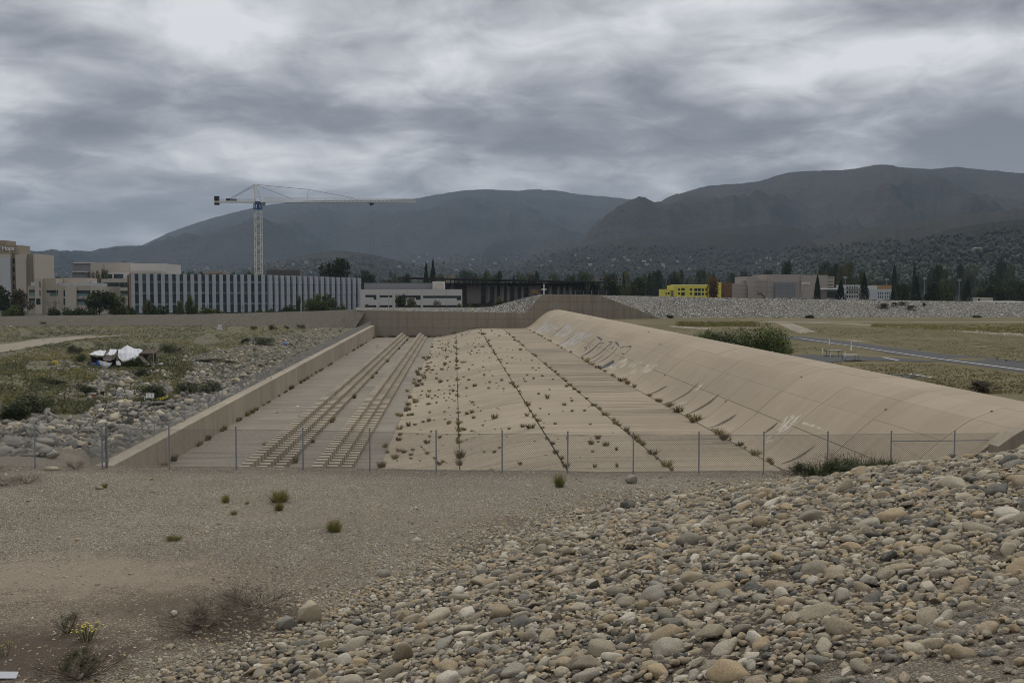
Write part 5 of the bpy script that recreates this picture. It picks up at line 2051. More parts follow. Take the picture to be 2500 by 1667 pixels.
facade(t, 1086, 1420, 690.6, 692.4, Y - 5, 5, M['black'], [], name='parapet', rec=0.3)

# ---- building sheathed in yellow
t = thing('yellow_building', 'building under construction sheathed in bright yellow panels behind the embankment', 'building')
Y = 600
yo = [(1655.5, 1660.5, 704, 709.5), (1663, 1672, 703.5, 709.5), (1684, 1690, 704, 710), (1695, 1703, 704, 711), (1704, 1711, 704, 711), (1713, 1719, 704.5, 711), (1722, 1726, 704.5, 710),
      (1655.5, 1660.5, 714, 719.5), (1663, 1672, 713.5, 722), (1684, 1690, 714.5, 720), (1695, 1703, 714, 722), (1704, 1711, 714, 722), (1713, 1719, 714.5, 721), (1722, 1726, 714.5, 721)]
facade(t, 1645, 1737, 696, 735, Y, 20, M['yellow'], yo, zb=GB)
facade(t, 1620, 1637.5, 706, 735, Y + 0.5, 14, M['yellow'], [(1625, 1628, 714, 720), (1630, 1635, 713.5, 719)], zb=GB)
facade(t, 1637.5, 1645, 709, 735, Y + 1.5, 12, M['tan'], [], zb=GB)
facade(t, 1652, 1730, 695.2, 696.6, Y + 2, 16, M['white'], [], name='roof_membrane', rec=0.3)
facade(t, 1750, 1761, 689, 735, Y - 1, 12, M['yellow'], [(1753, 1755, 693, 697)], zb=GB)
t = thing('brown_wrapped_building', 'square building wrapped in rust brown sheeting beside the yellow one', 'building')
facade(t, 1761.5, 1788, 690, 735, Y + 2, 16, M['rust'], [(1763, 1767, 716, 722)], zb=GB)
for px in (1765, 1770, 1775, 1780, 1785):
    X = WY(px, 700, Y + 1.6).x
    MB().box(X - 0.12, X + 0.12, Y + 1.5, Y + 1.75, GB, WY(px, 691, Y + 1.6).z).build('scaffold_pole', M['tan'], t)

# ---- big beige block with the red and white banner
t = thing('beige_block_building', 'large plain pinkish beige building with grey sheeted bay and red banner', 'building')
Y = 640
bb = M['block_beige']
facade(t, 1789, 1825, 692, 745, Y + 2, 30, bb, [], zb=GB)
facade(t, 1810, 1825, 686, 692.5, Y + 3, 10, bb, [(1816, 1818, 684.5, 688)], name='stair_head')
facade(t, 1825, 1850.5, 675, 745, Y, 30, bb, [], zb=GB)
facade(t, 1850.5, 1873, 683.5, 745, Y + 1, 30, bb, [], zb=GB)
facade(t, 1873, 1956, 670, 745, Y + 0.5, 34, bb, [], zb=GB)
facade(t, 1956, 2020, 671.5, 745, Y - 0.3, 34, bb, [(1952.5, 1954.5, 710, 717.5), (1957.5, 1959, 710.5, 717), (1957.5, 1959, 720.5, 725)], zb=GB)
facade(t, 2017, 2036.5, 675.5, 745, Y + 6, 20, M['beige2'], [(2019, 2034, 678.5, 680.3), (2019, 2034, 686.5, 688.3), (2019, 2034, 694.5, 696.3), (2019, 2034, 702, 704)], zb=GB)
facade(t, 1892, 1944, 688.5, 726, Y - 1.0, 0.95, M['sheet'], [], name='sheeted_bay')
for k in range(9):
    X = WY(1895 + k * 5.7, 700, Y - 1.3).x
    MB().box(X - 0.09, X + 0.09, Y - 1.25, Y - 1.02, WY(1895, 725, Y).z, WY(1895, 689, Y).z).build('scaffold_pole', M['midgrey'], t)
for (xa, ya, xb, yb) in ((1790, 697, 1824, 698.5), (1790, 706, 1824, 708), (1790, 715.5, 1824, 717.5), (1841, 688, 1891, 688.8), (1841, 700, 1891, 702.5), (1841, 709.5, 1891, 713.5), (1841, 718.5, 1870, 722), (1892, 695.5, 1944, 698.5), (1892, 703.5, 1944, 707.5), (1892, 714, 1944, 715.5), (1944, 688.3, 1956, 688.5)):
    a, b = WY(xa, ya, Y - 1.1), WY(xb, yb, Y - 1.1)
    MB().tube(a, b, 0.16, 4).build('ledger', M['midgrey'], t)
X0, X1, Z0, Z1 = rect(1958.5, 1977, 689, 694.8, Y - 0.6)
bn = thing('banner', 'white banner with dark red lettering hung on the beige building', 'banner', (0, Y - 0.6, 0))
MB().box(X0, X1, -0.06, 0.06, Z0, Z1).build('cloth', M['white'], bn)
mrd = plain('dark_red', (0.16, 0.03, 0.03), 0.8)
lw = (X1 - X0)
for k, (u0, u1, cut) in enumerate(((0.10, 0.16, 0), (0.26, 0.31, 0), (0.42, 0.50, 1), (0.54, 0.60, 0), (0.64, 0.72, 1), (0.75, 0.81, 0), (0.84, 0.90, 0))):
    MB().box(X0 + lw * u0, X0 + lw * u1, -0.10, -0.065, Z0 + (Z1 - Z0) * 0.28, Z0 + (Z1 - Z0) * (0.82 if not cut else 0.70)).build('letter', mrd, bn)
# site hoist and tall poles by the block
lp = WY(1825.5, 700, Y - 6)
MB().tube((lp.x, lp.y, GB), (lp.x, lp.y, lp.z), 0.25, 6).build('site_pole', M['darkgrey'], label='dark pole standing in front of the beige block', cat='pole')
bl = thing('boom_lift', 'dark folded boom lift arm showing above the embankment', 'lift', (0, 0, 0))
pts = [WY(1868, 727, Y - 30), WY(1857, 715.5, Y - 30), WY(1854, 719, Y - 30), WY(1848, 715, Y - 30)]
MB().path(pts, 0.32, 5).build('arm', M['black'], bl)
MB().box(pts[0].x - 1.5, pts[0].x + 1.5, pts[0].y - 1, pts[0].y + 1, GB, pts[0].z).build('base', M['darkgrey'], bl)

# ---- buildings at far right
t = thing('brown_shed', 'low brown shed with a white roof edge right of the tall conifer', 'building')
facade(t, 2015, 2047, 707, 745, 560, 14, M['taupe'], [(2019, 2044, 712, 727, 'glass')], zb=GB)
facade(t, 2014, 2048, 703.5, 706.9, 559, 15, M['white'], [], name='roof_edge', rec=0.3)
t = thing('scaffolded_building', 'grey building with scaffold bays between the conifers', 'building')
Y = 590
facade(t, 2065, 2100, 695.5, 745, Y, 16, M['offwhite'], [(2067 + k * 6, 2071 + k * 6, a, a + 6) for k in range(5) for a in (700, 711, 721)], zb=GB)
facade(t, 2065, 2122, 704, 706, Y - 1.2, 1.1, M['beige2'], [], name='deck', rec=0.3)
for k in range(6):
    X = WY(2067 + k * 6.4, 700, Y - 1.4).x
    MB().box(X - 0.1, X + 0.1, Y - 1.5, Y - 1.3, GB, WY(2067, 696, Y).z).build('scaffold_pole', M['midgrey'], t)
t = thing('grey_hall', 'pale grey two storey hall with an orange brown upper wall at right', 'building')
facade(t, 2121, 2178, 706, 745, Y + 4, 16, M['palegrey'], [(a, a + 2.6, b, b + 6) for a in (2144, 2149, 2154, 2160, 2165, 2170) for b in (713, 722)], zb=GB)
facade(t, 2121, 2141, 697, 706, Y + 5, 10, M['offwhite'], [(2123, 2127, 708, 713)] if False else [], name='upper_wall')
facade(t, 2141, 2177, 696.2, 706, Y + 5.5, 10, M['orange'], [], name='upper_wall')
t = thing('cream_kiosk', 'small cream flat roofed building above the embankment at far right', 'building')
facade(t, 2385, 2424, 727, 750, 480, 9, M['beige'], [(2388, 2393, 729, 735)], zb=GB)
t = thing('long_white_roof', 'long low white roof just above the embankment crest at far right', 'roof')
X0, X1, Z0, Z1 = rect(2374, 2510, 735, 739, 440)
MB().box(X0, X1, 440, 452, Z0 - 0.4, Z1 - 0.2).build('roof', M['white'], t)
MB().box(X0 + 0.6, X1 - 0.6, 441, 451, GB, Z0 - 0.41).build('wall', M['beige2'], t)

# brown office behind the tree line
t = thing('brick_office', 'distant brown brick office block right of the black roof frame', 'building')
facade(t, 1460, 1522, 675.5, 720, 760, 20, M['taupe'], [(1464 + k * 8, 1469 + k * 8, 680 + j * 8, 684 + j * 8) for k in range(7) for j in range(2)], zb=GB)
t = thing('small_plant_house', 'small tan plant house on the roof line left of the black frame', 'building')
facade(t, 1085, 1111, 672, 700, 500, 6, M['tan'], [(1090, 1094, 674.5, 677), (1096, 1099, 674.5, 677)], zb=GB)

# ---- floodlight masts
for px, yt, lab in ((2063.5, 677, 'floodlight mast behind the scaffolded building'), (2165, 681.5, 'floodlight mast behind the grey hall'), (2258, 679, 'tall floodlight mast left of the round green tree'), (2342, 683, 'floodlight mast at far right beside the dark conifer')):
    p = WY(px, yt, 650)
    fm = thing('floodlight_mast', lab, 'floodlight', (p.x, 650, GB))
    H = p.z - GB
    MB().tube((0, 0, 0), (0, 0, H), 0.28, 7, 0.18).build('pole', M['steel'], fm)
    MB().box(-1.3, 1.3, -0.25, 0.25, H - 0.1, H + 0.08).box(-1.3, 1.3, -0.25, 0.25, H - 0.9, H - 0.75).build('crossbar', M['steel'], fm)
    for k in range(5):
        for zz in (0.1, -0.72):
            MB().box(-1.2 + k * 0.52, -0.85 + k * 0.52, -0.4, -0.1, H + zz + 0.02, H + zz + 0.42).build('lamp', M['rooftop'], fm)

# ---- parked cars whose roofs show over the crest
carw = []
for nme, mt in (('white', M['white']), ('silver', M['rooftop']), ('red', plain('car_red', (0.25, 0.03, 0.025), 0.4))):
    carw.append(mt)


def car_meshes(mt):
    b = MB()
    b.prism([(-2.2, 0.3), (2.2, 0.3), (2.25, 0.75), (1.25, 0.95), (-2.1, 0.98), (-2.25, 0.6)], -0.88, 0.88)
    g = MB()
    g.prism([(-1.75, 0.98), (1.15, 0.96), (0.5, 1.45), (-1.25, 1.47)], -0.76, 0.76)
    r = MB().box(-1.2, 0.45, -0.72, 0.72, 1.472, 1.53)
    w = MB()
    return b.mesh('body', mt), g.mesh('cabin', M['glass']), r.mesh('roof', mt)


wheel_me = MB().tube((0, -0.1, 0), (0, 0.1, 0), 0.33, 12).mesh('wheel', M['black'])
cm = [car_meshes(m) for m in carw]
crest_z = lambda px: float(np.interp(px, pxr, [c.z for c in crest_r]))
cars = [(1880, 0, 'white car roof left of the row showing over the embankment below the sheeted bay'), (1903, 0, 'second white car roof from the left over the embankment'), (1921, 0, 'third white car roof from the left over the embankment'),
        (1942, 0, 'fourth white car roof over the embankment left of the tall conifer'), (1962, 1, 'silver car roof nearest the left side of the tall conifer'), (2028, 0, 'white car roof in front of the brown shed'),
        (2077, 0, 'white car roof in front of the scaffolded building'), (2093, 0, 'white car roof left of the red car'), (2107, 2, 'red car roof between the white cars'), (2133, 0, 'white car roof in front of the grey hall'), (2166, 1, 'silver car roof at the right end of the grey hall')]
for px, k, lab in cars:
    py = float(np.interp(px, pxr, cyr)) - 2.0
    p = WY(px, py, YF + 75)
    c = thing('parked_car', lab, 'car', (p.x, p.y, p.z - 1.5), 0.15, 'cars parked behind the right embankment')
    for me, nm in zip(cm[k], ('body', 'cabin', 'roof')):
        obj(nm, me, c)
    for wx in (-1.4, 1.4):
        for wy in (-0.82, 0.82):
            obj('wheel', wheel_me, c, loc=(wx, wy, 0.33))
cp = [WY(px, float(np.interp(px, pxr, cyr)) - 2.0, YF + 75) for px in (1850, 1900, 1950, 2000, 2050, 2100, 2150, 2200)]
V = [(p.x, YF + 68, p.z - 1.5) for p in cp] + [(p.x, YF + 84, p.z - 1.5) for p in cp] + [(p.x, YF + 120, ZG - 0.1) for p in cp] + [(p.x, YF + 59, ZG - 0.1) for p in cp]
F = []
for i in range(7):
    F += [(i, i + 1, 9 + i, 8 + i), (8 + i, 9 + i, 17 + i, 16 + i), (24 + i, 25 + i, 1 + i, i)]
MB().add(V, F).build('car_park', M['asphalt'], kind='structure')

# ================================================================== TOWER CRANE
CY = 505.0
M['cranew'] = plain('crane_white', (0.62, 0.60, 0.52), 0.6, 0.08, 0.5)
M['craneb'] = plain('crane_blue', (0.02, 0.07, 0.22), 0.5, 0.1, 0.5)
crane = thing('tower_crane', 'white tower crane with long lattice jib standing behind the finned building', 'crane')


def cpx(px, py):
    return WY(px, py, CY)


mc = cpx(631, 600)
mw = 1.5
mx, my = mc.x, CY
zmast = cpx(631, 512).z
ang = R(28)
ca, sa = math.cos(ang), math.sin(ang)
cor = [(mx + (a * ca - b * sa) * mw, my + (a * sa + b * ca) * mw) for a, b in ((-1, -1), (1, -1), (1, 1), (-1, 1))]
mb = MB()
for (x, y) in cor:
    mb.tube((x, y, GB), (x, y, zmast), 0.16, 5)
mb.build('mast_legs', M['cranew'], crane)
mb = MB()
z = GB
step = 2.05
k = 0
while z < zmast - 0.5:
    zn = min(z + step, zmast)
    for i in range(4):
        (xa, ya), (xb, yb) = cor[i], cor[(i + 1) % 4]
        if k % 2:
            mb.tube((xa, ya, z), (xb, yb, zn), 0.085, 4, cap=False)
        else:
            mb.tube((xb, yb, z), (xa, ya, zn), 0.085, 4, cap=False)
        if k % 3 == 0:
            mb.tube((xa, ya, z), (xb, yb, z), 0.10, 4, cap=False)
    z = zn
    k += 1
o = mb.build('mast_lattice', M['cranew'], crane)
o['kind'] = 'stuff'
za, zb_ = zmast, cpx(631, 497.5).z
mb = MB()
for (x, y) in cor:
    mb.tube((x, y, za), (x, y, zb_), 0.26, 5)
for zz in (za + 0.2, zb_ - 0.1):
    for i in range(4):
        mb.tube((*cor[i], zz), (*cor[(i + 1) % 4], zz), 0.24, 4)
for i in range(4):
    mb.tube((*cor[i], za), (*cor[(i + 1) % 4], zb_), 0.12, 4)
mb.tube((mx, my, za), (mx, my, zb_), 0.5, 6)
mb.build('slewing_section', M['craneb'], crane)
zj = cpx(631, 493).z
MB().tube((mx, my, zb_), (mx, my, zj + 0.2), 1.55, 12).build('turntable', M['darkgrey'], crane)
# counter jib, deck, rail, weights
xa, xb = cpx(524, 492).x, mx - 1.0
MB().box(xa, xb, my - 0.75, my - 0.45, zj - 0.5, zj + 0.35).box(xa, xb, my + 0.45, my + 0.75, zj - 0.5, zj + 0.35).box(xa, xb, my - 0.44, my + 0.44, zj + 0.12, zj + 0.2).build('counter_jib', M['cranew'], crane)
mb = MB()
nposts = 16
for i in range(nposts + 1):
    x = xa + 2.2 + (xb - xa - 2.2) * i / nposts
    mb.tube((x, my - 0.8, zj + 0.3), (x, my - 0.8, zj + 1.5), 0.05, 4)
for h in (0.9, 1.5):
    mb.tube((xa + 2.2, my - 0.8, zj + h), (xb, my - 0.8, zj + h), 0.05, 4)
mb.build('handrail', M['steel'], crane)
wtop_, wbot = cpx(524, 479.3).z, cpx(524, 500.5).z
for z0_, z1_ in ((zj + 0.36, wtop_), (wbot, zj - 0.52)):
    for i in range(2):
        MB().box(xa + 0.02 + i * 1.1, xa + 1.02 + i * 1.1, my - 1.0, my + 1.0, z0_, z1_).build('counterweight', M['charcoal'], crane)
MB().box(cpx(564, 480).x, cpx(578, 480).x, my - 0.4, my + 0.4, zj + 0.36, zj + 1.35).build('winch_cabinet', M['midgrey'], crane)
MB().tube((cpx(553, 480).x, my - 0.5, zj + 0.95), (cpx(563, 480).x, my - 0.5, zj + 0.95), 0.55, 10).build('winch_drum', M['charcoal'], crane)
# tower top (A frame)
apx = cpx(623, 452)
mb = MB()
for (bx, by) in ((mx - 1.3, my - 0.9), (mx - 1.3, my + 0.9), (mx + 1.7, my - 0.9), (mx + 1.7, my + 0.9)):
    mb.tube((bx, by, zj + 0.3), (apx.x + (0.3 if bx > mx else -0.6), my + (by - my) * 0.3, apx.z), 0.16, 5)
for f in (0.3, 0.55, 0.8):
    zz = zj + (apx.z - zj) * f
    xl = mx - 1.3 + (apx.x - 0.6 - mx + 1.3) * f
    xr2 = mx + 1.7 + (apx.x + 0.3 - mx - 1.7) * f
    for sy in (-1, 1):
        yy = my + sy * 0.9 * (1 - 0.7 * f)
        mb.tube((xl, yy, zz), (xr2, yy, zz), 0.10, 4)
mb.tube((apx.x - 1.1, my, apx.z + 0.05), (apx.x + 1.3, my, apx.z + 0.05), 0.35, 6)
mb.build('tower_top', M['cranew'], crane)
# jib: triangular truss
x0, x1 = cpx(645, 490).x, cpx(1016, 490).x
zb0, zt0 = zj - 0.1, zj + 1.95
nb = 58
MB().tube((x0, my - 0.85, zb0), (x1, my - 0.85, zb0), 0.15, 5).tube((x0, my + 0.85, zb0), (x1, my + 0.85, zb0), 0.15, 5).tube((x0, my, zt0), (x1 - 1.0, my, zt0), 0.14, 5).tube((mx, my - 0.8, zb0), (x0, my - 0.85, zb0), 0.2, 5).tube((mx, my + 0.8, zb0), (x0, my + 0.85, zb0), 0.2, 5).build('jib_chords', M['cranew'], crane)
mb = MB()
for i in range(nb):
    xa_, xb_ = x0 + (x1 - x0) * i / nb, x0 + (x1 - x0) * (i + 1) / nb
    xm = 0.5 * (xa_ + xb_)
    for sy in (-0.85, 0.85):
        mb.tube((xa_, my + sy, zb0), (min(xm, x1 - 1), my, zt0), 0.085, 4, cap=False)
        mb.tube((min(xm, x1 - 1), my, zt0), (xb_, my + sy, zb0), 0.085, 4, cap=False)
    mb.tube((xa_, my - 0.85, zb0), (xb_, my + 0.85, zb0), 0.05, 4, cap=False)
o = mb.build('jib_lattice', M['cranew'], crane)
o['kind'] = 'stuff'
# pendants, cables
tp1 = cpx(753, 463)
MB().tube((tp1.x, my, tp1.z), (cpx(750, 490).x, my, zt0), 0.14, 5).build('king_post', M['cranew'], crane)
mb = MB()
for a, b in (((apx.x + 0.5, my, apx.z), (cpx(708, 481).x, my, zt0)), ((apx.x + 0.5, my, apx.z + 0.2), (tp1.x, my, tp1.z)), ((tp1.x, my, tp1.z), (cpx(866, 484).x, my, zt0)), ((apx.x - 0.6, my - 0.3, apx.z), (cpx(553, 484).x, my - 0.6, zj + 0.5)), ((apx.x - 0.6, my + 0.3, apx.z - 0.6), (cpx(556, 484).x, my + 0.6, zj + 0.5))):
    mb.tube(a, b, 0.10, 4)
mb.build('pendant_lines', M['darkgrey'], crane)
xt = cpx(907, 494).x
MB().box(xt - 1.0, xt + 1.0, my - 0.9, my + 0.9, zb0 - 0.9, zb0 - 0.16).box(xt - 0.6, xt + 0.6, my - 0.5, my + 0.5, zb0 - 1.3, zb0 - 0.91).build('trolley', M['charcoal'], crane)
zh = cpx(907, 646).z
for dx in (-0.7, 0.7):
    MB().tube((xt + dx, my, zb0 - 0.9), (xt + dx, my, zh), 0.04, 4).build('hoist_rope', M['darkgrey'], crane)
MB().box(xt - 0.9, xt + 0.9, my - 0.3, my + 0.3, zh - 1.2, zh).build('hook_block', M['darkgrey'], crane)
xcab = cpx(645, 497).x
MB().prism([(xcab - 0.9, zj - 0.2), (xcab - 0.55, zj - 1.8), (xcab + 0.3, zj - 2.3), (xcab + 0.9, zj - 0.9), (xcab + 0.9, zj - 0.2)], my - 2.2, my - 0.95).build('operator_cab', M['midgrey'], crane)

# ================================================================== VEGETATION
def leaf_quads(C, size, g, up=0.25, asp=0.55, droop=None):
    """random pointed leaves at centres C"""
    n = len(C)
    nrm = g.normal(size=(n, 3))
    nrm[:, 2] = np.abs(nrm[:, 2]) + up
    nrm /= np.linalg.norm(nrm, axis=1, keepdims=True)
    t = g.normal(size=(n, 3))
    if droop is not None:
        t = t * 0.35 + np.array([0, 0, -1.0]) * droop
    t -= nrm * np.sum(t * nrm, axis=1, keepdims=True)
    t /= np.linalg.norm(t, axis=1, keepdims=True) + 1e-9
    b = np.cross(nrm, t)
    s = (size * g.uniform(0.6, 1.4, (n, 1)))
    V = np.stack([C + t * s, C + b * s * asp, C - t * s, C - b * s * asp], axis=1).reshape(-1, 3)
    F = np.arange(4 * n).reshape(n, 4)
    return V, F


def crown_mesh(name, clumps, n, size, mat, seed, droop=None, asp=0.55, shade=0.25, shell=0.55):
    """clumps: (x,y,z,rx,ry,rz). Leaves sit mostly in the outer shell of every clump."""
    g = np.random.default_rng(seed)
    vol = np.array([c[3] * c[4] * c[5] for c in clumps]) ** 0.67
    cnt = np.maximum(6, (n * vol / vol.sum()).astype(int))
    Cs, Rn = [], []
    for c, k in zip(clumps, cnt):
        d = g.normal(size=(k, 3))
        d /= np.linalg.norm(d, axis=1, keepdims=True)
        r = (shell + (1 - shell) * g.random((k, 1))) * (1 + 0.16 * g.normal(size=(k, 1)))
        Cs.append(np.array(c[:3]) + d * r * np.array(c[3:6]))
        Rn.append(np.clip(g.normal(0.5 + g.normal() * shade, 0.22, k), 0, 1))
    C = np.concatenate(Cs)
    V, F = leaf_quads(C, size, g, droop=droop, asp=asp)
    return np_mesh(name, V, F, mat, np.repeat(np.concatenate(Rn), 4))


def broad_clumps(seed, n=16, low=0.22, wide=0.5):
    rr = random.Random(seed)
    out = []
    for i in range(n):
        h = low + (0.92 - low) * rr.random()
        w = wide * math.sqrt(max(0.08, 1 - ((h - 0.55) / 0.5) ** 2))
        a = rr.uniform(0, 6.28)
        d = w * rr.uniform(0.25, 0.85)
        s = rr.uniform(0.10, 0.20)
        out.append((d * math.cos(a), d * math.sin(a), h, s * 1.2, s * 1.2, s))
    out.append((0, 0, 0.6, 0.22, 0.22, 0.25))
    return out


def trunk_mesh(seed, h=0.6, r=0.03):
    rr = random.Random(seed)
    mb = MB()
    p = [(0, 0, -0.02), (0.01, 0.0, h * 0.35), (rr.uniform(-.03, .03), rr.uniform(-.03, .03), h * 0.7), (rr.uniform(-.04, .04), 0, h)]
    mb.path(p, r, 6, r * 0.4)
    for i in range(5):
        a = rr.uniform(0, 6.28)
        z = h * rr.uniform(0.4, 0.9)
        mb.tube((0, 0, z), (0.25 * math.cos(a), 0.25 * math.sin(a), z + 0.18), r * 0.4, 4, r * 0.12)
    return mb.mesh('trunk', M['bark'])


def conifer_pts(seed, n, full=1.0):
    g = np.random.default_rng(seed)
    t = g.random(n) ** 0.75
    z = 0.06 + 0.94 * (1 - t) if False else 0.06 + 0.94 * t
    tier = np.floor(z * 16) / 16 + 0.5 / 16
    rad = 0.66 * (1 - z) ** 0.75 * (0.8 - 1.6 * (z - tier)) * np.minimum(1, z * 6)
    a = g.uniform(0, 2 * math.pi, n)
    lob = 1 + 0.28 * np.sin(a * 5 + tier * 40) + 0.12 * g.normal(size=n)
    rr = rad * lob * np.sqrt(g.uniform(0.35, 1, n))
    return np.stack([rr * np.cos(a), rr * np.sin(a), z - rr * 0.18], axis=1)


TREE = {}


def reg(kind, crown, trunk):
    TREE.setdefault(kind, []).append((crown, trunk))


for s in range(3):
    reg('dark', crown_mesh('crown', broad_clumps(s, 22), 2600, 0.040, M['leaf_dark'], s), trunk_mesh(s))
    reg('green', crown_mesh('crown', broad_clumps(s + 10, 22), 2600, 0.040, M['leaf_green'], s + 10), trunk_mesh(s + 3))
    reg('olive', crown_mesh('crown', broad_clumps(s + 20, 20), 2200, 0.038, M['leaf_olive'], s + 20), trunk_mesh(s + 6))
    g = np.random.default_rng(s)
    C = conifer_pts(s + 5, 2600)
    V_, F_ = leaf_quads(C, 0.036, g, up=0.6)
    reg('conifer', np_mesh('crown', V_, F_, M['leaf_conifer'], np.repeat(np.clip(g.normal(0.5, 0.25, len(C)), 0, 1), 4)), trunk_mesh(s, 0.95, 0.02))
    reg('bush', crown_mesh('crown', [(random.Random(s * 9 + i).uniform(-.32, .32), random.Random(s * 7 + i).uniform(-.32, .32), random.Random(s * 5 + i).uniform(0.15, 0.6), .24, .24, .3) for i in range(12)], 1700, 0.05, M['leaf_dark'], s + 30), trunk_mesh(s + 8, 0.4))
    reg('bushgreen', crown_mesh('crown', [(random.Random(s * 9 + i).uniform(-.34, .34), random.Random(s * 7 + i).uniform(-.3, .3), random.Random(s * 5 + i).uniform(0.15, 0.6), .22, .22, .3) for i in range(12)], 1700, 0.05, M['leaf_green'], s + 40), trunk_mesh(s + 9, 0.4))
reg('rust', crown_mesh('crown', broad_clumps(50, 22, 0.15, 0.42), 2200, 0.04, M['leaf_rust'], 50), trunk_mesh(50))
reg('brown', crown_mesh('crown', broad_clumps(51, 22, 0.15, 0.5), 2200, 0.04, M['leaf_brown'], 51), trunk_mesh(51))
reg('umbrella', crown_mesh('crown', [(math.cos(i * 1.7) * 0.3, math.sin(i * 1.7) * 0.3, 0.72 + 0.2 * (i % 3) / 2, 0.22, 0.22, 0.07) for i in range(11)] + [(0.1, 0, 0.5, 0.2, 0.2, 0.06)], 1000, 0.03, M['leaf_conifer'], 52), trunk_mesh(52, 0.9, 0.03))
# bare tree
bt_ = MB()
rb_ = random.Random(4)


def branch(p, d, l, r, k):
    q = Vector(p) + Vector(d) * l
    bt_.tube(p, q, r, 4, r * 0.6, cap=False)
    if k == 0:
        return
    for _ in range(3):
        nd_ = (Vector(d) + Vector((rb_.gauss(0, .5), rb_.gauss(0, .5), rb_.gauss(0.1, .3)))).normalized()
        branch(q, nd_, l * rb_.uniform(0.6, 0.8), r * 0.6, k - 1)


branch((0, 0, 0), (0, 0, 1), 0.30, 0.02, 5)
TREE['bare'] = [(bt_.mesh('branches', M['twig']), None)]


def tree(kind, px, yt, w, Y, lab, zb=GB, grp=None, v=None, cat='tree', name=None):
    p = WY(px, yt, Y)
    H = p.z - zb
    wd = w / 2500 * Y
    r0_ = random.Random(int(px * 13 + yt * 7))
    vs = TREE[kind]
    crown, trunk = vs[r0_.randrange(len(vs)) if v is None else v]
    nm = name or {'conifer': 'conifer_tree', 'bush': 'shrub', 'bushgreen': 'shrub', 'bare': 'bare_tree'}.get(kind, 'leafy_tree')
    t = thing(nm, lab, cat if 'bush' not in kind else 'shrub', (p.x, Y, zb), r0_.uniform(0, 6.28), grp, (wd, wd, H))
    obj('crown' if kind != 'bare' else 'branches', crown, t)
    if trunk:
        obj('trunk', trunk, t)
    return t


T = tree
T('dark', 5, 700, 70, 372, 'dense dark tree at the left edge in front of the tower')
T('brown', 52, 712, 52, 366, 'brownish leafy tree between the tower and the beige building')
T('bushgreen', 24, 737, 50, 350, 'light green shrub at the left edge below the dark tree')
T('bare', 131, 722, 50, 372, 'bare grey branching tree in front of the beige building')
T('bush', 133, 744, 32, 352, 'dark round shrub below the bare tree')
T('dark', 243, 713, 78, 368, 'large dark green tree at the right end of the beige building')
T('green', 283, 721, 48, 366, 'mid green tree between the large dark tree and the finned building')
T('bush', 178, 743, 50, 352, 'dark shrub left of the large dark green tree')
T('bush', 212, 745, 44, 350, 'low dark shrub under the large dark green tree')
T('bush', 312, 736, 44, 355, 'dark shrub at the left end of the finned building')
T('olive', 235, 658, 20, 500, 'slim dark tree standing before the pale rear block', v=1)
T('olive', 256, 661, 24, 500, 'loose dark tree right of the slim one before the rear block')
T('olive', 360, 733, 26, 362, 'thin olive tree before the first panels of the finned building')
T('bush', 386, 737, 48, 360, 'dark rounded shrub before the left part of the finned building')
T('olive', 437, 731, 22, 362, 'thin sparse tree before the finned building left of the young tree')
T('green', 465, 722, 32, 360, 'upright young tree before the finned building')
T('bushgreen', 523, 742, 62, 356, 'bright green rounded bush before the finned building')
T('bare', 590, 738, 20, 362, 'small bare sapling right of the bright green bush')
T('bushgreen', 628, 746, 22, 356, 'small green bush below the crane mast')
T('bushgreen', 657, 746, 22, 356, 'small green bush right of the crane mast')
T('bush', 690, 741, 30, 356, 'dark bush left of the taller green shrubs')
T('bush', 708, 737, 28, 360, 'dark taller bush right of the small green bushes')
T('olive', 728, 722, 16, 362, 'slender olive tree before the right part of the finned building')
T('green', 764, 720, 50, 362, 'leafy green tree left of a pair before the finned building')
T('green', 800, 720, 48, 362, 'leafy green tree right of a pair before the finned building')
T('bushgreen', 832, 734, 26, 360, 'round green shrub near the right end of the finned building')
T('bushgreen', 898, 735, 32, 358, 'green shrub at the left end of the white building')
T('bush', 921, 742, 24, 358, 'low dark shrub under the white building windows at left')
T('dark', 978, 722, 30, 366, 'dark upright tree before the white building')
T('olive', 1003, 728, 30, 364, 'loose dark tree right of the upright one before the white building')
T('olive', 1067, 732, 22, 364, 'small rounded olive tree before the right half of the white building')
T('bushgreen', 1135, 734, 50, 366, 'green shrub at the right corner of the white building')
T('bush', 1163, 741, 34, 366, 'low dark shrub below the stone panel of the dark building')
T('olive', 1222, 728, 32, 380, 'grey green tree before the slatted panels of the dark building')
T('dark', 819, 633, 84, 560, 'big rounded tree rising behind the finned building', v=0)
T('umbrella', 898, 659, 38, 540, 'flat topped dark tree between the finned and white buildings')
T('bushgreen', 935, 672, 26, 560, 'light green tree behind the white building roof')
T('conifer', 1040, 640, 22, 640, 'tall dark tree, left of a pair behind the white building')
T('conifer', 1057, 632, 24, 640, 'tall dark tree, right of a pair behind the white building', v=1)
T('conifer', 1185, 660, 16, 900, 'narrow conifer above the black roof frame')
T('green', 1420, 690, 40, 470, 'green tree by the right end of the black roof frame')
T('dark', 1455, 694, 34, 480, 'dark tree left of the brick office')
T('dark', 1500, 687, 46, 490, 'dark round tree in front of the brick office')
T('dark', 1558, 679, 56, 500, 'large dark tree left of the yellow building')
T('conifer', 1585, 668, 22, 640, 'dark conifer left of the yellow building')
T('conifer', 1606, 658, 24, 700, 'tall dark conifer behind the left end of the yellow building', v=1)
T('olive', 1530, 692, 30, 470, 'olive tree between the two dark round trees')
T('rust', 1741, 680, 36, 560, 'rust coloured tree between the yellow and brown wrapped buildings')
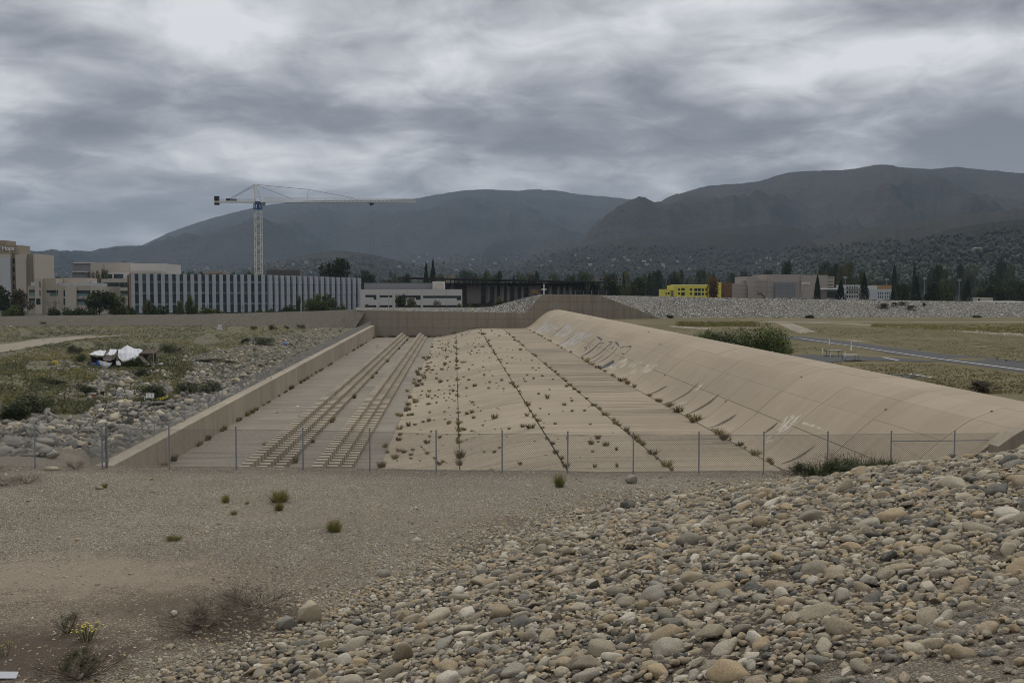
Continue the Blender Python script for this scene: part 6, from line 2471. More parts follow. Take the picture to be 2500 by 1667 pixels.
T('conifer', 1996, 672, 28, 430, 'tall narrow conifer standing before the beige block')
T('conifer', 2053, 686, 38, 430, 'broad dark conifer right of the brown shed', v=2)
T('conifer', 2111, 671, 34, 440, 'ragged dark conifer between the scaffolded building and grey hall', v=0)
T('conifer', 2180, 700, 22, 440, 'slim dark conifer at the right end of the grey hall', v=1)
T('dark', 2205, 694, 40, 470, 'dark leafy tree right of the grey hall')
T('conifer', 2237, 676, 38, 450, 'tall dark conifer left of the third floodlight', v=2)
T('dark', 2280, 690, 44, 460, 'dark tree between two floodlight masts')
T('green', 2306, 683, 48, 480, 'lighter green round topped tree between two floodlight masts')
T('conifer', 2362, 681, 34, 450, 'dark conifer right of the last floodlight mast', v=0)
T('dark', 2408, 690, 50, 560, 'dark tree behind the cream kiosk')
T('dark', 2455, 696, 50, 560, 'dark tree above the long white roof')
T('dark', 2495, 690, 40, 520, 'dark tree at the right edge of the skyline')

# belt of trees behind everything: alike crowns on the skyline
rb2 = random.Random(9)
belt = [((88, 330), (676, 692), 22, 620, 900, 'dark tree of the belt behind the beige building'),
        ((395, 640), (664, 672), 26, 700, 1000, 'dark tree top of the belt behind the finned building'),
        ((860, 1460), (662, 690), 60, 720, 1300, 'dark tree of the belt behind the white and dark buildings'),
        ((1460, 1900), (660, 700), 60, 680, 1200, 'dark tree of the belt behind the yellow building'),
        ((1900, 2520), (640, 712), 84, 600, 1200, 'dark tree of the belt behind the far right embankment')]
for (xa, xb), (ya, yb), cnt, d0, d1, lab in belt:
    for k in range(cnt):
        Yd = rb2.uniform(d0, d1)
        kd = rb2.choice(['dark', 'dark', 'green', 'conifer', 'olive', 'dark', 'dark', 'olive'])
        px = rb2.uniform(xa, xb)
        yt = rb2.uniform(ya, yb)
        zb = h_fan(0, Yd)
        T(kd, px, yt, rb2.uniform(16, 36) * (0.7 if kd == 'conifer' else 1.0), Yd, lab, zb=zb, grp=lab.replace('dark tree of the', 'trees of the').replace('dark tree top of the', 'trees of the'))

# shrubs on the far embankments
for px, pb, yt, w, lab in ((1636, 783, 766, 18, 'small round tree at the foot of the embankment by the abutment'), (1977, 783, 766, 28, 'dark bush at the foot of the right embankment above the path'),
                           (2384, 783, 768, 22, 'dark round bush on the right embankment near the edge'), (1896, 783, 773, 14, 'small bush at the embankment foot above the large bushes'), (2032, 783, 775, 14, 'low brown bush at the foot of the right embankment')):
    T('bush', px, yt, w, YE + 7.5 if yt > 0 else 0, lab, zb=h_field(60, YE + 7.5) - 0.2, cat='shrub')


def emb_pt(px, py):
    r = ray(px, py)
    f0, c0 = foot_r[6], crest_r[6]
    best = None
    for i in range(3, len(foot_r) - 1):
        n_ = (foot_r[i + 1] - foot_r[i]).cross(crest_r[i] - foot_r[i])
        den = r.dot(n_)
        if abs(den) < 1e-9:
            continue
        t_ = (foot_r[i] - CP).dot(n_) / den
        p_ = CP + r * t_
        if min(foot_r[i].x, crest_r[i].x) - 1 < p_.x < max(foot_r[i + 1].x, crest_r[i + 1].x) + 1:
            best = p_
    return best


def bushlet(p, w, h, kind, lab, grp=None):
    crown, trunk = TREE[kind][random.Random(int(p.x * 100)).randrange(len(TREE[kind]))]
    t_ = thing('shrub', lab, 'shrub', tuple(p), random.Random(int(p.y * 50)).uniform(0, 6), grp, (w, w, h))
    obj('crown', crown, t_)
    if trunk:
        obj('trunk', trunk, t_)


for px, py, w, h, lab in ((2155, 749, 4.0, 1.0, 'brown green low shrub high on the right embankment, left of a cluster'), (2186, 745, 2.4, 0.8, 'small shrub beside the low shrub on the right embankment'), (2222, 753, 3.2, 0.9, 'low grey green shrub in the middle of the right embankment'),
                          (2256, 745, 1.8, 0.9, 'small dark tuft of shrub on the right embankment right of the cluster'), (2205, 742, 3.0, 0.6, 'flat brown shrub near the crest of the right embankment')):
    q = emb_pt(px, py)
    if q:
        bushlet(q, w, h, 'bush' if 'dark' in lab else 'brown', lab)

# ---- big drooping bushes behind the weir
def droop_clumps(seed, n):
    rr = random.Random(seed)
    out = []
    for i in range(n):
        a, d = rr.uniform(0, 6.28), 0.38 * math.sqrt(rr.random())
        h = rr.uniform(0.35, 0.86) * (1 - 0.5 * d)
        out.append((d * math.cos(a), d * math.sin(a), h, 0.15, 0.15, 0.20))
        out.append((d * 1.15 * math.cos(a), d * 1.15 * math.sin(a), h * 0.45, 0.14, 0.14, 0.24))
    return out


M['leaf_willow'] = foliage('drooping_foliage', [(0, (0.020, 0.032, 0.006)), (0.45, (0.040, 0.058, 0.010)), (0.8, (0.062, 0.085, 0.014)), (1, (0.09, 0.11, 0.02))])
wil = [crown_mesh('crown', droop_clumps(60 + i, 13), 5200, 0.022, M['leaf_willow'], 60 + i, droop=1.0, asp=0.34, shade=0.30) for i in range(3)]
for k, (px, pb, yt, w, lab) in enumerate(((1765, 858, 790, 120, 'wide drooping dark green bush behind the weir crest, left of two'), (1868, 872, 788, 135, 'tall drooping olive green bush behind the weir crest, right of two'),
                                          (1822, 868, 806, 80, 'lower drooping bush filling the gap between the two large bushes'), (1912, 862, 838, 46, 'small low bush at the right foot of the large bushes'),
                                          (1722, 850, 803, 60, 'small drooping bush at the left foot of the large bushes'), (1888, 868, 800, 70, 'upright drooping bush at the right side of the large bushes'))):
    p = WH(px, pb, h_field, FZ)
    dd = (p - CP).dot(cF)
    H = (pb - yt) / 2500 * dd * 1.08
    Wd = w / 2500 * dd * 1.1
    t_ = thing('drooping_bush', lab, 'bush', tuple(p), k * 1.3, None, (Wd, Wd, H))
    obj('crown', wil[k % 3], t_)
    obj('trunk', trunk_mesh(k, 0.5, 0.02), t_)

# ---- grass tufts
def tuft_mesh(seed, n, mat, spread=0.5, lean=0.6, wid=0.03, heads=False):
    g = np.random.default_rng(seed)
    V, F, Rn = [], [], []
    for i in range(n):
        a = g.uniform(0, 6.28)
        d = spread * 0.35 * math.sqrt(g.random())
        b = np.array([d * math.cos(a), d * math.sin(a), 0])
        L = g.uniform(0.55, 1.05)
        ln = g.uniform(0.1, lean)
        a2 = a + g.normal() * 0.6
        tip = b + np.array([ln * L * math.cos(a2), ln * L * math.sin(a2), L * math.sqrt(max(0.05, 1 - ln * ln * 0.7))])
        mid = b * 0.5 + tip * 0.5 + np.array([0, 0, 0.08 * L])
        s = np.array([-math.sin(a2 + g.normal()), math.cos(a2 + g.normal()), 0]) * wid
        k = len(V)
        V += [b - s, b + s, mid + s * 0.8, mid - s * 0.8, tip]
        F += [(k, k + 1, k + 2, k + 3)]
        F += [(k + 3, k + 2, k + 4, k + 4)]
        Rn += [min(1, max(0, g.normal(0.45, 0.25)))] * 5
    V = np.array(V)
    me = bpy.data.meshes.new('tuft')
    me.from_pydata([tuple(v) for v in V], [], [f if f[2] != f[3] else f[:3] for f in F])
    me.materials.append(mat)
    at = me.attributes.new('rnd', 'FLOAT', 'POINT')
    at.data.foreach_set('value', np.array(Rn, dtype=np.float32))
    me.update()
    return me


TUFT = [tuft_mesh(i, 70, M['grass_dry'] if i % 3 else M['grass_brown'], 0.9, 0.75, 0.028) for i in range(6)]
TUFTB = [tuft_mesh(20 + i, 60, M['grass_brown'], 1.0, 0.8, 0.03) for i in range(3)]
rt = random.Random(31)


TPOOL = []


def tuft(x, y, z, s, h, lab, grp=None, brown=False, nm='grass_tuft'):
    me = rt.choice(TUFTB if brown else TUFT)
    if grp is None:
        return obj(nm, me, None, lab, 'grass tuft', grp, None, (x, y, z - 0.01), rt.uniform(0, 6.28), (s, s, h))
    q = project((x, y, z))
    if q and -20 < q[0] < 2520:
        TPOOL.append((h / q[2], me, (x, y, z - 0.01), rt.uniform(0, 6.28), (s, s, h), lab, grp))


def surf(px, py):
    """apron / floor / weir under a photo point"""
    r = ray(px, py)
    a = 0.0
    t_ = (0.0 - CAM_Z) / r.z
    lo = 0.0
    for i in range(1, 600):
        tt = t_ * i / 600
        p_ = CP + r * tt
        gz = 0.0 if p_.x < XT else prof(min(p_.x, cx[-1]))
        if p_.z <= gz:
            return Vector((p_.x, p_.y, gz))
    return CP + r * t_


# single tufts that stand out on the apron (photo position, height in px)
for px, py, hp, wp, lab in ((1295, 1045, 15, 40, 'widest straw coloured grass clump on the apron near the second joint'), (1530, 1053, 16, 24, 'full straw tuft on the third apron joint'), (1692, 1033, 13, 22, 'rounded straw tuft at the foot of the weir'),
                           (1766, 1075, 20, 30, 'tall straw tuft at the foot of the weir just above the fence'), (1378, 990, 10, 18, 'dark wide tuft on the transverse joint between the second and third joints'), (1120, 1135, 20, 26, 'yellowish tuft on the first joint behind the fence'),
                           (1118, 1052, 18, 22, 'greenish tuft on the first joint above the fence'), (1014, 983, 14, 28, 'broad brown tuft at the lower edge of the apron'), (1131, 886, 7, 26, 'dark flat bush crossing the first joint halfway up the apron'),
                           (997, 1040, 16, 20, 'tufted dry clump at the apron foot above the stained floor'), (940, 1092, 14, 28, 'wide dry clump on the channel floor behind the fence'), (1018, 910, 11, 18, 'brown tuft at the apron foot in the middle distance'),
                           (1505, 1100, 14, 14, 'dry tuft on the third joint behind the fence top'), (1640, 1150, 18, 20, 'dry tuft at the third joint just behind the fence foot'), (1506, 1140, 15, 14, 'brown upright tuft behind the fence between the second and third joints'),
                           (1452, 1141, 13, 18, 'dark spreading tuft behind the fence between the second and third joints'), (648, 1090, 16, 26, 'dry clump beside the outer baffle row behind the fence'), (736, 1019, 9, 22, 'dark clump at the left foot of the outer baffle row'),
                           (788, 1020, 13, 22, 'dry clump on the right foot of the outer baffle row'), (1880, 1157, 12, 26, 'sprawling dry tuft at the weir foot right behind the fence'), (1800, 1088, 9, 26, 'brown tuft on the weir toe joint below the tall straw tuft')):
    p = surf(px, py)
    dd = (p - CP).dot(cF)
    tuft(p.x, p.y, p.z, wp / 2500 * dd * 0.65, hp / 2500 * dd * 0.95, lab)

# lines of tufts along the joints
n_t = 0
for X, lab, cnt, smin, smax in ((JX1, 'small tuft in the line of grass along the first apron joint', 46, 0.25, 0.55), (JX2, 'small tuft in the line of grass along the second apron joint', 46, 0.2, 0.5),
                                (JX3, 'small tuft in the line of grass along the third apron joint', 48, 0.2, 0.55), (JX4, 'small tuft in the line of grass along the weir toe', 52, 0.25, 0.65)):
    for i in range(cnt):
        u = (i + rt.random()) / cnt
        y = 63 * (285 / 63) ** u
        if mnoise.noise(Vector((y * 0.09, X, 3))) < -0.12 and rt.random() < 0.75:
            continue
        s = rt.uniform(smin * 0.7, smax) * (0.55 + 0.5 * rt.random() + 1.0 * rt.random() ** 5)
        x = X + rt.uniform(-0.12, 0.12)
        tuft(x, y, prof(x), s * rt.uniform(0.9, 2.0), s, lab, lab.replace('small tuft in the line of grass', 'grass'), rt.random() < 0.4)
        for _ in range(2 if rt.random() < 0.6 else 0):
            pass
# scattered on the apron slabs
for i in range(620):
    u = rt.random() ** 0.75
    y = 64 * (280 / 64) ** u
    a, b = ((XT + 0.3, JX1), (JX1, JX2), (JX2, JX3))[rt.choice((0, 0, 0, 1, 1, 2))]
    x = rt.uniform(a, b)
    if mnoise.noise(Vector((x * 0.25, y * 0.06, 5))) < -0.05 and rt.random() < 0.7:
        continue
    s = 0.10 + 0.26 * rt.random() ** 2 + 0.35 * rt.random() ** 9
    if rt.random() < 0.35:        # sit on a transverse joint
        y = min(JY, key=lambda q: abs(q - y)) + rt.uniform(-0.05, 0.05)
        y = min(max(y, 60), 285)
    reg_ = 'between the channel floor and the first joint' if x < JX1 else ('between the first and second joints' if x < JX2 else 'between the second and third joints')
    tuft(x, y, prof(x), s * 1.2, s, 'little dry grass tuft on the apron slabs ' + reg_, 'little tufts on the apron ' + reg_, rt.random() < 0.6)
# foot of the wall, baffle rows, apron edge, far wall
for i in range(60):
    u = rt.random()
    y = 70 * (288 / 70) ** u
    s = rt.uniform(0.3, 0.8)
    tuft(xw + 0.25, y, 0, s, s * 0.9, 'dry tuft growing along the foot of the left channel wall', 'tufts along the foot of the left channel wall')
for i in range(26):
    y = 66 * (285 / 66) ** rt.random()
    x = BX[0] + (2.4 if rt.random() < 0.7 else -0.2)
    s = rt.uniform(0.35, 0.8)
    tuft(x, y, 0, s, s, 'dry tuft growing beside the outer baffle row', 'tufts beside the outer baffle row')
for i in range(34):
    y = 66 * (285 / 66) ** rt.random()
    x = XT + rt.uniform(-0.6, 1.2)
    s = rt.uniform(0.25, 0.75)
    tuft(x, y, prof(max(x, XT)) if x > XT else 0, s * 1.3, s, 'dry tuft at the lower edge of the apron', 'tufts along the lower edge of the apron')
for i in range(22):
    x = rt.uniform(xw + 0.5, JX1)
    s = rt.uniform(0.5, 1.0)
    tuft(x, YF - rt.uniform(0.3, 1.6), 0 if x < XT else prof(x), s * 1.5, s * 0.7, 'dark weeds at the foot of the far abutment wall', 'weeds at the foot of the far abutment wall', True)
for i in range(26):
    y = rt.choice(JY[1:-1])
    x = rt.uniform(JX4 + 0.8, XC - 1.0)
    s = rt.uniform(0.08, 0.2)
    tuft(x, y, prof(x), s * 1.3, s, 'tiny tuft in a transverse joint of the weir', 'tiny tufts in the weir joints', True)

TPOOL.sort(key=lambda t: -t[0])
for (_, me, loc, rz, sc, lab, grp) in TPOOL[:265]:
    obj('grass_tuft', me, None, lab, 'grass tuft', grp, None, loc, rz, sc)
Vs, Fs, Rn, b_ = [], [], [], 0
for (_, me, loc, rz, sc, lab, grp) in TPOOL[265:]:
    nv = len(me.vertices)
    co = np.empty(nv * 3, dtype=np.float32)
    me.vertices.foreach_get('co', co)
    co = co.reshape(-1, 3) * np.array(sc)
    c_, s_ = math.cos(rz), math.sin(rz)
    co = co @ np.array([[c_, s_, 0], [-s_, c_, 0], [0, 0, 1]]) + np.array(loc)
    rv = np.empty(nv, dtype=np.float32)
    me.attributes['rnd'].data.foreach_get('value', rv)
    nb_ = nv // 5
    idx = np.arange(nb_)[:, None] * 5
    F_ = np.concatenate([idx + np.array([[0, 1, 2]]), idx + np.array([[0, 2, 3]]), idx + np.array([[3, 2, 4]])])
    Vs.append(co)
    Fs.append(F_ + b_)
    Rn.append(rv)
    b_ += nv
obj('small_grass', np_mesh('small_grass', np.concatenate(Vs), np.concatenate(Fs), M['grass_brown'], np.concatenate(Rn)), label='tiny dry grass tufts dotted over the far apron and joints', cat='grass', kind='stuff')

# green tufts on the near gravel
TG = [tuft_mesh(60 + i, 260, M['grass_green'], 1.3, 1.05, 0.014) for i in range(3)]
TD = [tuft_mesh(70 + i, 150, M['grass_dry'], 1.0, 0.6, 0.012) for i in range(2)]
for px, py, wp, hp, lab in ((682, 1224, 52, 30, 'largest green grass clump on the gravel below the fence'), (681, 1245, 26, 20, 'small green tuft just below the largest clump'), (551, 1226, 22, 20, 'green tuft left of the largest clump'), (571, 1256, 18, 14, 'small green tuft lower left of the largest clump'),
                            (603, 1230, 12, 7, 'tiny green tuft between the green tufts'), (817, 1296, 40, 30, 'green grass clump alone on the open gravel'), (1366, 1188, 30, 34, 'upright green and dry clump at the foot of the fence'), (425, 1318, 40, 14, 'low dark green weeds on the gravel left of the lone clump'),
                            (255, 1190, 16, 14, 'thin weed beside the small whitish stone')):
    p = WH(px, py, h_near, 5)
    dd = (p - CP).dot(cF)
    s = wp / 2500 * dd * 0.72
    o = obj('grass_clump', rt.choice(TG), None, lab, 'grass clump', None, None, tuple(p), rt.uniform(0, 6), (s, s, hp / 2500 * dd * 1.05))
    if hp > 18:
        d_ = obj('dry_blades', rt.choice(TD), o, sc=(0.8, 0.8, 1.25))

# shrubs and flowers in the lower left
def twig_mesh(seed, n, mat, spread=0.5, thin=0.006, lv=2):
    rr = random.Random(seed)
    mb = MB()

    def br(p, d, l, r, k):
        q = Vector(p) + Vector(d) * l
        mb.tube(p, q, r, 3, r * 0.6, cap=False)
        if k:
            for _ in range(3):
                br(q, (Vector(d) + Vector((rr.gauss(0, .45), rr.gauss(0, .45), rr.gauss(0.05, .3)))).normalized(), l * rr.uniform(.5, .8), r * 0.65, k - 1)
    for i in range(n):
        a = rr.uniform(0, 6.28)
        e = rr.uniform(0.25, 1.1)
        br((0.08 * math.cos(a), 0.08 * math.sin(a), 0), Vector((math.cos(a) * spread, math.sin(a) * spread, e)).normalized(), rr.uniform(0.3, 0.45), thin, lv)
    return mb.mesh('twigs', mat)


def near_shrub(px, pb, w, hp, lab, nm, leaf=None, twig=True, nleaf=1600, lsz=0.02, flowers=0, seed=1):
    p = WH(px, pb, h_near, 5)
    dd = (p - CP).dot(cF)
    Wd, H = w / 2500 * dd, hp / 2500 * dd
    t_ = thing(nm, lab, 'shrub' if not flowers else 'flowering plant', tuple(p), seed * 0.7, None, (Wd, Wd, H))
    if twig:
        obj('twigs', twig_mesh(seed, 30, M['twig'], 0.9, 0.0075, 3), t_)
    if leaf:
        rr = random.Random(seed)
        cl = [(rr.uniform(-.32, .32), rr.uniform(-.32, .32), rr.uniform(.2, .7), .2, .2, .22) for _ in range(10)]
        obj('foliage', crown_mesh('foliage', cl, nleaf, lsz, M[leaf], seed, asp=0.3, shell=0.1), t_)
    if flowers:
        rr = random.Random(seed + 5)
        fb = MB()
        for i in range(flowers):
            a, d = rr.uniform(0, 6.28), 0.45 * math.sqrt(rr.random())
            z = rr.uniform(0.75, 1.05)
            c_ = Vector((d * math.cos(a), d * math.sin(a), z))
            hd = MB()
            for k in range(8):
                b = 2 * math.pi * k / 8
                hd.add([c_, c_ + Vector((0.03 * math.cos(b), 0.03 * math.sin(b), 0.012)), c_ + Vector((0.03 * math.cos(b + .6), 0.03 * math.sin(b + .6), 0.012))], [(0, 1, 2)])
            hd.build('flower_head', M['flower'], t_)
            fb.tube((c_.x * 0.4, c_.y * 0.4, 0), c_, 0.006, 3)
        fb.build('stems', M['grass_green'], t_)
    return t_


near_shrub(500, 1528, 150, 66, 'dark brown dry shrub on the soil left of the cobbles', 'dry_shrub', 'leaf_brown', True, 3600, 0.016, seed=3)
near_shrub(622, 1484, 120, 56, 'thin brown sparse shrub behind the dark dry shrub', 'dry_shrub', 'leaf_brown', True, 1200, 0.012, seed=4)
near_shrub(165, 1545, 44, 66, 'upright dark green twiggy shrub behind the yellow flowers', 'green_shrub', 'leaf_green', True, 2200, 0.022, seed=5)
near_shrub(212, 1562, 92, 38, 'low plant with yellow flower heads at the lower left', 'flower_plant', 'leaf_green', False, 700, 0.02, 34, seed=6)
near_shrub(195, 1655, 120, 90, 'grey green spreading shrub at the lower left below the flowers', 'green_shrub', 'leaf_olive', True, 5200, 0.018, seed=7)
near_shrub(10, 1602, 46, 34, 'yellow flowering plant cut by the left edge', 'flower_plant', 'leaf_olive', False, 300, 0.02, 16, seed=8)
near_shrub(68, 1180, 40, 30, 'grey dry shrub below the fence near the left edge', 'dry_shrub', 'leaf_brown', True, 500, 0.014, seed=9)
near_shrub(10, 1185, 40, 28, 'grey green low shrub at the left edge below the fence', 'green_shrub', 'leaf_olive', True, 900, 0.02, seed=10)
near_shrub(8, 1156, 36, 28, 'yellow green grass clump at the left edge against the fence', 'grass_clump', 'leaf_green', False, 900, 0.02, seed=12)
near_shrub(186, 1146, 26, 30, 'bare twiggy stems at the fence left of the corner post', 'dry_shrub', None, True, seed=13)
for px, pb, w, hp, lab, sd_ in ((2008, 1184, 130, 70, 'dense dark green bush against the fence, left half', 21), (2095, 1172, 150, 70, 'dense dark green bush against the fence, right half', 22), (2165, 1164, 80, 52, 'thin end of the dark bush where the cobbles begin', 23)):
    t_ = near_shrub(px, pb, w, hp, lab, 'green_shrub', None, True, seed=sd_)
    rr_ = random.Random(sd_)
    obj('foliage', crown_mesh('foliage', [(rr_.uniform(-.42, .42), rr_.uniform(-.3, .3), rr_.uniform(.1, .62), .17, .17, .24) for _ in range(16)], 4200, 0.05, M['leaf_dark'], sd_, asp=0.13, shell=0.15), t_)
    obj('blades', tuft_mesh(sd_, 300, M['leaf_green'], 2.2, 0.8, 0.006), t_, sc=(0.55, 0.5, 1.1))

# ---- scrub of the basin: ground cover mass
M['clumps'] = M['scrub']
gs = np.random.default_rng(99)
Cs, Rn, Ss = [], [], []
rsb = random.Random(55)
cnt = 0
for _ in range(34000):
    py = 795 + (1010 - 795) * rsb.random() ** 1.15
    lim = wall_px(py) + 5
    px = rsb.uniform(-80, lim)
    if rip_density(px, py) > 0.3 and rsb.random() < 0.93:
        continue
    # dirt track and camp clearing stay bare
    if abs(py - np.interp(px, [-80, 0, 120, 220], [862, 852, 832, 822])) < np.interp(px, [-80, 0, 120, 220], [14, 12, 9, 5]) and px < 230:
        continue
    if 60 < px < 220 and 882 < py < 905 and rsb.random() < 0.8:
        continue
    if 60 < px < 330 and 950 < py < 985 and rsb.random() < 0.6:
        continue
    if mnoise.noise(Vector((px * 0.013, py * 0.035, 7))) < (-0.30 if py < 880 else -0.1) and rsb.random() < 0.85:
        continue
    p = WH(px, py, h_basin, 2.2)
    if p.y > YE - 4:
        continue
    r = rsb.uniform(0.2, 0.62) * (1.0 if py < 930 else 0.75)
    h = r * rsb.uniform(0.5, 1.2)
    k = rsb.randrange(14, 24) if p.y < 170 else 8
    d = gs.normal(size=(k, 3))
    d[:, 2] = np.abs(d[:, 2])
    d /= np.linalg.norm(d, axis=1, keepdims=True)
    Cs.append(np.array([p.x, p.y, p.z]) + d * gs.uniform(0.4, 1, (k, 1)) * np.array([r, r, h]))
    hue = 0.5 + 0.5 * mnoise.noise(Vector((p.x * 0.05, p.y * 0.05, 2))) * 1.2 + rsb.gauss(0, 0.18)
    Rn.append(np.clip(np.full(k, hue) + gs.normal(0, 0.06, k), 0, 1))
    Ss.append(np.full((k, 1), r * 0.24))
    cnt += 1
C = np.concatenate(Cs)
V_, F_ = leaf_quads(C, np.concatenate(Ss), gs, up=0.5)
obj('low_scrub', np_mesh('low_scrub', V_, F_, M['scrub'], np.repeat(np.concatenate(Rn), 4)), label='low mixed scrub covering the basin floor left of the wall', cat='scrub', kind='stuff')
print('scrub', cnt, len(C))

# separate dark bushes of the basin
DB = [crown_mesh('foliage', [(random.Random(s * 9 + i).uniform(-.34, .34), random.Random(s * 7 + i).uniform(-.32, .32), random.Random(s * 5 + i).uniform(0.12, 0.62), .2, .2, .28) for i in range(14)], 2600, 0.03, M['leaf_dark'], s + 80, asp=0.35) for s in range(4)]
for k, (px, pb, w, hp, lab) in enumerate(((330, 900, 68, 34, 'large dark bush in front of the white tarpaulin shelter'), (345, 922, 40, 28, 'smaller dark bush below the large one by the shelter'), (185, 865, 40, 22, 'dark bush behind the shelter at left'), (197, 883, 34, 18, 'low bush left of the shelter'),
                                          (213, 966, 62, 30, 'dark bush above the crates in the scrub'), (455, 963, 64, 34, 'long dark bush by the rocks, left half'), (505, 960, 66, 30, 'long dark bush by the rocks, right half'), (380, 974, 90, 34, 'dark bush behind the white bench'),
                                          (50, 1022, 130, 52, 'big dark bush at the left edge above the rocks'), (20, 1028, 90, 46, 'dark bush cut by the left edge above the rocks'), (105, 1010, 60, 40, 'right end of the big dark bush above the rocks'),
                                          (640, 842, 60, 18, 'dark bush beside the blue tarp'), (600, 838, 40, 14, 'low bush left of the blue tarp'), (665, 806, 24, 14, 'small dark bush at the foot of the low embankment'), (735, 802, 22, 10, 'small dark bush near the right end of the low embankment'),
                                          (620, 806, 18, 10, 'small bush on the far scrub left of the dark one'), (700, 803, 14, 8, 'tiny bush between two dark ones by the embankment'), (105, 795, 22, 10, 'small dark bush at the embankment foot at left'), (8, 1072, 18, 16, 'low dark weed on the rocks at the left edge'), (60, 1070, 34, 12, 'low dark weeds growing between the near rocks'),
                                          (500, 884, 70, 10, 'flat dark bush among rocks right of the shelter'), (560, 887, 30, 10, 'flat dark weeds among the rocks left of the wall'), (415, 862, 54, 22, 'olive bush right of the brown canopy'), (270, 1002, 40, 9, 'flat green weeds above the near rocks'),
                                          (130, 940, 60, 18, 'green low bush left of the rocks'))):
    p = WH(px, pb, h_basin, 2.2)
    dd = (p - CP).dot(cF)
    Wd, H = w / 2500 * dd * 1.1, hp / 2500 * dd * 1.35
    t_ = thing('dark_bush', lab, 'bush', (p.x, p.y, p.z - 0.05), k * 0.9, None, (Wd, Wd, H))
    obj('foliage', DB[k % 4], t_)
    obj('stem', trunk_mesh(k + 30, 0.4, 0.02), t_)

# weeds and green strips on the field
Cs, Rn, Ss = [], [], []
for _ in range(15000):
    px = rsb.uniform(1640, 2560)
    z_ = rsb.random()
    if z_ < 0.45:       # yellow green strip beyond the dirt road
        if px < 2130:
            continue
        py = rsb.uniform(792, 792 + (px - 2130) * 0.05 + 6)
        if rsb.random() < 0.55:
            continue
        hue, hh_ = rsb.uniform(0.2, 1.0), 0.14
    elif z_ < 0.62:     # green meadow by the abutment
        px = rsb.uniform(1655, 1850)
        py = rsb.uniform(785, 797)
        if rsb.random() < 0.4:
            continue
        hue, hh_ = rsb.uniform(0.2, 0.7), 0.13
    else:
        py = rsb.uniform(800, 960)
        if abs(py - np.interp(px, [1952, 2275, 2520], [826, 874, 905])) < 14 and px > 1900:
            continue
        if 862 < py < 888 and px < 2300:
            continue
        hue, hh_ = rsb.uniform(0.0, 0.35), 0.10
    p = WH(px, py, h_field, FZ)
    if p.y > YE + 4 or p.x < XC + 6:
        continue
    k = 5
    d = gs.normal(size=(k, 3))
    d[:, 2] = np.abs(d[:, 2])
    Cs.append(np.array([p.x, p.y, p.z]) + d * np.array([0.5, 0.5, hh_ * 0.6]))
    Rn.append(np.clip(np.full(k, hue) + gs.normal(0, 0.1, k), 0, 1))
    Ss.append(np.full((k, 1), 0.15 if hh_ > 0.11 else 0.10))
C = np.concatenate(Cs)
V_, F_ = leaf_quads(C, np.concatenate(Ss), gs, up=0.2, droop=None)
obj('field_weeds', np_mesh('field_weeds', V_, F_, M['weed'], np.repeat(np.concatenate(Rn), 4)), label='yellow green weeds growing on the field beyond the weir', cat='weeds', kind='stuff')
p = WH(2402, 957, h_field, FZ)
bushlet(p, 3.0, 1.0, 'brown', 'single brown green bush on the field right of the weir')
p = WH(2310, 952, h_field, FZ)
bushlet(p, 1.6, 0.4, 'brown', 'low tuft left of the single bush on the field')
# track in the basin
P = [WH(a, b, h_basin, 2.2) for a, b in ((-120, 868), (-40, 858), (40, 845), (120, 832), (190, 825), (235, 822), (300, 821))]
V, F = [], []
Q = []
for i in range(len(P) - 1):
    Q += [P[i].lerp(P[i + 1], k / 6) for k in range(6)]
for i, q in enumerate(Q):
    d = Q[min(i + 1, len(Q) - 1)] - Q[max(0, i - 1)]
    nrm = Vector((-d.y, d.x, 0)).normalized()
    w_ = np.interp(i, [0, len(Q)], [5.0, 3.0])
    for sgn in (-1, -0.3, 0.3, 1):
        v = q + nrm * (w_ * sgn)
        V.append((v.x, v.y, h_basin(v.x, v.y) + 0.12))
F = [(i * 4 + k, i * 4 + k + 1, i * 4 + k + 5, i * 4 + k + 4) for i in range(len(Q) - 1) for k in range(3)]
MB().add(V, F).build('dirt_track', M['track'], smooth=True, kind='structure')

# ================================================================== CAMP
M['tarp'] = plain('white_tarp', (0.50, 0.505, 0.51), 0.7, 0.28, 1.6)
M['tarp_d'] = plain('grey_tarp', (0.36, 0.36, 0.34), 0.8, 0.15, 1.5)
M['canopy'] = plain('brown_canopy', (0.075, 0.055, 0.042), 0.85, 0.15, 1.5)
M['blue'] = plain('blue_plastic', (0.03, 0.09, 0.32), 0.5)
M['clothes'] = plain('faded_cloth', (0.19, 0.16, 0.14), 0.9, 0.5, 2.5)
M['redc'] = plain('red_plastic', (0.28, 0.03, 0.03), 0.5)
M['yellowc'] = plain('yellow_plastic', (0.55, 0.42, 0.04), 0.6)


def cz(x, y):
    return (200 + x * 0.09354, 830 + y * 0.09354)


CG = WH(290, 897, h_basin, 2.2)
CYD = CG.y


def cw(x, y, dy=0.0):
    a = cz(x, y)
    return WY(a[0], a[1], CYD + dy)


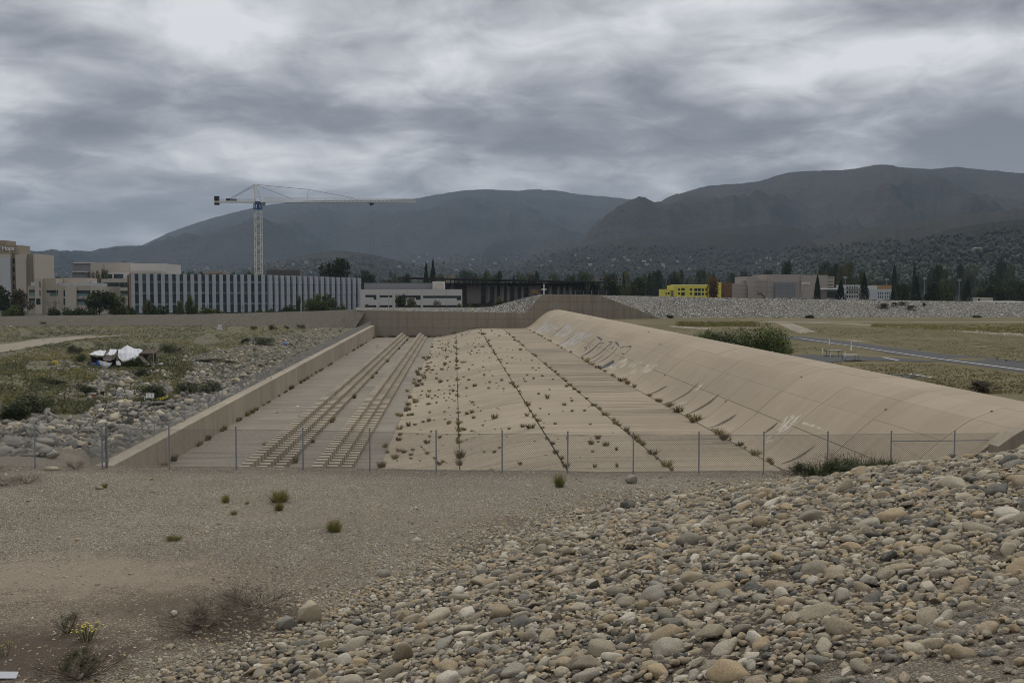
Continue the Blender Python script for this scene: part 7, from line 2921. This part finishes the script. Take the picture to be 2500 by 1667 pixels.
def cloth(name, rows, mat, parent, thick=0.03, sag=0.0, sub=7):
    """rows of points -> folded cloth sheet with thickness"""
    R_ = len(rows)
    n_ = len(rows[0])
    rr = random.Random(R_ * 31 + n_)
    V, F = [], []
    for j in range((R_ - 1) * sub + 1):
        v = j / sub
        j0 = min(int(v), R_ - 2)
        fv = v - j0
        for i in range((n_ - 1) * sub + 1):
            u = i / sub
            i0 = min(int(u), n_ - 2)
            fu = u - i0
            p_ = (rows[j0][i0] * (1 - fu) + rows[j0][i0 + 1] * fu) * (1 - fv) + (rows[j0 + 1][i0] * (1 - fu) + rows[j0 + 1][i0 + 1] * fu) * fv
            s_ = sag * math.sin(math.pi * fu) * math.sin(math.pi * max(0.15, min(0.85, fv)))
            wr = 0.09 * mnoise.noise(Vector((p_.x * 1.6 + p_.z * 1.2, p_.z * 0.6, p_.y))) + 0.05 * mnoise.noise(Vector((p_.x * 5.0, p_.z * 3.0, p_.y)))
            V.append((p_.x, p_.y + wr * 2.0, p_.z - s_ + wr))
    nn = (n_ - 1) * sub + 1
    for j in range((R_ - 1) * sub):
        for i in range((n_ - 1) * sub):
            F.append((j * nn + i, j * nn + i + 1, (j + 1) * nn + i + 1, (j + 1) * nn + i))
    o = MB().add(V, F).build(name, mat, parent, True)
    md = o.modifiers.new('thickness', 'SOLIDIFY')
    md.thickness = thick
    return o


sh = thing('tarp_shelter', 'makeshift shelter of white tarpaulins over poles in the scrub', 'shelter', (0, 0, 0))
cloth('tarp', [[cw(190, 372, 1.5), cw(330, 292, 3.5), cw(480, 262, 4.0), cw(635, 292, 3.0)], [cw(200, 380, -0.5), cw(330, 375, -1.0), cw(520, 415, -1.2), cw(590, 395, -1.2)]], M['tarp'], sh, sag=0.12)
cloth('tarp', [[cw(620, 385, 2.8), cw(750, 225, 3.6), cw(860, 232, 3.2), cw(945, 240, 3.0)], [cw(600, 380, -1.2), cw(690, 385, -1.5), cw(800, 390, -1.5), cw(900, 355, -1.5)]], M['tarp'], sh, sag=0.2)
cloth('tarp', [[cw(945, 245, 2.5), cw(1030, 232, 3), cw(1185, 132, 3.2), cw(1300, 205, 3), cw(1410, 240, 2.8), cw(1495, 212, 2.4), cw(1590, 275, 2)],
               [cw(920, 370, 0.8), cw(1040, 340, 0.6), cw(1180, 330, 0.4), cw(1290, 340, 0.4), cw(1400, 340, 0.5), cw(1480, 340, 0.8), cw(1530, 330, 1.0)],
               [cw(960, 480, -0.8), cw(1050, 560, -1.4), cw(1180, 560, -1.6), cw(1290, 540, -1.5), cw(1380, 520, -1.2), cw(1450, 440, -0.6), cw(1480, 400, -0.2)]], M['tarp'], sh, sag=0.08)
cloth('tarp', [[cw(440, 515, -2.5), cw(560, 560, -2.8), cw(700, 590, -2.8), cw(790, 590, -2.4)], [cw(480, 620, -2.8), cw(560, 660, -3.2), cw(680, 680, -3.2), cw(760, 640, -2.8)], [cw(545, 745, -3.0), cw(590, 748, -3.2), cw(640, 740, -3.2), cw(700, 715, -3.0)]], M['tarp_d'], sh, sag=0.06)
cloth('flap', [[cw(540, 450, -1.6), cw(680, 420, -1.6), cw(800, 440, -1.6), cw(900, 400, -1.4)], [cw(560, 530, -1.8), cw(690, 555, -2.0), cw(790, 520, -2.0), cw(860, 480, -1.8)]], M['clothes'], sh, sag=0.15)
cloth('side_sheet', [[cw(250, 420, 0.6), cw(420, 440, 0.8), cw(560, 440, 1.0), cw(900, 420, 1.2)], [cw(240, 620, 0.6), cw(420, 640, 0.8), cw(560, 660, 1.0), cw(900, 680, 1.2)]], M['charcoal'], sh)
MB().tube(cw(880, 600, -1.8), cw(945, 250, -1.2), 0.07, 6, 0.06).tube(cw(945, 250, -1.2), cw(985, 70, -1.2), 0.06, 6, 0.03).build('pole', M['bark'], sh)
MB().tube(cw(790, 470, -1.9), cw(945, 255, -1.3), 0.06, 6).build('pole', M['bark'], sh)
MB().tube(cw(585, 405, -1.4), cw(640, 290, 2.6), 0.06, 6).build('pole', M['bark'], sh)
MB().tube(cw(250, 640, 0.3), cw(250, 380, 0.3), 0.06, 6).build('pole', M['bark'], sh)
MB().tube(cw(60, 610, -0.5), cw(180, 500, 0.5), 0.05, 5).build('pole', M['twig'], sh)
cloth('blue_sheet', [[cw(390, 545, -2.0), cw(450, 535, -2.2)], [cw(395, 690, -2.2), cw(460, 720, -2.4)]], M['blue'], sh)
MB().box(cw(280, 600, -1).x, cw(395, 600, -1).x, CYD - 2, CYD - 1.2, cw(280, 640, -1).z, cw(280, 592, -1).z).build('blue_mattress', plain('blue_mattress', (0.10, 0.12, 0.22)), sh)
cloth('white_bundle', [[cw(890, 560, -2.2), cw(950, 555, -2.4), cw(1000, 590, -2.2)], [cw(900, 640, -2.4), cw(960, 660, -2.8), cw(1020, 680, -2.4)]], M['tarp'], sh)
# brown canopy tent
cn = thing('canopy_tent', 'brown pyramid canopy with pale legs at the right end of the shelter', 'tent', (0, 0, 0))
apex = cw(1740, 212, 1.2)
c4 = [cw(1490, 350, -0.6), cw(1860, 345, -0.8), cw(1985, 300, 3.2), cw(1640, 305, 3.4)]
MB().add([tuple(apex)] + [tuple(q) for q in c4] + [tuple(q + Vector((0, 0, -0.22))) for q in c4], [(0, 1, 2), (0, 2, 3), (0, 3, 4), (0, 4, 1)] + [(1 + i, 5 + i, 5 + (i + 1) % 4, 1 + (i + 1) % 4) for i in range(4)]).build('canopy', M['canopy'], cn)
for i, q in enumerate(c4):
    gz = h_basin(q.x, q.y)
    MB().tube((q.x, q.y, gz - 0.1), (q.x, q.y, q.z), 0.06, 6).build('leg', M['beige2'], cn)
cloth('side_curtain', [[cw(1640, 370, 2.2), cw(1780, 370, 2.0)], [cw(1650, 440, 2.0), cw(1760, 410, 2.0)]], M['tarp'], cn)
cloth('side_curtain', [[cw(1850, 350, 1.5), cw(1940, 330, 1.5)], [cw(1840, 560, 1.2), cw(1930, 560, 1.2)]], M['canopy'], cn)
cloth('rug', [[cw(1480, 420, -0.9), cw(1580, 420, -1.0)], [cw(1560, 520, -1.2), cw(1680, 520, -1.3)], [cw(1640, 600, -1.6), cw(1760, 600, -1.6)]], M['clothes'], cn)
# camp junk
rj = random.Random(12)


def heap(px, py, w, h, mat, lab, nm='rubbish_heap', n=5):
    p = WH(px, py, h_basin, 2.2)
    dd = (p - CP).dot(cF)
    W_, H_ = w / 2500 * dd, h / 2500 * dd
    t_ = thing(nm, lab, 'rubbish', tuple(p))
    for i in range(n):
        V_, F_ = rock_shape(rj.randrange(999), ICO2)
        me = np_mesh('bag', V_, F_, mat if i % 3 != 2 else M['tarp_d'], smooth=True)
        s = rj.uniform(0.25, 0.5)
        obj('bag', me, t_, loc=(rj.uniform(-.4, .4) * W_, rj.uniform(-.3, .3), s * H_ * 0.5), rz=rj.uniform(0, 6), sc=(s * W_ * 0.7, s * W_ * 0.6, s * H_ * 1.3))


def carton(px, py, w, h, mat, lab, nm='crate', cat='box', rz=0.2, tilt=0.0):
    p = WH(px, py, h_basin, 2.2)
    dd = (p - CP).dot(cF)
    W_, H_ = w / 2500 * dd, h / 2500 * dd
    t_ = thing(nm, lab, cat, (p.x, p.y, p.z), rz)
    t_.rotation_euler = (0, tilt, rz)
    MB().box(-W_ / 2, W_ / 2, -W_ * 0.4, W_ * 0.4, 0, H_).build('body', mat, t_)
    MB().box(-W_ / 2 - 0.02, W_ / 2 + 0.02, -W_ * 0.4 - 0.02, W_ * 0.4 + 0.02, H_ * 0.88, H_ + 0.03).build('rim', mat, t_)
    return t_


heap(218, 903, 14, 9, M['clothes'], 'heap of dark bags and bottles in front of the shelter')
heap(226, 904, 9, 6, M['tarp'], 'white plastic bag beside the dark heap in front of the shelter', n=3)
heap(372, 893, 44, 10, M['tarp_d'], 'grey heap of rags and sheets under the brown canopy', n=9)
heap(301, 958, 34, 16, M['tarp'], 'crumpled white sheeting in the scrub behind the grey box', n=7)
heap(395, 950, 30, 6, M['tarp'], 'white sheets lying on the rocks behind the dark bush', n=5)
heap(325, 962, 12, 16, M['charcoal'], 'dark machine part standing beside the crumpled white sheeting', n=4)
heap(150, 963, 14, 6, M['tarp'], 'pale litter on the grass at left of the crates', n=4)
heap(135, 861, 12, 9, M['redc'], 'dark red garment hanging on the scrub behind the yellow crate', n=3)
heap(153, 867, 12, 4, M['tarp'], 'small white rag on the scrub right of the red garment', n=2)
heap(538, 806, 22, 6, M['tarp'], 'scattered white rubbish on the far scrub', n=4)
heap(445, 966, 20, 5, M['redc'], 'dark red cloth lying on the rocks by the dark bush', n=2)
heap(390, 986, 30, 6, M['tarp_d'], 'grey rubbish strewn below the white bench', n=6)
heap(22, 798, 14, 5, M['tarp'], 'white litter at the embankment foot near the left edge', n=3)
carton(250, 967, 8, 11, M['charcoal'], 'black box standing among the weeds', 'storage_box')
carton(289, 968, 9, 12, M['rooftop'], 'grey cooler box standing on the dirt', 'cooler_box')
carton(229, 971, 11, 8, M['rust'], 'rusty low crate left of the black box')
carton(134, 889, 11, 7, M['yellowc'], 'yellow crate left of the shelter')
carton(308, 985, 16, 8, plain('pale_yellow_mattress', (0.55, 0.46, 0.20)), 'pale yellow cushion tipped over on the weeds', 'cushion', 'cushion', 0.3, 0.45)
carton(178, 899, 9, 5, M['palegrey'], 'pale folded chair frame left of the shelter', 'chair_frame', 'chair')
carton(146, 903, 9, 5, M['palegrey'], 'pale plastic chair lying left of the chair frame', 'plastic_chair', 'chair')
carton(248, 1019, 10, 6, M['charcoal'], 'black bag lying at the edge of the near rocks', 'black_bag', 'bag')
# white bench
p = WH(364, 980, h_basin, 2.2)
dd = (p - CP).dot(cF)
bw = 22 / 2500 * dd
bn = thing('white_bench', 'small white slatted bench in front of the dark bush', 'bench', tuple(p), -0.15)
for k in range(3):
    MB().box(-bw / 2, bw / 2, -0.2 + k * 0.14, -0.09 + k * 0.14, 0.40, 0.44).build('seat_slat', M['white'], bn)
for k in range(6):
    x = -bw / 2 + bw * (k + 0.5) / 6
    MB().box(x - 0.05, x + 0.05, 0.24, 0.27, 0.45, 0.78).build('back_slat', M['white'], bn)
MB().box(-bw / 2, bw / 2, 0.235, 0.275, 0.782, 0.85).build('top_rail', M['white'], bn)
for x in (-bw / 2 + 0.05, bw / 2 - 0.05):
    for y in (-0.18, 0.22):
        MB().box(x - 0.03, x + 0.03, y - 0.03, y + 0.03, 0, 0.398).build('leg', M['white'], bn)
# yellow frame
p = WH(396, 981, h_basin, 2.2)
yf = thing('yellow_trestle', 'yellow tubular frame lying on its side right of the white bench', 'trestle', tuple(p), 0.3)
q = [(-0.55, 0, 0.1), (0.5, 0, 0.42), (0.55, 0.1, 0.6), (-0.5, 0.1, 0.32)]
for i in range(4):
    MB().tube(q[i], q[(i + 1) % 4], 0.04, 6).build('tube', M['yellowc'], yf)
for f in (0.33, 0.66):
    a, b = Vector(q[0]).lerp(Vector(q[1]), f), Vector(q[3]).lerp(Vector(q[2]), f)
    MB().tube(a, b, 0.035, 6).build('slat', M['yellowc'], yf)
# blue tarp near the far rocks
p = WH(696, 842, h_basin, 2.4)
V_, F_ = rock_shape(77, ICO3)
obj('blue_tarp', np_mesh('blue_tarp', V_, F_, M['blue'], smooth=True), loc=(p.x, p.y, p.z + 0.2), sc=(0.75, 0.5, 0.5), label='bright blue tarp bundle on the rocks near the wall', cat='tarp')
# leaning white board far off in the scrub
p = WH(533, 806, h_basin, 2.4)
o = MB().box(-0.5, 0.5, -0.06, 0.06, 0, 1.5).build('white_board', M['tarp'], loc=tuple(p), label='leaning white board standing in the far scrub', cat='board')
o.rotation_euler = (0, 0.35, 0.2)
# driftwood sticks
for k, (px, py, qx, qy, lab) in enumerate(((248, 1012, 262, 975, 'crooked dead branch sticking up from the weeds'), (158, 978, 162, 950, 'short dead stump among the weeds'), (340, 1000, 345, 968, 'bare twiggy branch below the white bench'), (320, 962, 320, 933, 'thin pale stake in the scrub'), (240, 1100, 290, 1078, 'long pale stick lying on the near rocks'))):
    a = WH(px, py, h_basin, 2.2)
    b = WY(qx, qy, a.y)
    rr = random.Random(k)
    mid = a.lerp(b, 0.5) + Vector((rr.uniform(-.15, .15), 0, 0))
    mb = MB().path([a - Vector((0, 0, 0.1)), mid, b], 0.05, 5, 0.02)
    if k in (0, 2):
        for f in (0.4, 0.6, 0.8):
            c_ = a.lerp(b, f)
            mb.tube(c_, c_ + Vector((rr.uniform(-.6, .6), rr.uniform(-.2, .2), rr.uniform(.2, .6))), 0.025, 4, 0.008)
    mb.build('dead_branch', M['twig'], label=lab, cat='branch')
# litter on the channel floor
for px, py, w, lab, mt in ((676, 1008, 8, 'dark scrap lying on the channel floor left of the baffles', 'joint'), (726, 992, 9, 'white scrap of paper on the channel floor', 'white'), (600, 1115, 4, 'small white scrap on the channel floor behind the fence', 'white'), (695, 1000, 7, 'pale flattened carton on the channel floor by the wall', 'beige'), (1440, 889, 14, 'dark plank lying on the stained apron strip', 'joint'), (937, 997, 4, 'small white scrap on the floor right of the baffles', 'white')):
    p = surf(px, py)
    dd = (p - CP).dot(cF)
    s = w / 2500 * dd
    V_, F_ = rock_shape(len(lab), ICO1)
    obj('litter', np_mesh('litter', V_, F_, M[mt]), loc=(p.x, p.y, p.z + 0.05), sc=(s * 0.55, s * 0.35, 0.07), label=lab, cat='litter')
# small wire cage in the channel
p = surf(921, 849)
cg = thing('wire_crate', 'small square wire crate standing on the channel floor near the far wall', 'crate', tuple(p), 0.1)
for k in range(4):
    x = -0.3 + 0.2 * k
    MB().tube((x, -0.3, 0), (x, -0.3, 0.75), 0.025, 4).build('wire', M['steel'], cg)
for z_ in (0.05, 0.4, 0.75):
    MB().tube((-0.3, -0.3, z_), (0.3, -0.3, z_), 0.025, 4).build('wire', M['steel'], cg)
    MB().tube((-0.3, -0.3, z_), (-0.3, 0.3, z_), 0.025, 4).build('wire', M['steel'], cg)
    MB().tube((0.3, -0.3, z_), (0.3, 0.3, z_), 0.025, 4).build('wire', M['steel'], cg)
# broken board at the lower left corner
p = WH(8, 1655, h_near, 5)
o = MB().box(-0.22, 0.28, -0.12, 0.12, 0.0, 0.02).build('broken_board', M['palegrey'], loc=(p.x, p.y, p.z + 0.06), label='broken pale board lying at the bottom left corner', cat='board')
o.rotation_euler = (0.25, 0.1, 0.2)
